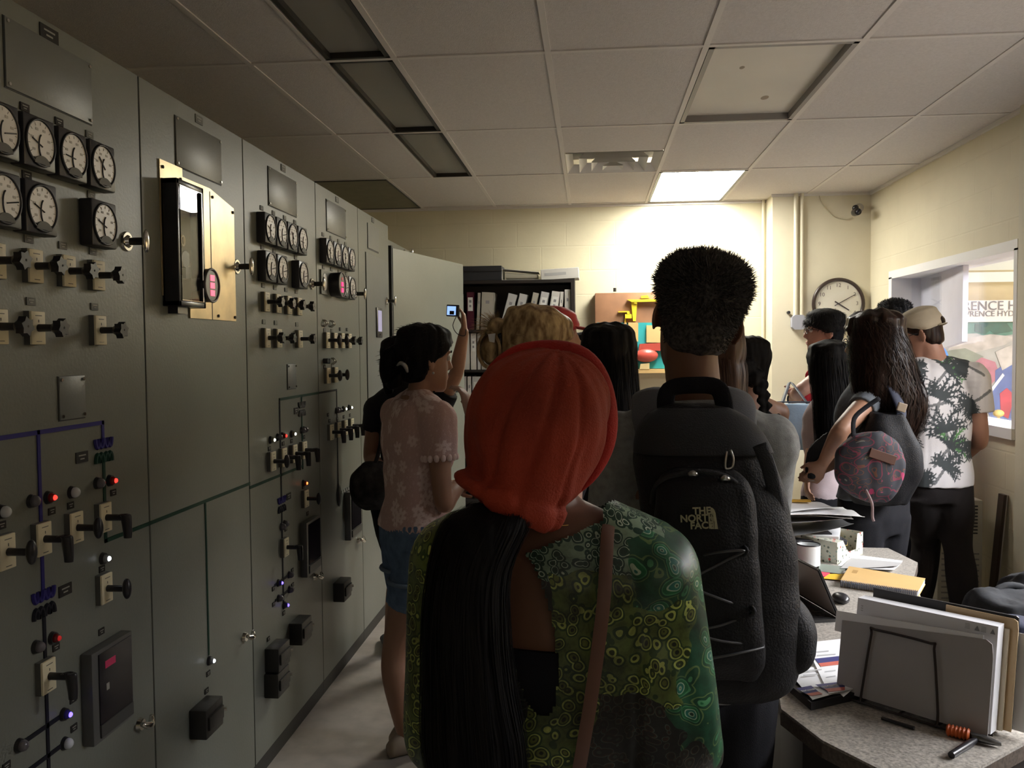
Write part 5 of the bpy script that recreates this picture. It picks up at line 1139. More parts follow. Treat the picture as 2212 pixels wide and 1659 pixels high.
    def hair(s, m, mt, voxel=.006, sm=2, amp=.003, fs=90, strands=0, name='hair', fn=None, label=None, spike=None):
        me = remesh(m, voxel, sm, .5, fn or (lambda co, no: co + no * (vnoise(co * np.array([1, 1, .25]), fs, 4) * amp)[:, None]))
        if spike:
            n, ln, zmin, dirf = spike; bm = bmesh.new(); bm.from_mesh(me); bm.faces.ensure_lookup_table(); r = random.Random(5); vs = []; fs_ = []
            ok = [f for f in bm.faces if (s.HM.transposed() @ (f.calc_center_median() - s.head)).z > zmin]; b0 = len(bm.verts)
            mb = MB()
            for i in range(n):
                f = r.choice(ok); p = f.calc_center_median() + V((r.uniform(-1, 1), r.uniform(-1, 1), r.uniform(-1, 1))) * voxel * .5; nn = f.normal.copy(); l = ln * r.uniform(.5, 1.2); loc = s.HM.transposed() @ (p - s.head)
                up = max(0, min(1, (loc.z - zmin) / .12)); l *= .22 + .78 * up ** 1.5; t = dirf(loc); d = (nn * (.35 + .65 * up) + t + V((r.gauss(0, .25), r.gauss(0, .25), r.gauss(0, .25)))).normalized(); q = nn.orthogonal().normalized() * .0011
                if r.random() < .5: q = q.cross(nn).normalized() * .0011
                mid = p + d * l * .5 + nn * l * .08; mb.add([p - q, p + q, mid + q * .8, mid - q * .8, p + d * l + t * l * .3], [(0, 1, 2, 3), (3, 2, 4)])
            bm.free(); m2 = mb.mesh('x'); bm = bmesh.new(); bm.from_mesh(me); bm.from_mesh(m2); bm.to_mesh(me); bm.free(); bpy.data.meshes.remove(m2)
            me.polygons.foreach_set('use_smooth', [True] * len(me.polygons))
        me.materials.append(mt); shift(me, s.base); o = link(name, me, mt, s.o)
        if label: o['label'] = label
        return o
    def locks(s, secs, n=260, wv=.0016, seed=1, out=.004, start=0, wave=0, freq=8):
        """strands that follow a loft of (centre, u, v) from top to bottom"""
        r = random.Random(seed); q = catmull([[*c, *u, *v] for c, u, v in secs], 4); m = MB()
        for i in range(n):
            a = r.uniform(0, 2 * PI); i0 = r.randint(1, 4) + start; i1 = min(len(q) - 1, r.randint(int(len(q) * .7), len(q) + 2)); pts = []; ph = r.uniform(0, 6); da = r.uniform(-.25, .25)
            if i1 - i0 < 4: continue
            o_ = r.uniform(.0, out)
            for k in range(i0, i1 + 1, 1):
                c, u, v_ = V(q[k][:3]), V(q[k][3:6]), V(q[k][6:9]); t = (k - i0) / (i1 - i0); aa = a + da * t + (wave * math.sin(freq * t + ph) if wave else .03 * math.sin(5 * t + ph)); g = 1 + (o_ + (wave * .03 * math.sin(freq * t * 1.3 + ph))) / max(.02, u.length)
                pts.append(c + u * (math.cos(aa) * g) + v_ * (math.sin(aa) * g))
            if wave or True: pts.append(pts[-1] + (pts[-1] - pts[-2]) * r.uniform(.3, 1.2))
            d = V((math.sin(a), -math.cos(a), 0)) * wv; m.ribbon(pts, d)
        return m
    def glasses(s, mt, r=.021):
        g = MB()
        for k in (-1, 1):
            g.tube([s.hl(.034 * k + math.cos(a) * r * 1.1, .103 - abs(math.cos(a) * k + 0) * .002, .018 + math.sin(a) * r * .85) for a in np.linspace(0, 2 * PI, 21)[:-1]], .002, 6, closed=True); g.tube([s.hl(.057 * k, .101, .024), s.hl(.077 * k, .06, .024), s.hl(.08 * k, -.005, .02)], .0018, 6, 3)
        g.tube([s.hl(-.012, .104, .022), s.hl(.012, .104, .022)], .0018, 6); return part('glasses', g, mt, s.o, True)
def addmesh(o, mb, mt=None):
    """merge extra geometry (loose strands) into an object"""
    m2 = mb.mesh('x', True, worg(o)); bm = bmesh.new(); bm.from_mesh(o.data); bm.from_mesh(m2); bm.to_mesh(o.data); bm.free(); bpy.data.meshes.remove(m2)
    o.data.polygons.foreach_set('use_smooth', [True] * len(o.data.polygons))
fabric = lambda nm, c, **k: mat(nm, c, k.pop('rough', .85), var=k.pop('var', .08), vs=k.pop('vs', 14), bump=k.pop('bump', .35), bs=k.pop('bs', 500), spec=.18, **k)
blackf = fabric('fabric_black', (.012, .012, .015)); darkj = fabric('denim_dark', (.016, .018, .028)); charc = fabric('trouser_charcoal', (.022, .019, .020))
shoeb = mat('shoe_black', (.02, .02, .022), .5); shoet = mat('shoe_beige', (.36, .29, .22), .6); metal = mat('metal_grey', (.5, .5, .5), .3, 1)

# ---------------------------------------------------------------- A: woman in the red head wrap (nearest)
YA = 1.24
hc = J(1172, 915, YA)
A_ = Person('person in red head wrap and green paisley tunic, standing nearest the camera with back turned', (J(1200, 1200, YA + .03).x, YA + .03), 1.56, 8, True, 'brown', head=hc + V((-.01, .02, -.015)), hyaw=14, hpitch=4, hroll=-4, sw=.93, bw=1.0, hs=.92)
A_.arm(-1, A_.sh[-1] + V((-.030, -.0, -.25)), A_.sh[-1] + V((-.05, .14, -.42)), (.2, .8, -.4)); A_.arm(1, A_.sh[1] + V((.045, .0, -.25)), A_.sh[1] + V((.06, .15, -.42)), (-.2, .8, -.4))
A_.leg(-1); A_.leg(1)
A_.build(.0065)
A_.face()
# tunic: wide batwing shape, V neckline slanting down to the left, keyhole at the back
def px_of(co):
    q = (co - np.array([0, 0, CAMZ])) @ np.array(RC); return IW / 2 + FPX * q[:, 0] / -q[:, 2], IH / 2 - FPX * q[:, 1] / -q[:, 2]
m = MB(); A_.torso(m, .024, .44, .845)
for k in (-1, 1):
    m.sph(A_.sh[k] - V((0, 0, .010)) - A_.R * (.006 * k), .079, 20, 14)
    p, r = A_.armpts(k); A_.limb(m, p, r, .026, 0, .62)
    sh, e = A_.arms[k][0], A_.arms[k][1]; m.loft([(sh + V((0, 0, -.015)), A_.R * .035, A_.F * .045), (sh.lerp(e, .5) + A_.R * (-.02 * k), A_.R * .068, A_.F * .08), (e + A_.R * (-.035 * k) - V((0, 0, .0)), A_.R * .066, A_.F * .08), (e + A_.R * (-.045 * k) - V((0, 0, .12)), A_.R * .062, A_.F * .08), (e + A_.R * (-.06 * k) - V((0, 0, .25)), A_.R * .06, A_.F * .075)], 22, 4)
nk0 = J(1296, 1128, YA - .05); kz0, kz1 = J(1132, 1215, YA - .1), J(1176, 1570, YA - .1)
def cutA(co):
    rel = co - np.array(A_.base); r_ = rel @ np.array(A_.R); f_ = rel @ np.array(A_.F); z = co[:, 2]
    slope = nk0.z - (np.array(nk0)[0] - co[:, 0]) * .40
    neck = (z > slope) & (co[:, 0] < nk0.x + .002) & (r_ > -.12) & (f_ < .03) | (z > 1.285) & (np.hypot(r_, f_) < .085)
    cx_ = kz0.x + (kz1.x - kz0.x) * .5 - .005; cz = (kz0.z + kz1.z) / 2; key = (f_ < 0) & ((((co[:, 0] - cx_ + (z - cz) * .13) / .030) ** 2 + ((z - cz) / .109) ** 2) < 1)
    return neck | key
def paisley():
    m = mat('paisley_satin', (.02, .10, .05), .42, spec=.5); nt = m.node_tree; N = nt.nodes; L = nt.links; b = N['Principled BSDF']; tc = N['Texture Coordinate']
    def nd(t, **k):
        n = N.new(t)
        for a, v_ in k.items(): setattr(n, a, v_)
        return n
    def math_(op, a, b_=None, c=None):
        n = nd('ShaderNodeMath', operation=op)
        for i, q in enumerate((a, b_, c)):
            if q is None: continue
            if hasattr(q, 'is_output'): L.new(q, n.inputs[i])
            else: n.inputs[i].default_value = q
        return n.outputs[0]
    nz = nd('ShaderNodeTexNoise'); nz.inputs['Scale'].default_value = 7; nz.inputs['Detail'].default_value = 3; L.new(tc.outputs['Object'], nz.inputs['Vector'])
    wp_ = nd('ShaderNodeMix', data_type='VECTOR') if False else nd('ShaderNodeVectorMath', operation='MULTIPLY_ADD'); L.new(nz.outputs['Color'], wp_.inputs[0]); wp_.inputs[1].default_value = (.10, .10, .06); L.new(tc.outputs['Object'], wp_.inputs[2])
    def vor(scale, feat='F1'):
        v_ = nd('ShaderNodeTexVoronoi', feature=feat); v_.inputs['Scale'].default_value = scale; L.new(wp_.outputs[0], v_.inputs['Vector']); return v_
    v1 = vor(33); v2 = vor(74); v3 = vor(50)
    def ramp(src, stops, interp='CONSTANT'):
        r = nd('ShaderNodeValToRGB'); r.color_ramp.interpolation = interp; e = r.color_ramp.elements; e[0].position = stops[0][0]; e[0].color = (*stops[0][1], 1); e[1].position = stops[1][0]; e[1].color = (*stops[1][1], 1)
        for p, c in stops[2:]: q = e.new(p); q.color = (*c, 1)
        L.new(src, r.inputs[0]); return r.outputs[0]
    eye = ramp(v1.outputs['Distance'], [(0, (.02, .05, .03)), (.10, (.30, .42, .28)), (.14, (.02, .16, .12)), (.24, (.40, .52, .38)), (.275, (.012, .13, .05)), (.38, (.07, .26, .12)), (.42, (.010, .07, .035)), (.50, (.12, .20, .07)), (.54, (.012, .08, .04))])
    sc_ = ramp(v2.outputs['Distance'], [(0, (.006, .035, .02)), (.28, (.015, .06, .035)), (.40, (.50, .60, .48)), (.46, (.01, .05, .03)), (.62, (.22, .32, .22))])
    yl = ramp(v3.outputs['Distance'], [(0, (.008, .015, .006)), (.15, (.15, .18, .03)), (.27, (.03, .05, .012)), (.36, (.46, .54, .13)), (.46, (.03, .07, .02)), (.58, (.12, .17, .04))])
    dk_ = ramp(v2.outputs['Distance'], [(0, (.03, .04, .03)), (.2, (.010, .010, .008)), (.42, (.05, .022, .012)), (.5, (.07, .10, .08)), (.55, (.010, .012, .010))])
    s_ = nd('ShaderNodeSeparateXYZ'); L.new(tc.outputs['Object'], s_.inputs[0])
    wz = math_('MULTIPLY_ADD', nz.outputs['Fac'], .16, s_.outputs[2]); wx = math_('MULTIPLY_ADD', nz.outputs['Fac'], .14, s_.outputs[0])
    def mix(f, a, b_): x = nd('ShaderNodeMix', data_type='RGBA'); L.new(f, x.inputs[0]); L.new(a, x.inputs[6]); L.new(b_, x.inputs[7]); return x.outputs[2]
    def between(v_, a, b_): return math_('MULTIPLY', math_('GREATER_THAN', v_, a), math_('LESS_THAN', v_, b_))
    c = mix(math_('GREATER_THAN', wz, 1.30), dk_, sc_)                 # yoke of little scales above, dark below
    c = mix(math_('MULTIPLY', math_('GREATER_THAN', wx, .225), math_('GREATER_THAN', wz, 1.06)), c, eye)
    c = mix(math_('MULTIPLY', between(wz, 1.15, 1.315), between(wx, .05, .25)), c, yl)      # two yellow feather fans on the back
    c = mix(math_('MULTIPLY', between(wz, 1.06, 1.17), between(wx, .02, .12)), c, yl)
    c = mix(math_('MULTIPLY', math_('LESS_THAN', wx, -.05), math_('GREATER_THAN', wz, 1.02)), c, yl)
    c = mix(math_('MULTIPLY', between(wx, .17, .25), between(wz, 1.27, 1.37)), c, eye)
    n2 = nd('ShaderNodeTexNoise'); n2.inputs['Scale'].default_value = 9; n2.inputs['Detail'].default_value = 6; n2.inputs['Roughness'].default_value = .7; L.new(wp_.outputs[0], n2.inputs['Vector'])
    r2 = nd('ShaderNodeMapRange'); r2.inputs[1].default_value = .38; r2.inputs[2].default_value = .60; r2.inputs[3].default_value = .22; r2.inputs[4].default_value = 1.15; L.new(n2.outputs['Fac'], r2.inputs[0])
    x2 = nd('ShaderNodeMix', data_type='RGBA', blend_type='MULTIPLY'); x2.inputs[0].default_value = 1; L.new(c, x2.inputs[6]); L.new(r2.outputs[0], x2.inputs[7])
    L.new(x2.outputs[2], b.inputs['Base Color']); return m
pais = paisley()
tun = A_.cloth('tunic', m, pais, .0045, 22, fold(.007, 17, 3, .5), cutA)
# black bra back seen in the keyhole, gold chain
part('bra_band', MB().loft([(A_.ax(.70) + V((0, 0, z)), A_.R * .1305, A_.F * .0985) for z in (-.07, -.02, .045)], 32, 2, .85), blackf, A_.o, 40)
gz = A_.ax(.842); part('necklace', MB().tube([gz + A_.R * (.063 * math.cos(a)) + A_.F * (.060 * math.sin(a)) + V((0, 0, .006 * math.sin(a))) for a in np.linspace(0, 2 * PI, 40)[:-1]], .0011, 6, closed=True), mat('gold', (.7, .45, .15), .25, 1), A_.o, True)
# head wrap: folded cloth
wm = mat('wrap_red', (.34, .036, .012), .8, var=.3, vs=5, bump=.5, bs=340)
m = MB(); W0 = J(1165, 925, YA); sx = YA / 1850
def wsec(px, py, hw, hd, tilt=0, dy=0): c = J(px, py, YA + dy); return (c, V((hw * sx, 0, -hw * sx * tilt)), V((0, hd * sx, hw * sx * tilt * .0)))
m.loft([wsec(1150, 1098, 66, 80, -.1, -.02), wsec(1146, 1075, 100, 110, -.1, -.02), wsec(1142, 1040, 122, 130, -.05, -.01), wsec(1148, 990, 140, 150), wsec(1156, 930, 152, 165, .05), wsec(1165, 870, 152, 172, .1, .01), wsec(1180, 815, 132, 155, .15, .02), wsec(1196, 775, 92, 110, .15, .03), wsec(1205, 758, 45, 55, .15, .03)], 44, 5)
rim = [(1045, 850), (1062, 800), (1098, 768), (1150, 752), (1210, 750), (1262, 768), (1295, 812), (1312, 880), (1308, 950), (1280, 1010), (1245, 1050)]
rm_ = MB().tube([J(x_ + (8 if x_ < 1100 else -6), y_ + 8, YA + .03) for i, (x_, y_) in enumerate(rim)], [.010, .015, .016, .015, .016, .018, .019, .019, .018, .015, .010], 12, 4)
m.loft([(J(1110, 1060, YA - .05), V((.075, 0, -.03)), V((0, .055, 0))), (J(1095, 1083, YA - .055), V((.074, 0, -.036)), V((0, .05, 0))), (J(1090, 1100, YA - .055), V((.058, 0, -.034)), V((0, .045, 0)))], 24, 4)
part('wrap_rim', rm_, mat('wrap_crimson', (.42, .018, .012), .8, var=.25, vs=9, bump=.5, bs=340), A_.o, True)
def wrapfold(co, no):
    a = np.arctan2(co[:, 0] - W0.x - (co[:, 2] - W0.z) * .25, -(co[:, 1] - YA)); z = co[:, 2] - W0.z; r = np.maximum(0, 1 - np.abs(z + .02) / .17)
    f = np.sin(a * 7 + z * 24 + 1.3 * np.sin(z * 17)) * .0013 + np.sin(a * 15 + z * 42) * .0010 + vnoise(co, 30, 2) * .0022
    crease = .55 * (-.010 * np.exp(-((a - .10 - z * .9) / .06) ** 2) - .008 * np.exp(-((a + .45 - z * .7) / .07) ** 2) - .007 * np.exp(-((a - .62 + z * .5) / .06) ** 2) + .004 * np.exp(-((a + .2 - z * .8) / .10) ** 2))
    return co + no * ((f + crease) * (.35 + r))[:, None]
A_.hair(m, wm, .005, 3, name='head_wrap', fn=wrapfold, label='red cotton head wrap gathered low on the left')
# long black hair out of the wrap, down the back on the left
secs = [(J(x_, y_, YA - d), V((w_ * (YA - d) / 1850, 0, 0)), V((0, .045, 0))) for x_, y_, d, w_ in ((1078, 1085, .05, 62), (1050, 1130, .09, 92), (1014, 1230, .11, 86), (1006, 1350, .12, 92), (1012, 1480, .125, 100), (1025, 1620, .125, 112), (1040, 1760, .115, 90))]
o = A_.hair(MB().loft(secs, 30, 5), hblack, .006, 2, .003, 110, name='hair'); addmesh(o, A_.locks(secs, 420, .0013, 3, .006))
# bag strap over right shoulder
st = mat('strap_brown', (.13, .060, .038), .5, var=.1); pts = [(1322, 1108, .10), (1316, 1130, -.02), (1312, 1160, -.075), (1309, 1220, -.100), (1304, 1300, -.118), (1292, 1400, -.122), (1275, 1520, -.122), (1258, 1620, -.118), (1240, 1720, -.10)]
pp = [J(x_, y_, YA + d) for x_, y_, d in pts]
ext = [J(1300, 1180, YA + .16), J(1200, 1400, YA + .18)]
st_o = thing('bag_strap', MB().tube(list(reversed(ext)) + pp, .0095, 10, 3, flat=.22, up=(0, 1, 0)), st, 'narrow brown leather bag strap crossing the green paisley back', 'strap', smooth=50)
A_.trousers(blackf, g=.012)
A_.shoes(shoeb)

# ---------------------------------------------------------------- B: man with the backpack
YB_ = 1.80
hc = J(1505, 696, YB_)
B_ = Person('person with short dark hair in grey shirt, wearing a black backpack, back turned', (J(1490, 1000, YB_ + .06).x, YB_ + .06), 1.70, -2, False, 'brown', lean=(.01, -.03), head=hc + V((0, .03, 0)), hyaw=-6, hpitch=-2, hroll=11, hs=1.03, sw=.76, bw=.94)
B_.arm(-1, B_.sh[-1] + V((-.05, .02, -.3)), B_.sh[-1] + V((0, .22, -.42)), (.3, .9, 0)); B_.arm(1, B_.sh[1] + V((.0, .09, -.27)), B_.sh[1] + V((-.08, .30, -.30)), (-.5, .8, 0))
B_.leg(-1); B_.leg(1); B_.build(.0068); B_.face()
tee = fabric('heather_grey', (.30, .31, .31), var=.18, vs=60)
B_.shirt(tee, 'shirt', .49, .95, .014, .007, .005, .010, top=.842)
o = part('collar', MB().tube([B_.ax(.842) + B_.R * (.075 * math.cos(a)) + B_.F * (.072 * math.sin(a)) + V((0, 0, .0 - .012 * math.sin(a))) for a in np.linspace(0, 2 * PI, 40)[:-1]], .010, 10, closed=True), tee, B_.o, True)
B_.trousers(blackf); B_.shoes(shoeb)
def dirB(l): return B_.HM @ V((.05, .15 - l.y * 2, -.15 if l.z < .05 else .05))
B_.hair(B_.scalp(.009, .075, .035, -.075), hgrey, .005, 2, .0022, 80, spike=(16000, .022, -.05, dirB))
# backpack
YP = 1.50; KP = YP / 1.42
bagm = mat('pack_black', (.008, .008, .010), .62, spec=.3, var=.12, vs=30, bump=.5, bs=260); bagg = mat('pack_grey', (.030, .031, .035), .7, spec=.25, var=.08, bump=.5, bs=400); padm = mat('pad_grey', (.10, .105, .12), .8, bump=.5, bs=500)
t = thing('backpack', None, None, 'black backpack with pale stitched logo and bungee cord on the grey-shirted man', 'backpack', None, J(1530, 1500, YP + .1))
def bs_(px, py, hw, hd, y): return (J(px, py, y), V((hw * KP, 0, 0)), V((0, hd, 0)))
m = MB().loft([bs_(1498, 872, .040, .030, YP + .13), bs_(1500, 886, .068, .045, YP + .122), bs_(1506, 915, .094, .058, YP + .11), bs_(1514, 958, .112, .068, YP + .10), bs_(1528, 1030, .123, .078, YP + .09), bs_(1545, 1120, .126, .084, YP + .08), bs_(1556, 1240, .127, .086, YP + .08), bs_(1562, 1360, .128, .086, YP + .08), bs_(1562, 1450, .122, .080, YP + .085), bs_(1560, 1490, .10, .06, YP + .09)], 40, 5, .72)
def packfold(co, no): return co + no * (vnoise(co * np.array([1, 1, 1.5]), 30, 8) * .0025 + vnoise(co, 70, 3) * .0010)[:, None]
me = remesh(m, .006, 3, .5, packfold); shift(me, worg(t)); link('main_pocket', me, bagm, t)
m = MB().loft([bs_(1518, 1015, .050, .02, YP + .012), bs_(1520, 1040, .075, .032, YP + .006), bs_(1524, 1100, .083, .038, YP + .002), bs_(1530, 1220, .083, .040, YP + .0), bs_(1535, 1330, .085, .040, YP + .0), bs_(1540, 1420, .085, .036, YP + .004), bs_(1542, 1462, .07, .024, YP + .012)], 36, 5, .72)
me = remesh(m, .005, 3, .5, packfold); shift(me, worg(t)); link('front_pocket', me, bagm, t)
FY = lambda y0: y0
# top yoke band
m = MB().loft([bs_(1499, 880, .060, .045, YP + .118), bs_(1502, 896, .084, .058, YP + .110), bs_(1507, 922, .103, .067, YP + .100), bs_(1512, 950, .114, .073, YP + .095), bs_(1517, 975, .119, .076, YP + .091)], 40, 4, .74); part('top_yoke', m, bagg, t, True)
def arch(off, y, r0): return [J(x_, y_, y) for x_, y_ in off]
part('piping', MB().tube([J(x_, y_, YP - .002 + d) for x_, y_, d in ((1405, 1110, .05), (1412, 1060, .015), (1432, 1035, -.012), (1470, 1024, -.02), (1520, 1018, -.022), (1570, 1030, -.02), (1604, 1058, -.008), (1622, 1100, .012), (1630, 1160, .03))], .0045, 8, 4), bagg, t, True)
part('zipper', MB().tube([J(x_, y_, YP - .003 + d) for x_, y_, d in ((1420, 1080, .03), (1440, 1050, .0), (1490, 1036, -.012), (1540, 1034, -.014), (1585, 1050, -.006), (1606, 1085, .01))], .003, 8, 4), mat('zip_dark', (.05, .05, .055), .4, .4), t, True)
for x_, y_ in ((1497, 1022), (1566, 1032)): part('zipper_pull', MB().tube([J(x_ - 8, y_ + 3, YP - .028), J(x_, y_, YP - .034), J(x_ + 9, y_ + 4, YP - .03)], [.004, .0055, .003], 8, 2), metal, t, True)
m = MB().tube([J(x_, y_, YP + .005) for x_, y_ in ((1570, 975), (1566, 1008), (1572, 1013), (1582, 1008), (1584, 990), (1578, 972))], .0022, 8, 4, closed=False); part('carabiner', m, metal, t, True)
part('grab_handle', MB().tube([J(1441, 905, YP + .13), J(1438, 862, YP + .12), J(1452, 838, YP + .115), J(1500, 832, YP + .112), J(1546, 836, YP + .115), J(1562, 862, YP + .12), J(1566, 905, YP + .13)], .0165, 12, 4, flat=.25, up=(0, 1, 0)), blackf, t, True)
for nm_, pts_ in (('shoulder_strap', ((1596, 945, .14), (1600, 900, .17), (1598, 868, .21), (1588, 848, .27), (1580, 880, .36), (1570, 980, .42), (1575, 1100, .42))), ('shoulder_strap', ((1412, 945, .14), (1400, 900, .17), (1398, 868, .21), (1400, 848, .27), (1405, 880, .36), (1410, 980, .42), (1415, 1100, .42)))):
    part(nm_, MB().tube([J(x_, y_, YP + d) for x_, y_, d in pts_], .032, 14, 4, flat=.3, up=(0, 1, .3)), padm, t, True)
part('side_strap', MB().tube([J(x_, y_, YP + d) for x_, y_, d in ((1640, 960, .02), (1660, 1010, .02), (1676, 1080, .03), (1690, 1160, .04), (1697, 1260, .05), (1693, 1310, .06))], .013, 10, 4, flat=.25, up=(0, 1, 0)), bagg, t, True)
m = MB().loft([bs_(1680, 1285, .030, .05, YP + .09), bs_(1697, 1320, .040, .06, YP + .09), bs_(1708, 1370, .042, .065, YP + .09), bs_(1706, 1415, .040, .06, YP + .09), bs_(1690, 1445, .022, .04, YP + .09)], 24, 5, .9)
me = remesh(m, .006, 3, .5, packfold); shift(me, worg(t)); link('side_pocket', me, bagm, t)
cord = mat('cord_black', (.06, .06, .065), .4)
yb_ = YP - .049
cp = [(1480, 1212), (1540, 1195), (1608, 1190), (1560, 1215), (1490, 1260), (1560, 1295), (1625, 1320), (1560, 1350), (1500, 1365), (1560, 1385), (1650, 1395), (1600, 1410), (1520, 1425)]
part('bungee_cord', MB().tube([J(x_, y_, yb_ + (.004 if k % 2 else .0) + (.035 if x_ > 1620 or x_ < 1485 else 0)) for k, (x_, y_) in enumerate(cp)], .0022, 8, 5), cord, t, True)
for x_, y_ in ((1480, 1210), (1612, 1190), (1488, 1260), (1628, 1320)): part('cord_loop', MB().tube([J(x_ - 5, y_ - 8, yb_ + .02), J(x_ + 2, y_, yb_ + .004), J(x_ - 5, y_ + 8, yb_ + .02)], .004, 8, 3), bagg, t, True)
lg = mat('logo_thread', (.42, .40, .27), .6); m = MB(); yl_ = YP - .0405
def lt_(s_, px, py, size): textmb(m, s_, size, frame(J(px, py, yl_), (1, -.06, .06), (0, 0, 1)), .0008, .0005)
lt_('THE', 1516, 1104, .0165); lt_('NORTH', 1507, 1120, .0165); lt_('FACE', 1516, 1135.5, .0165)
part('logo_lettering', m, lg, t)
pts_ = [(1535, 1096), (1539, 1097), (1543, 1101), (1545.5, 1108), (1547, 1118), (1549, 1130), (1551, 1142.5), (1535, 1142.5)]
m = MB().prism([J(a, b, yl_ + .0) for a, b in pts_], (0, -.0008, 0)); part('logo_dome', m, lg, t)
for k, pp_ in enumerate((((1534, 1110), (1538, 1112), (1541, 1118), (1542.5, 1128), (1543, 1142)), ((1534, 1122), (1537, 1125), (1538.5, 1132), (1539, 1142)))): part('logo_stripe', MB().tube([J(a, b, yl_ - .001) for a, b in pp_], .0004, 4), bagm, t)
part('belt_tab', MB().tube([J(1556, 1494, YP + .02), J(1594, 1497, YP + .02)], .0015, 6), mat('tag_grey', (.25, .22, .2), .5), t)

# ---------------------------------------------------------------- C: woman in the lace top
YC_ = 3.22
hc = J(912, 778, YC_)
C_ = Person('person in pink lace top and denim shorts, dark hair clipped up, watching the open door', (J(895, 1000, YC_).x, YC_), 1.635, 52, True, 'tan', lean=(0, .015), head=hc + V((.01, .01, -.01)), hyaw=52, hpitch=2, hs=1.0, bw=1.05)
C_.arm(1, J(958, 1085, YC_ - .12), J(1000, 1040, YC_ + .04), (.6, .3, .1), .5, (0, .5, -1)); C_.arm(-1, C_.sh[-1] + V((.02, .0, -.26)), C_.sh[-1] + V((.2, .1, -.3)), (.8, .2, .1))
C_.leg(-1, None, None); C_.leg(1)
fl_ = J(878, 1618, YC_ - .02)
C_.legs[1] = (C_.hip[1], J(856, 1400, YC_ - .04), V((fl_.x, fl_.y, .07)), V((.6, .5, 0)))
C_.build(.006); C_.face()
lace = mat('lace_pink', (.5, .3, .26), .75, attr='pat', bump=.6, bs=260)
rr = np.random.RandomState(11)
def lace_post(me):
    co, no = mget(me); ang = np.arctan2(co[:, 1] - C_.base.y, co[:, 0] - C_.base.x) * .17; z = co[:, 2]; v_ = np.zeros(len(co)); bz = [z.min(), z.max()]
    for k in range(95):
        zc = rr.uniform(z.min(), z.max()); ac = rr.uniform(-.54, .54); R0 = rr.uniform(.022, .034); dx, dz = ang - ac, z - zc; r = np.hypot(dx, dz); th = np.arctan2(dz, dx) + rr.rand() * 6
        if 0 < (zc - z.min()) < .6: petal = (r < R0 * (.45 + .55 * np.abs(np.cos(th * 3)))) & (r > R0 * .18)
        v_ = np.maximum(v_, petal.astype(float) * (.7 + .3 * rr.rand()))
    v_ = np.maximum(v_, (np.abs(np.sin(ang * 190 + np.sin(z * 60))) < .12) * .35)
    b0 = np.array([.60, .39, .35]); b1 = np.array([.86, .70, .66]); setcol(me, 'pat', (b0[None] * (1 - v_[:, None]) + b1[None] * v_[:, None]).astype(np.float32))
def lacefold(co, no):
    c = fold(.0045, 24, 6)(co, no); z = c[:, 2]; zb = z.min(); a = np.arctan2(c[:, 1] - C_.base.y, c[:, 0] - C_.base.x); k = np.clip((zb + .05 - z) / .05, 0, 1); c[:, 2] -= k * .016 * np.abs(np.sin(a * 22)); return c
top = C_.shirt(lace, 'lace_top', .545, .60, .018, .0055, .004, .018, top=.838, fn=lacefold, post=lace_post)
for k in (1, -1):          # scalloped sleeve edges
    p, r = C_.armpts(k); q = catmull([[*a, b] for a, b in zip(p, r)], 6); i = int(.30 * (len(q) - 1)); c = V(q[i][:3]); ax_ = (V(q[i + 1][:3]) - V(q[i - 1][:3])).normalized(); e1 = ax_.orthogonal().normalized(); e2 = ax_.cross(e1); m = MB()
    for j in range(16): a = 2 * PI * j / 16; m.ell(c + (e1 * math.cos(a) + e2 * math.sin(a)) * (q[i][3] + .020) - ax_ * .0, e1 * .010, e2 * .010, ax_ * .014, 10, 8)
    part('sleeve_scallops', m, mat('lace_edge', (.82, .64, .60), .75), C_.o, True)
den = fabric('denim_blue', (.12, .18, .28), var=.25, vs=25)
C_.trousers(den, 'denim_shorts', .56, .30, .014, .007, .003)
for k in (-1, 1):
    p, r = C_.legpts(k); c = p[0].lerp(p[1], .62); part('shorts_cuff', MB().tube([c + C_.R * (math.cos(a) * (r[0] * .94 + .018)) + C_.F * (math.sin(a) * (r[0] * .94 + .018)) + V((0, 0, -.004)) for a in np.linspace(0, 2 * PI, 30)[:-1]], .008, 8, closed=True), mat('denim_fray', (.16, .22, .30), .9), C_.o, True)
C_.shoes(shoet)
m = C_.scalp(.022, .075, .0, -.095); m.loft([(C_.hl(0, -.09, .03), C_.HM @ V((.055, 0, 0)), C_.HM @ V((0, 0, .045))), (C_.hl(0, -.12, -.01), C_.HM @ V((.058, 0, 0)), C_.HM @ V((0, .02, .055))), (C_.hl(0, -.135, -.05), C_.HM @ V((.045, 0, 0)), C_.HM @ V((0, .03, .03))), (C_.hl(.0, -.12, -.095), C_.HM @ V((.03, 0, 0)), C_.HM @ V((0, .025, .01)))], 22, 4)
m.tube([J(842, 850, YC_), J(836, 800, YC_ - .02), J(845, 765, YC_ - .02), J(872, 755, YC_ - .02)], [.018, .028, .03, .02], 14, 4)
C_.hair(m, hblack, .0055, 2, .003, 80, spike=(900, .016, -.09, lambda l: C_.HM @ V((0, -1.6, -.6))))
part('hair_clip', MB().tube([J(858, 790, YC_ - .09), J(866, 784, YC_ - .10), J(876, 792, YC_ - .10), J(880, 804, YC_ - .09)], [.004, .008, .009, .005], 10, 3), mat('clip_silver', (.45, .44, .42), .25, .6), C_.o, True)
part('earring', MB().sph(C_.hl(.083, -.008, -.038), .005), metal, C_.o, True)

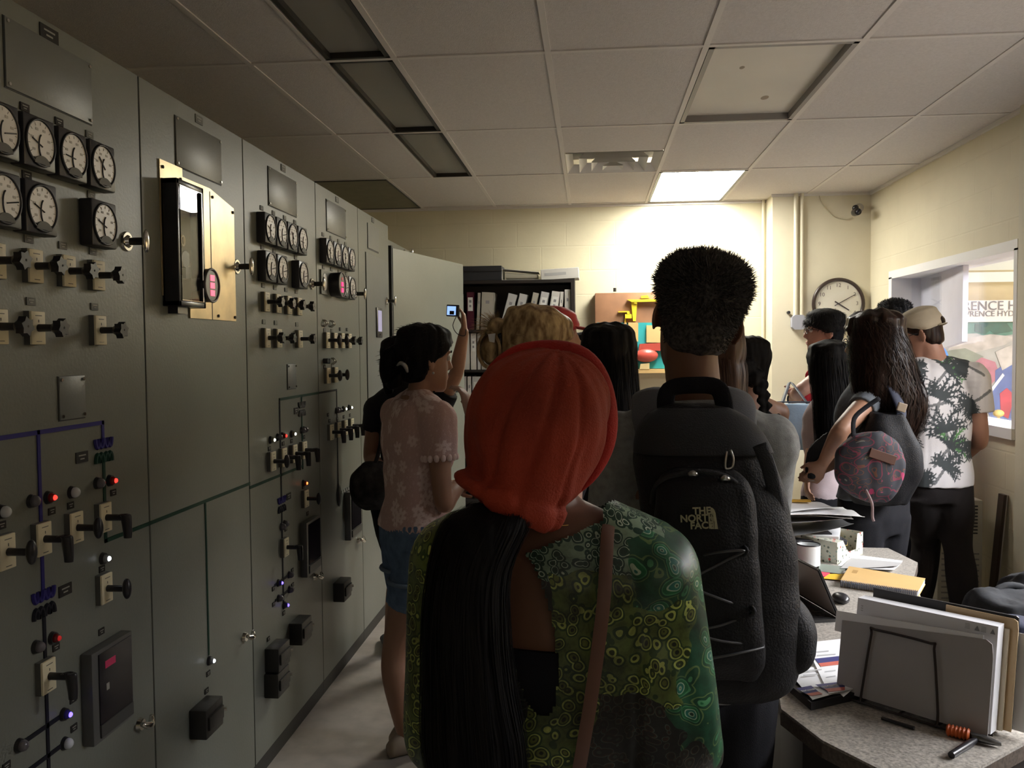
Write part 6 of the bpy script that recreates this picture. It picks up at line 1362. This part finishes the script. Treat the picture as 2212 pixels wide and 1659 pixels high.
# ---------------------------------------------------------------- D: woman in black holding up the camera
YD = 4.15
D_ = Person('person in black T-shirt holding a small camera up high, mostly behind the lace top', (J(880, 1000, YD).x, YD), 1.66, 20, True, 'tan', head=J(868, 790, YD), hyaw=30)
D_.sh[1] = J(948, 872, YD); D_.sh[-1] = J(815, 885, YD)
wr_ = J(1003, 712, YD - .05)
D_.arm(1, J(985, 808, YD - .03), wr_, (-.05, 0, 1), .9, (-1, -.1, 0)); D_.arm(-1, J(800, 985, YD), J(835, 1030, YD - .15), (.3, -.6, -.2), .6)
D_.leg(1); D_.leg(-1); an = J(845, 1392, YD + .15); D_.legs[-1] = (D_.hip[-1], D_.P(-.07, .05, .46), V((an.x, an.y, .08)), V((-.3, .9, 0)))
D_.build(.0065); D_.face(); D_.shirt(blackf, 'tshirt', .50, .62, .016, .008, .004, .016)
D_.trousers(blackf, 'black_skirt', .56, .42, .03, .01); D_.shoes(shoeb)
D_.hair(D_.scalp(.02, .075, 0, -.09), hblack, .007, 2, .003, 80)
cp_ = J(978, 671, YD - .09)
t = thing('compact_camera', MB().obox(frame(cp_ + V((0, .008, 0)), (1, .05, -.05), (0, .05, 1)), .062, .056, .018, .004), blackp, 'small black camera held up high with its screen lit', 'camera')
part('display', MB().obox(frame(cp_ + V((-.006, -.0015, 0)), (1, .05, -.05), (0, .05, 1)), .042, .042, .001), mat('screen_blue', (.30, .50, .95), .4, emit=1.2), t)
part('figures', MB().obox(frame(cp_ + V((-.004, -.003, -.010)), (1, .05, -.05), (0, .05, 1)), .022, .018, .001), eyed, t)
part('wrist_loop', MB().tube([cp_ + V((.02, .01, -.02)), cp_ + V((.0, .0, -.07)), cp_ + V((.02, .0, -.11)), cp_ + V((.055, .01, -.12)), cp_ + V((.06, .02, -.09))], .0022, 6, 4), blackp, t, True)
camo = fabric('camo_bag', (.035, .032, .030), var=.6, vs=22)
bc = J(803, 1052, YD - .12); m = MB().loft([(bc + V((.01, 0, .12)), V((.05, 0, 0)), V((0, .04, 0))), (bc + V((0, 0, .06)), V((.10, 0, 0)), V((0, .07, 0))), (bc, V((.105, 0, 0)), V((0, .08, 0))), (bc - V((0, 0, .07)), V((.085, 0, 0)), V((0, .07, 0))), (bc - V((-.01, 0, .11)), V((.04, 0, 0)), V((0, .03, 0)))], 26, 5, .9)
me = remesh(m, .008, 3, .5, fold(.004, 40, 2)); o = bpy.data.objects.new('shoulder_bag', shift(me, bc)); C.objects.link(o); o.location = bc; me.materials.append(camo); o['label'] = 'dark mottled shoulder bag at the hip of the black T-shirt wearer'; o['category'] = 'bag'
part('strap', MB().tube([bc + V((.02, -.03, .1)), J(822, 960, YD - .13), J(826, 890, YD - .10), J(828, 862, YD)], .01, 8, 4, flat=.35, up=(0, 1, 0)), camo, o, True)

# ---------------------------------------------------------------- E: blonde woman
YE = 2.45
hc = J(1155, 757, YE)
E_ = Person('person with blonde hair in a loose bun, face turned right, behind the red head wrap', (J(1165, 1000, YE + .05).x, YE + .05), 1.67, 60, True, 'pale', head=hc + V((.0, .01, -.01)), hyaw=72, hpitch=14, hs=1.0)
hd_ = J(1010, 885, YE + .1)
E_.arm(-1, J(1040, 960, YE + .1), J(1018, 905, YE + .1), (-.25, .2, .9), .7, (-1, .2, 0)); E_.arm(1)
E_.leg(1); E_.leg(-1); E_.build(.006); E_.face()
E_.shirt(fabric('shirt_dusk', (.05, .045, .05)), 'shirt', .5, .6, .018, .009); E_.trousers(darkj); E_.shoes(shoeb)
m = E_.scalp(.014, .066, .0, -.085)
o = E_.hair(m, hblond, .0045, 2, .0035, 55)
mm_ = MB(); r_ = random.Random(14)
for i in range(1400):
    a0 = r_.uniform(-1.5, 1.5); w0 = r_.uniform(.25, .9); out = r_.uniform(.0, .006); pts = []
    for k in range(9):
        t_ = k / 8; y = .075 - .165 * t_; zz_ = (.118 * math.cos(a0) * math.sqrt(max(0, 1 - ((y + .005) / .106) ** 2)) + .005) ; xx = math.sin(a0) * .078 * math.sqrt(max(0, 1 - ((y + .005) / .108) ** 2)); g = 1.0 + (.012 + out) / .09; pts.append(E_.hl(xx * g, y * 1.06, zz_ * g * (1 - .15 * t_) + .004 * math.sin(6 * t_ + i)))
    mm_.ribbon(pts, E_.HM @ V((math.cos(a0), 0, -math.sin(a0))) * .0011)
addmesh(o, mm_)
bun = [(E_.hl(0, -.095, .02), E_.HM @ V((.022, 0, 0)), E_.HM @ V((0, .0, .022))), (J(1068, 752, YE), V((.01, .03, 0)), V((.03, 0, .035))), (J(1062, 775, YE), V((.0, .04, 0)), V((.045, 0, .01)))]
m = MB().ell(J(1060, 755, YE), (.030, 0, 0), (0, .045, 0), (0, 0, .048)).ell(J(1074, 705, YE), (.028, 0, .01), (0, .03, 0), (-.01, 0, .026)).ell(J(1086, 735, YE), (.03, 0, 0), (0, .02, 0), (0, 0, .018))
b_ = E_.hair(m, hblond, .0045, 2, .004, 60, name='hair_bun')
r_ = random.Random(4); mm_ = MB(); c0_ = J(1072, 716, YE)
for i in range(320):
    a = r_.uniform(1.3, 4.6); l = r_.uniform(.03, .065); yy = r_.uniform(-.02, .02); p = c0_ + V((math.cos(a) * .012, yy, math.sin(a) * .012)); d = V((math.cos(a), r_.uniform(-.3, .3), math.sin(a) * 1.0)); mm_.ribbon([p, p + d * l * .35, p + d * l * .7 + V((-.004, 0, -.004)), p + d * l + V((-.008, 0, -.012))], V((.0006, 0, .0006)))
for i in range(500):
    t0 = r_.uniform(0, 6.28); r0 = r_.uniform(.9, 1.1); c_ = J(1060, 756, YE); mm_.ribbon([c_ + V((math.cos(t0 + k * .25) * .031 * r0, -math.sin(k * .4) * .045, math.sin(t0 + k * .25) * .049 * r0)) for k in range(7)], V((.0012, 0, .0006)))
addmesh(b_, mm_)
part('hair_tie', MB().tube([J(1082, 735, YE) + V((0, math.cos(a) * .022, math.sin(a) * .018)) for a in np.linspace(0, 2 * PI, 21)[:-1]], .008, 8, closed=True), blackp, E_.o, True)
part('hair_clip', MB().prism([J(1054, 722, YE - .055), J(1070, 720, YE - .055), J(1068, 740, YE - .055), J(1057, 738, YE - .055)], (0, .004, 0)), mat('clip_white', (.6, .6, .6), .4), E_.o)

# ---------------------------------------------------------------- F: cap wearer and G: straight-haired woman
YF_ = 3.45
F_ = Person('person in a red cap, hidden behind the blonde hair except for the visor', (J(1205, 1000, YF_).x, YF_), 1.66, 80, False, 'tan', head=J(1196, 738, YF_), hyaw=80)
F_.arm(1); F_.arm(-1); F_.leg(1); F_.leg(-1); F_.build(.010, False); F_.shirt(darkj, 'shirt', .5, .6, .018, .012); F_.trousers(blackf); F_.shoes(shoeb)
redm = mat('cap_red', (.45, .03, .035), .6); m = F_.scalp(.016, .05, .03, -.0); F_.hair(m, redm, .007, 3, .0, name='cap')
part('cap_visor', MB().loft([(F_.hl(0, .07, .060), F_.HM @ V((.06, 0, 0)), F_.HM @ V((0, 0, .006))), (F_.hl(0, .12, .052), F_.HM @ V((.062, 0, 0)), F_.HM @ V((0, 0, .006))), (F_.hl(0, .165, .040), F_.HM @ V((.04, 0, 0)), F_.HM @ V((0, 0, .005)))], 18, 4), redm, F_.o, True)
YG0 = 4.0
P_ = Person('person with black hair and an earring, a sliver seen between blonde and straight-haired heads', (J(1262, 1000, YG0).x, YG0), 1.62, 30, True, 'tan', head=J(1260, 790, YG0), hyaw=-60)
P_.arm(1); P_.arm(-1); P_.leg(1); P_.leg(-1); P_.build(.010, False); P_.shirt(blackf, 'shirt', .5, .6, .018, .012); P_.trousers(blackf); P_.shoes(shoeb)
P_.hair(P_.scalp(.026, .075, -.03, -.1), hblack, .007, 2, .003); part('earring', MB().tube([J(1250, 800, YG0 - .1) + V((math.cos(a) * .008, 0, math.sin(a) * .012)) for a in np.linspace(0, 6.28, 15)[:-1]], .0015, 6, closed=True), metal, P_.o, True)
YG = 2.98
G_ = Person('person with long straight black hair and dark grey top, in front of the teal model', (J(1318, 1000, YG).x, YG), 1.64, 5, True, 'tan', head=J(1315, 790, YG), hyaw=0)
G_.arm(1); G_.arm(-1); G_.leg(1); G_.leg(-1); G_.build(.009, False); G_.shirt(fabric('cardigan_grey', (.035, .034, .038)), 'cardigan', .44, .95, .022, .009, .006, .018); G_.trousers(darkj); G_.shoes(shoeb)
hh = G_.head; secs = [(hh + V((0, -.02, .142)), V((.02, 0, 0)), V((0, .02, 0))), (hh + V((0, -.02, .120)), V((.06, 0, 0)), V((0, .065, 0))), (hh + V((0, -.025, .05)), V((.088, 0, 0)), V((0, .085, 0))), (hh + V((0, -.04, -.03)), V((.094, 0, 0)), V((0, .07, 0))), (hh + V((.0, -.07, -.12)), V((.100, 0, 0)), V((0, .05, 0))), (hh + V((.005, -.085, -.25)), V((.105, 0, 0)), V((0, .04, 0))), (hh + V((.005, -.09, -.38)), V((.09, 0, 0)), V((0, .03, 0)))]
m = G_.scalp(.02, .075, -.02, -.1); m.loft(secs, 28, 5); o = G_.hair(m, hblack, .007, 2, .003, 90); addmesh(o, G_.locks(secs, 600, .0013, 8, .008))

# ---------------------------------------------------------------- I and H: right of the backpack man
YI = 2.55
I_ = Person('person with brown hair, mostly hidden behind the backpack man\'s neck', (J(1503, 1000, YI).x, YI), 1.62, -10, True, 'tan', head=J(1535, 790, YI), hyaw=-20)
I_.arm(1); I_.arm(-1); I_.leg(1); I_.leg(-1); I_.build(.010, False); I_.shirt(charc, 'shirt', .5, .6, .018, .012); I_.trousers(blackf); I_.shoes(shoeb)
hh = I_.head; secs = [(hh + V((.01, -.02, .10)), V((.05, 0, 0)), V((0, .06, 0))), (hh + V((.01, -.03, .0)), V((.085, 0, 0)), V((0, .085, 0))), (hh + V((.03, -.07, -.1)), V((.06, 0, 0)), V((0, .05, 0))), (hh + V((.07, -.10, -.2)), V((.04, 0, 0)), V((0, .03, 0))), (hh + V((.09, -.10, -.3)), V((.02, 0, 0)), V((0, .02, 0)))]
m = I_.scalp(.02, .075, -.02, -.1); m.loft(secs, 24, 5); o = I_.hair(m, hbrown, .007, 2, .003); addmesh(o, I_.locks(secs, 250, .0016, 5, .006))
YH = 3.9
H_ = Person('person with a long dark side braid and bare shoulder, right of the backpack man', (J(1620, 1000, YH).x, YH), 1.58, -30, True, 'tan', head=J(1611, 798, YH), hyaw=-35)
H_.arm(1); H_.arm(-1); H_.leg(1); H_.leg(-1); H_.build(.008, False); H_.shirt(blackf, 'camisole', .5, .1, .012, .01, .003, .0, top=.80, sides=()); H_.trousers(blackf); H_.shoes(shoeb)
m = H_.scalp(.022, .075, -.02, -.1)
bp_ = [J(*q) for q in ((1600, 775, YH - .1), (1625, 800, YH - .12), (1640, 825, YH - .12), (1648, 850, YH - .12), (1652, 875, YH - .12), (1656, 897, YH - .11))]
for k in range(12):
    t_ = k / 11 * (len(bp_) - 1); i = min(int(t_), len(bp_) - 2); c_ = bp_[i].lerp(bp_[i + 1], t_ - i); sg = 1 if k % 2 else -1; r0 = .034 * (1 - k / 22); m.ell(c_ + V((.010 * sg, 0, 0)), (r0, 0, .012 * sg), (0, r0 * .8, 0), (-.012 * sg, 0, r0 * .75), 14, 10)
H_.hair(m, hblack, .006, 1, .003, 120)

# ---------------------------------------------------------------- J: boy in red
YJ = 5.35
hc = J(1779, 722, YJ)
J_ = Person('person in red T-shirt and glasses with arms folded, facing left beside the clock', (J(1785, 1000, YJ).x, YJ), 1.745, -70, False, 'ruddy', head=hc, hyaw=-88, hpitch=-2, hs=1.02, sw=.9, bw=.88)
J_.arm(-1, J(1728, 845, YJ - .22), J(1722, 872, YJ - .05) + V((-.02, .05, 0)), (.1, .9, .05), .6); J_.arm(1, J_.sh[1] + V((-.02, .10, -.27)), J(1712, 850, YJ - .02), (-.1, -.9, .1), .6)
J_.leg(1); J_.leg(-1); J_.build(.007); J_.face(); J_.shirt(fabric('red_tee', (.42, .015, .035)), 'tshirt', .49, .62, .016, .009, .005, .02); J_.trousers(fabric('jeans_navy', (.012, .018, .035))); J_.shoes(shoeb)
J_.hair(J_.scalp(.024, .050, .0, -.085), hblack, .006, 2, .003, 60, spike=(2500, .022, -.06, lambda l: J_.HM @ V((l.x * 2, .3 if l.y > 0 else -.3, -1.3))))
J_.glasses(mat('glasses_dark', (.04, .01, .01), .3))
part('watch', MB().tube([J(1712, 862, YJ - .1) + V((math.cos(a) * .028, 0, math.sin(a) * .034)) for a in np.linspace(0, 6.28, 17)[:-1]], .006, 8, closed=True), blackp, J_.o, True)
bc = J(1706, 922, YJ - .42); bl_ = mat('bag_blue', (.30, .42, .56), .6, var=.06, vs=8, bump=.3, bs=60)
m = MB().loft([(bc + V((0, 0, .13)), V((.155, 0, 0)), V((0, .05, 0))), (bc + V((0, 0, .07)), V((.165, 0, .0)), V((0, .085, 0))), (bc, V((.17, 0, 0)), V((0, .1, 0))), (bc - V((0, 0, .08)), V((.165, 0, 0)), V((0, .09, 0))), (bc - V((0, 0, .125)), V((.15, 0, 0)), V((0, .07, 0)))], 36, 5, .6)
me = remesh(m, .009, 2, .5, fold(.006, 22, 9)); o = bpy.data.objects.new('duffel_bag', shift(me, bc)); C.objects.link(o); o.location = bc; me.materials.append(bl_); o['label'] = 'pale blue fabric bag hanging from the folded arms of the red T-shirt wearer'; o['category'] = 'bag'
part('handle', MB().tube([bc + V((-.05, -.02, .12)), bc + V((.0, .10, .19)), bc + V((.06, .25, .24)), bc + V((.08, .1, .18)), bc + V((.10, -.02, .12))], .010, 8, 4, flat=.4), mat('handle_dark', (.03, .04, .06), .6), o, True)
part('zipper', MB().tube([bc + V((-.14, 0, .14)), bc + V((.14, 0, .14))], .004, 6), MC['handle_dark'], o)

# ---------------------------------------------------------------- K: long black hair, pale tee
YK = 4.3
K_ = Person('person with long straight black hair and pale short-sleeved top, left of the curly-haired one', (J(1792, 1000, YK).x, YK), 1.56, -25, True, 'tan', head=J(1788, 800, YK), hyaw=-20, sw=.9, bw=.9)
K_.arm(-1, J(1757, 965, YK - .02), J(1744, 1030, YK - .12), (-.15, -.5, -.8), .6, (1, 0, 0)); K_.arm(1)
K_.sh[-1] = J(1778, 892, YK); K_.arms[-1] = (K_.sh[-1],) + K_.arms[-1][1:]
K_.leg(1); K_.leg(-1); K_.build(.007); K_.shirt(fabric('pale_pink_tee', (.50, .42, .44)), 'tshirt', .52, .62, .012, .008, .004, .014); K_.trousers(blackf); K_.shoes(shoeb)
hh = K_.head; secs = [(hh + V((0, -.02, .142)), V((.02, 0, 0)), V((0, .02, 0))), (hh + V((0, -.02, .118)), V((.058, 0, 0)), V((0, .065, 0))), (hh + V((0, -.025, .04)), V((.088, 0, 0)), V((0, .09, 0))), (hh + V((.005, -.05, -.06)), V((.093, 0, 0)), V((0, .07, 0))), (hh + V((.01, -.085, -.18)), V((.092, 0, 0)), V((0, .045, 0))), (hh + V((.005, -.09, -.32)), V((.08, 0, 0)), V((0, .035, 0))), (hh + V((-.01, -.09, -.43)), V((.055, 0, 0)), V((0, .02, 0)))]
m = K_.scalp(.02, .075, -.02, -.1); m.loft(secs, 26, 5); o = K_.hair(m, hblack, .007, 2, .003, 90); addmesh(o, K_.locks(secs, 700, .0013, 12, .012, wave=.05))
part('bracelet', MB().tube([K_.arms[-1][2] + V((math.cos(a) * .026, math.sin(a) * .026, .006 * math.cos(a))) for a in np.linspace(0, 6.28, 17)[:-1]], .004, 6, closed=True), mat('bracelet_pale', (.6, .55, .5), .4), K_.o, True)

# ---------------------------------------------------------------- L: curly hair, denim blouse, hands clasped
YL = 3.72
L_ = Person('person with long curly dark hair, denim-grey blouse and glasses, patterned pouch at the hip', (J(1888, 1000, YL + .02).x, YL + .02), 1.68, -38, True, 'tan', head=J(1886, 752, YL), hyaw=-52, hpitch=-2, hs=1.02, sw=1.0)
L_.sh[-1] = J(1892, 852, YL - .05)
L_.arm(-1, J(1820, 925, YL - .22), J(1778, 1000, YL - .16), (-.25, .2, -.5), .9, (.2, .9, .2)); L_.arm(1, L_.sh[1] + V((-.05, .18, -.22)), J(1768, 1016, YL + .02), (-.4, -.6, -.2), .8)
L_.leg(1); L_.leg(-1); L_.build(.0065); L_.face(); bl2 = fabric('blouse_denim', (.16, .18, .21), var=.2, vs=40)
L_.shirt(bl2, 'blouse', .545, .60, .020, .008, .005, .010); L_.trousers(blackf, waist=.55); L_.shoes(shoeb)
L_.glasses(blackp)
hh = L_.head; secs = [(hh + V((0, -.01, .152)), V((.02, 0, 0)), V((0, .02, 0))), (hh + V((0, -.01, .125)), V((.068, 0, 0)), V((0, .075, 0))), (hh + V((.01, -.02, .06)), V((.098, 0, 0)), V((0, .10, 0))), (hh + V((.02, -.03, -.03)), V((.115, 0, 0)), V((0, .105, 0))), (hh + V((.03, -.06, -.12)), V((.125, 0, 0)), V((0, .08, 0))), (hh + V((.05, -.08, -.22)), V((.13, 0, 0)), V((0, .065, 0))), (hh + V((.07, -.08, -.31)), V((.105, 0, 0)), V((0, .05, 0))), (hh + V((.09, -.07, -.37)), V((.06, 0, 0)), V((0, .03, 0)))]
m = L_.scalp(.03, .07, -.04, -.1); m.loft(secs, 28, 5); o = L_.hair(m, hdbrown, .006, 1, .007, 75); addmesh(o, L_.locks(secs, 900, .0014, 21, .016, wave=.16, freq=16))
part('ring', MB().tube([L_.arms[-1][2] + L_.arms[-1][3] * .09 + V((math.cos(a) * .011, math.sin(a) * .011, 0)) for a in np.linspace(0, 6.28, 13)[:-1]], .002, 6, closed=True), metal, L_.o, True)
# her black backpack and the patterned pouch hanging on it
bc = J(1888, 985, YL - .22); t = thing('backpack', None, None, 'black backpack slung low on the curly-haired person, behind the patterned pouch', 'backpack', None, tuple(bc - V((0, 0, .2))))
m = MB().loft([(bc + V((.06, .04, .17)), V((.06, -.01, 0)), V((0, .05, 0))), (bc + V((.07, .03, .08)), V((.10, -.01, -.03)), V((0, .07, 0))), (bc + V((.05, .03, -.03)), V((.145, -.01, -.02)), V((0, .08, 0))), (bc + V((.04, .04, -.12)), V((.14, 0, 0)), V((0, .08, 0))), (bc + V((.04, .05, -.2)), V((.10, 0, 0)), V((0, .06, 0)))], 30, 5, .8)
m.loft([(bc + V((-.13, .10, .05)), V((.03, 0, 0)), V((0, .03, .04))), (bc + V((-.20, .10, -.02)), V((.03, 0, 0)), V((0, .03, .06))), (bc + V((-.22, .10, -.08)), V((.02, 0, 0)), V((0, .02, .03)))], 16, 4)
me = remesh(m, .008, 3, .5, fold(.006, 26, 4)); shift(me, worg(t)); link('main_pocket', me, bagm, t)
part('shoulder_strap', MB().tube([bc + V((.10, 0, .15)), J(1945, 880, YL - .17), J(1925, 835, YL - .13), J(1912, 815, YL - .08)], [.02, .026, .026, .022], 12, 4, flat=.35, up=(0, 1, 0)), mat('strap_navy', (.02, .025, .05), .8), t, True)
part('buckle', MB().obox(frame(J(1948, 880, YL - .21), (1, 0, -.3), (0, 0, 1)), .035, .035, .012, .003), mat('buckle_tan', (.4, .32, .24), .4), t)
pc_ = J(1879, 1008, YL - .36)
pou = mat('pouch_pattern', (.035, .035, .045), .8); nt = pou.node_tree; N = nt.nodes; Lk = nt.links; base = None; tc = N['Texture Coordinate']
wv_ = N.new('ShaderNodeTexNoise'); wv_.inputs['Scale'].default_value = 6; Lk.new(tc.outputs['Object'], wv_.inputs['Vector']); ad = N.new('ShaderNodeVectorMath'); ad.operation = 'MULTIPLY_ADD'; ad.inputs[1].default_value = (.16, .16, .16); Lk.new(wv_.outputs['Color'], ad.inputs[0]); Lk.new(tc.outputs['Object'], ad.inputs[2])
cur = (.030, .032, .042, 1)
for sc_, lo_, hi_, col in ((14, .40, .46, (.16, .025, .05, 1)), (14, .0, .12, (.16, .16, .14, 1)), (24, .34, .39, (.12, .045, .025, 1)), (30, .0, .15, (.20, .04, .07, 1)), (9, .0, .13, (.34, .03, .10, 1))):
    v_ = N.new('ShaderNodeTexVoronoi'); v_.inputs['Scale'].default_value = sc_; Lk.new(ad.outputs[0], v_.inputs['Vector'])
    a_ = N.new('ShaderNodeMath'); a_.operation = 'GREATER_THAN'; a_.inputs[1].default_value = lo_; b__ = N.new('ShaderNodeMath'); b__.operation = 'LESS_THAN'; b__.inputs[1].default_value = hi_; c__ = N.new('ShaderNodeMath'); c__.operation = 'MULTIPLY'
    Lk.new(v_.outputs['Distance'], a_.inputs[0]); Lk.new(v_.outputs['Distance'], b__.inputs[0]); Lk.new(a_.outputs[0], c__.inputs[0]); Lk.new(b__.outputs[0], c__.inputs[1])
    x_ = N.new('ShaderNodeMix'); x_.data_type = 'RGBA'; Lk.new(c__.outputs[0], x_.inputs[0]); x_.inputs[7].default_value = col
    if base is None: x_.inputs[6].default_value = cur
    else: Lk.new(base, x_.inputs[6])
    base = x_.outputs[2]
Lk.new(base, N['Principled BSDF'].inputs['Base Color'])
t = thing('drawstring_pouch', None, None, 'dark patterned drawstring pouch with pink and red embroidery', 'bag', None, tuple(pc_ - V((0, 0, .14))))
m = MB().loft([(pc_ + V((-.01, 0, .128)), V((.05, 0, .01)), V((0, .03, 0))), (pc_ + V((-.01, 0, .085)), V((.105, 0, .01)), V((0, .045, 0))), (pc_ + V((0, 0, .02)), V((.130, 0, 0)), V((0, .05, 0))), (pc_ + V((0, 0, -.05)), V((.125, 0, 0)), V((0, .05, 0))), (pc_ + V((.01, 0, -.105)), V((.085, 0, 0)), V((0, .04, 0))), (pc_ + V((.02, 0, -.135)), V((.04, 0, 0)), V((0, .02, 0)))], 34, 5, .85)
me = remesh(m, .006, 3, .5, fold(.004, 40, 3)); shift(me, worg(t)); link('pouch_body', me, pou, t)
part('flap', MB().obox(frame(pc_ + V((.03, -.052, .045)), (1, 0, -.35), (0, .1, 1)), .10, .035, .006, .002), mat('flap_brown', (.09, .035, .02), .6), t)
part('drawstring', MB().tube([pc_ + V((-.03, -.05, -.08)), pc_ + V((-.01, -.06, -.13)), pc_ + V((-.005, -.05, -.18)), pc_ + V((.0, -.05, -.20))], .005, 8, 3), mat('string_pinkgrey', (.22, .15, .15), .8), t, True)
part('strap', MB().tube([pc_ + V((-.06, 0, .11)), J(1845, 905, YL - .30), J(1870, 880, YL - .27), J(1900, 860, YL - .26)], .009, 8, 4, flat=.4, up=(0, 1, 0)), blackf, t, True)

# ---------------------------------------------------------------- M: tall man in blue, N: man with cap and palm-tree T-shirt
YM_ = 5.3
M_ = Person('person with short curly black hair and blue shirt with red band, behind the beige cap', (J(1935, 1000, YM_).x, YM_), 1.86, 40, False, 'dark', lean=(0, .04), head=J(1934, 702, YM_), hyaw=35, hpitch=14, hroll=-6, hs=1.02, sw=.9)
M_.arm(1); M_.arm(-1); M_.leg(1); M_.leg(-1); M_.build(.009, False); M_.shirt(fabric('blue_shirt', (.05, .13, .36)), 'shirt', .49, .62, .018, .01, .006, .02); M_.trousers(darkj); M_.shoes(shoeb)
M_.hair(M_.scalp(.018, .075, .03, -.075), hblack, .006, 1, .004, 130, spike=(5000, .012, -.05, lambda l: V((0, 0, 0))))
part('collar_band', MB().tube([M_.ax(.845) + M_.R * (.09 * math.cos(a)) + M_.F * (.08 * math.sin(a)) for a in np.linspace(0, 6.28, 30)[:-1]], .016, 8, closed=True), mat('band_red', (.65, .03, .05), .6), M_.o, True)
YN = 4.35
hc = J(1998, 722, YN)
N_ = Person('person in beige baseball cap and white palm-tree T-shirt, looking down beside the window', (J(2018, 1000, YN).x, YN), 1.74, -18, False, 'ruddy', lean=(.02, .02), head=hc + V((-.005, .02, -.015)), hyaw=-58, hpitch=22, hs=1.0, sw=1.0)
N_.arm(1, J(2116, 945, YN + .0), J(2085, 985, YN + .22), (-.6, .6, -.1), .6); N_.arm(-1, N_.sh[-1] + V((-.02, .10, -.27)), N_.sh[-1] + V((.12, .28, -.30)), (.5, .6, 0), .6)
N_.sh[1] = J(2098, 822, YN); N_.arms[1] = (N_.sh[1],) + N_.arms[1][1:]
N_.leg(1); N_.leg(-1)
f1 = V((J(2000, 1400, 4.3).x - .03, 4.42, .08)); f2 = V((J(2070, 1400, 4.3).x + .02, 4.25, .08)); N_.legs[-1] = (N_.hip[-1] + V((-.01, 0, 0)), J(2000, 1170, 4.5), f1, V((-.5, .8, 0))); N_.legs[1] = (N_.hip[1] + V((.0, 0, 0)), J(2068, 1180, 4.36), f2, V((.1, .9, 0)))
N_.build(.0065); N_.face(); N_.glasses(blackp)
palmm = mat('palm_shirt', (.72, .70, .72), .8, attr='pat', bump=.3, bs=500)
PALMS = [(1972, 792, 2.3, 44, 0), (2050, 800, 3.9, 60, 1), (1985, 880, .2, 60, 0), (2028, 860, -1.9, 62, 0), (2108, 870, .6, 48, 0), (1965, 935, 1.0, 46, 0), (2040, 930, -1.4, 60, 0), (2050, 965, -2.3, 60, 1), (1978, 1030, 2.5, 36, 0), (2035, 1010, -2.2, 44, 0), (1945, 1000, .4, 40, 0), (2100, 790, -.6, 40, 0), (2110, 960, 1.2, 44, 0), (1940, 820, .9, 44, 0)]
def palm_post(me):
    co, no = mget(me); N_o = np.array(N_.base); u = (co[:, 0] - N_o[0]); z = co[:, 2]; r = np.random.RandomState(5); dark = np.zeros(len(co)); grn = np.zeros(len(co))
    def seg(p, q, w0, w1):
        d = q - p; L2 = (d ** 2).sum() + 1e-9; t = np.clip(((u - p[0]) * d[0] + (z - p[1]) * d[1]) / L2, 0, 1); dd = np.hypot(u - p[0] - t * d[0], z - p[1] - t * d[1]); return (dd < (w0 + (w1 - w0) * t))
    for px, py, ang, L0, g in PALMS:
        P0 = J(px, py, YN - .1); c = np.array([P0.x - N_o[0], P0.z]); L_m = L0 * .00235 * .78
        d = np.array([math.cos(ang), math.sin(ang)]); dark = np.maximum(dark, seg(c, c + d * L_m * 1.1, .006, .008) * .8)
        for k in range(9):
            a = ang + PI + (k - 4) * .36 + r.uniform(-.1, .1); l = L_m * r.uniform(.7, 1.05); p = c.copy(); q0 = a
            for j in range(5):
                n = p + np.array([math.cos(q0), math.sin(q0)]) * l / 5; m_ = seg(p, n, .0095 - .0012 * j, .0085 - .0014 * j)
                for s2 in (-1, 1):
                    b = n + np.array([math.cos(q0 + s2 * .9), math.sin(q0 + s2 * .6)]) * .022; m_ = m_ | seg(n, b, .0050, .002)
                if g and k % 2: grn = np.maximum(grn, m_)
                else: dark = np.maximum(dark, m_)
                p = n; q0 += (-.12 if math.cos(q0) > 0 else .12)
    b0 = np.array([.70, .68, .70])[None]; c = b0 * (1 - grn[:, None]) + np.array([.10, .26, .09])[None] * grn[:, None]; c = c * (1 - dark[:, None]) + np.array([.045, .055, .06])[None] * dark[:, None]
    setcol(me, 'pat', c.astype(np.float32))
N_.shirt(palmm, 'palm_tshirt', .505, .66, .026, .0045, .006, .022, post=palm_post)
N_.trousers(charc, g=.012); N_.shoes(shoeb)
N_.hair(N_.scalp(.008, .07, .0, -.07), hdbrown, .006, 2, .002)
capm = fabric('cap_beige', (.52, .46, .36)); m = N_.scalp(.020, .045, .038, .02); co_ = N_.hair(m, capm, .006, 3, .0, name='baseball_cap', fn=lambda co, no: co + no * (vnoise(co, 30, 1) * .001)[:, None])
part('cap_visor', MB().loft([(N_.hl(0, .075, .052), N_.HM @ V((.066, 0, 0)), N_.HM @ V((0, 0, .006))), (N_.hl(0, .12, .048), N_.HM @ V((.066, 0, 0)), N_.HM @ V((0, 0, .006))), (N_.hl(0, .165, .034), N_.HM @ V((.045, 0, 0)), N_.HM @ V((0, 0, .005))), (N_.hl(0, .178, .028), N_.HM @ V((.02, 0, 0)), N_.HM @ V((0, 0, .003)))], 20, 4), capm, N_.o, True)
part('cap_opening', MB().ell(N_.hl(0, -.113, .045), N_.HM @ V((.032, 0, 0)), N_.HM @ V((0, .012, 0)), N_.HM @ V((0, 0, .022))), hdbrown, N_.o, True)
part('cap_strap', MB().tube([N_.hl(.05 * math.sin(a), -.08 - .042 * math.cos(a), .024) for a in np.linspace(-1.2, 1.2, 11)], .008, 8, 2, flat=.3, up=(0, 0, 1)), capm, N_.o, True)
# hand that carries the pouch and cords stay with their owners
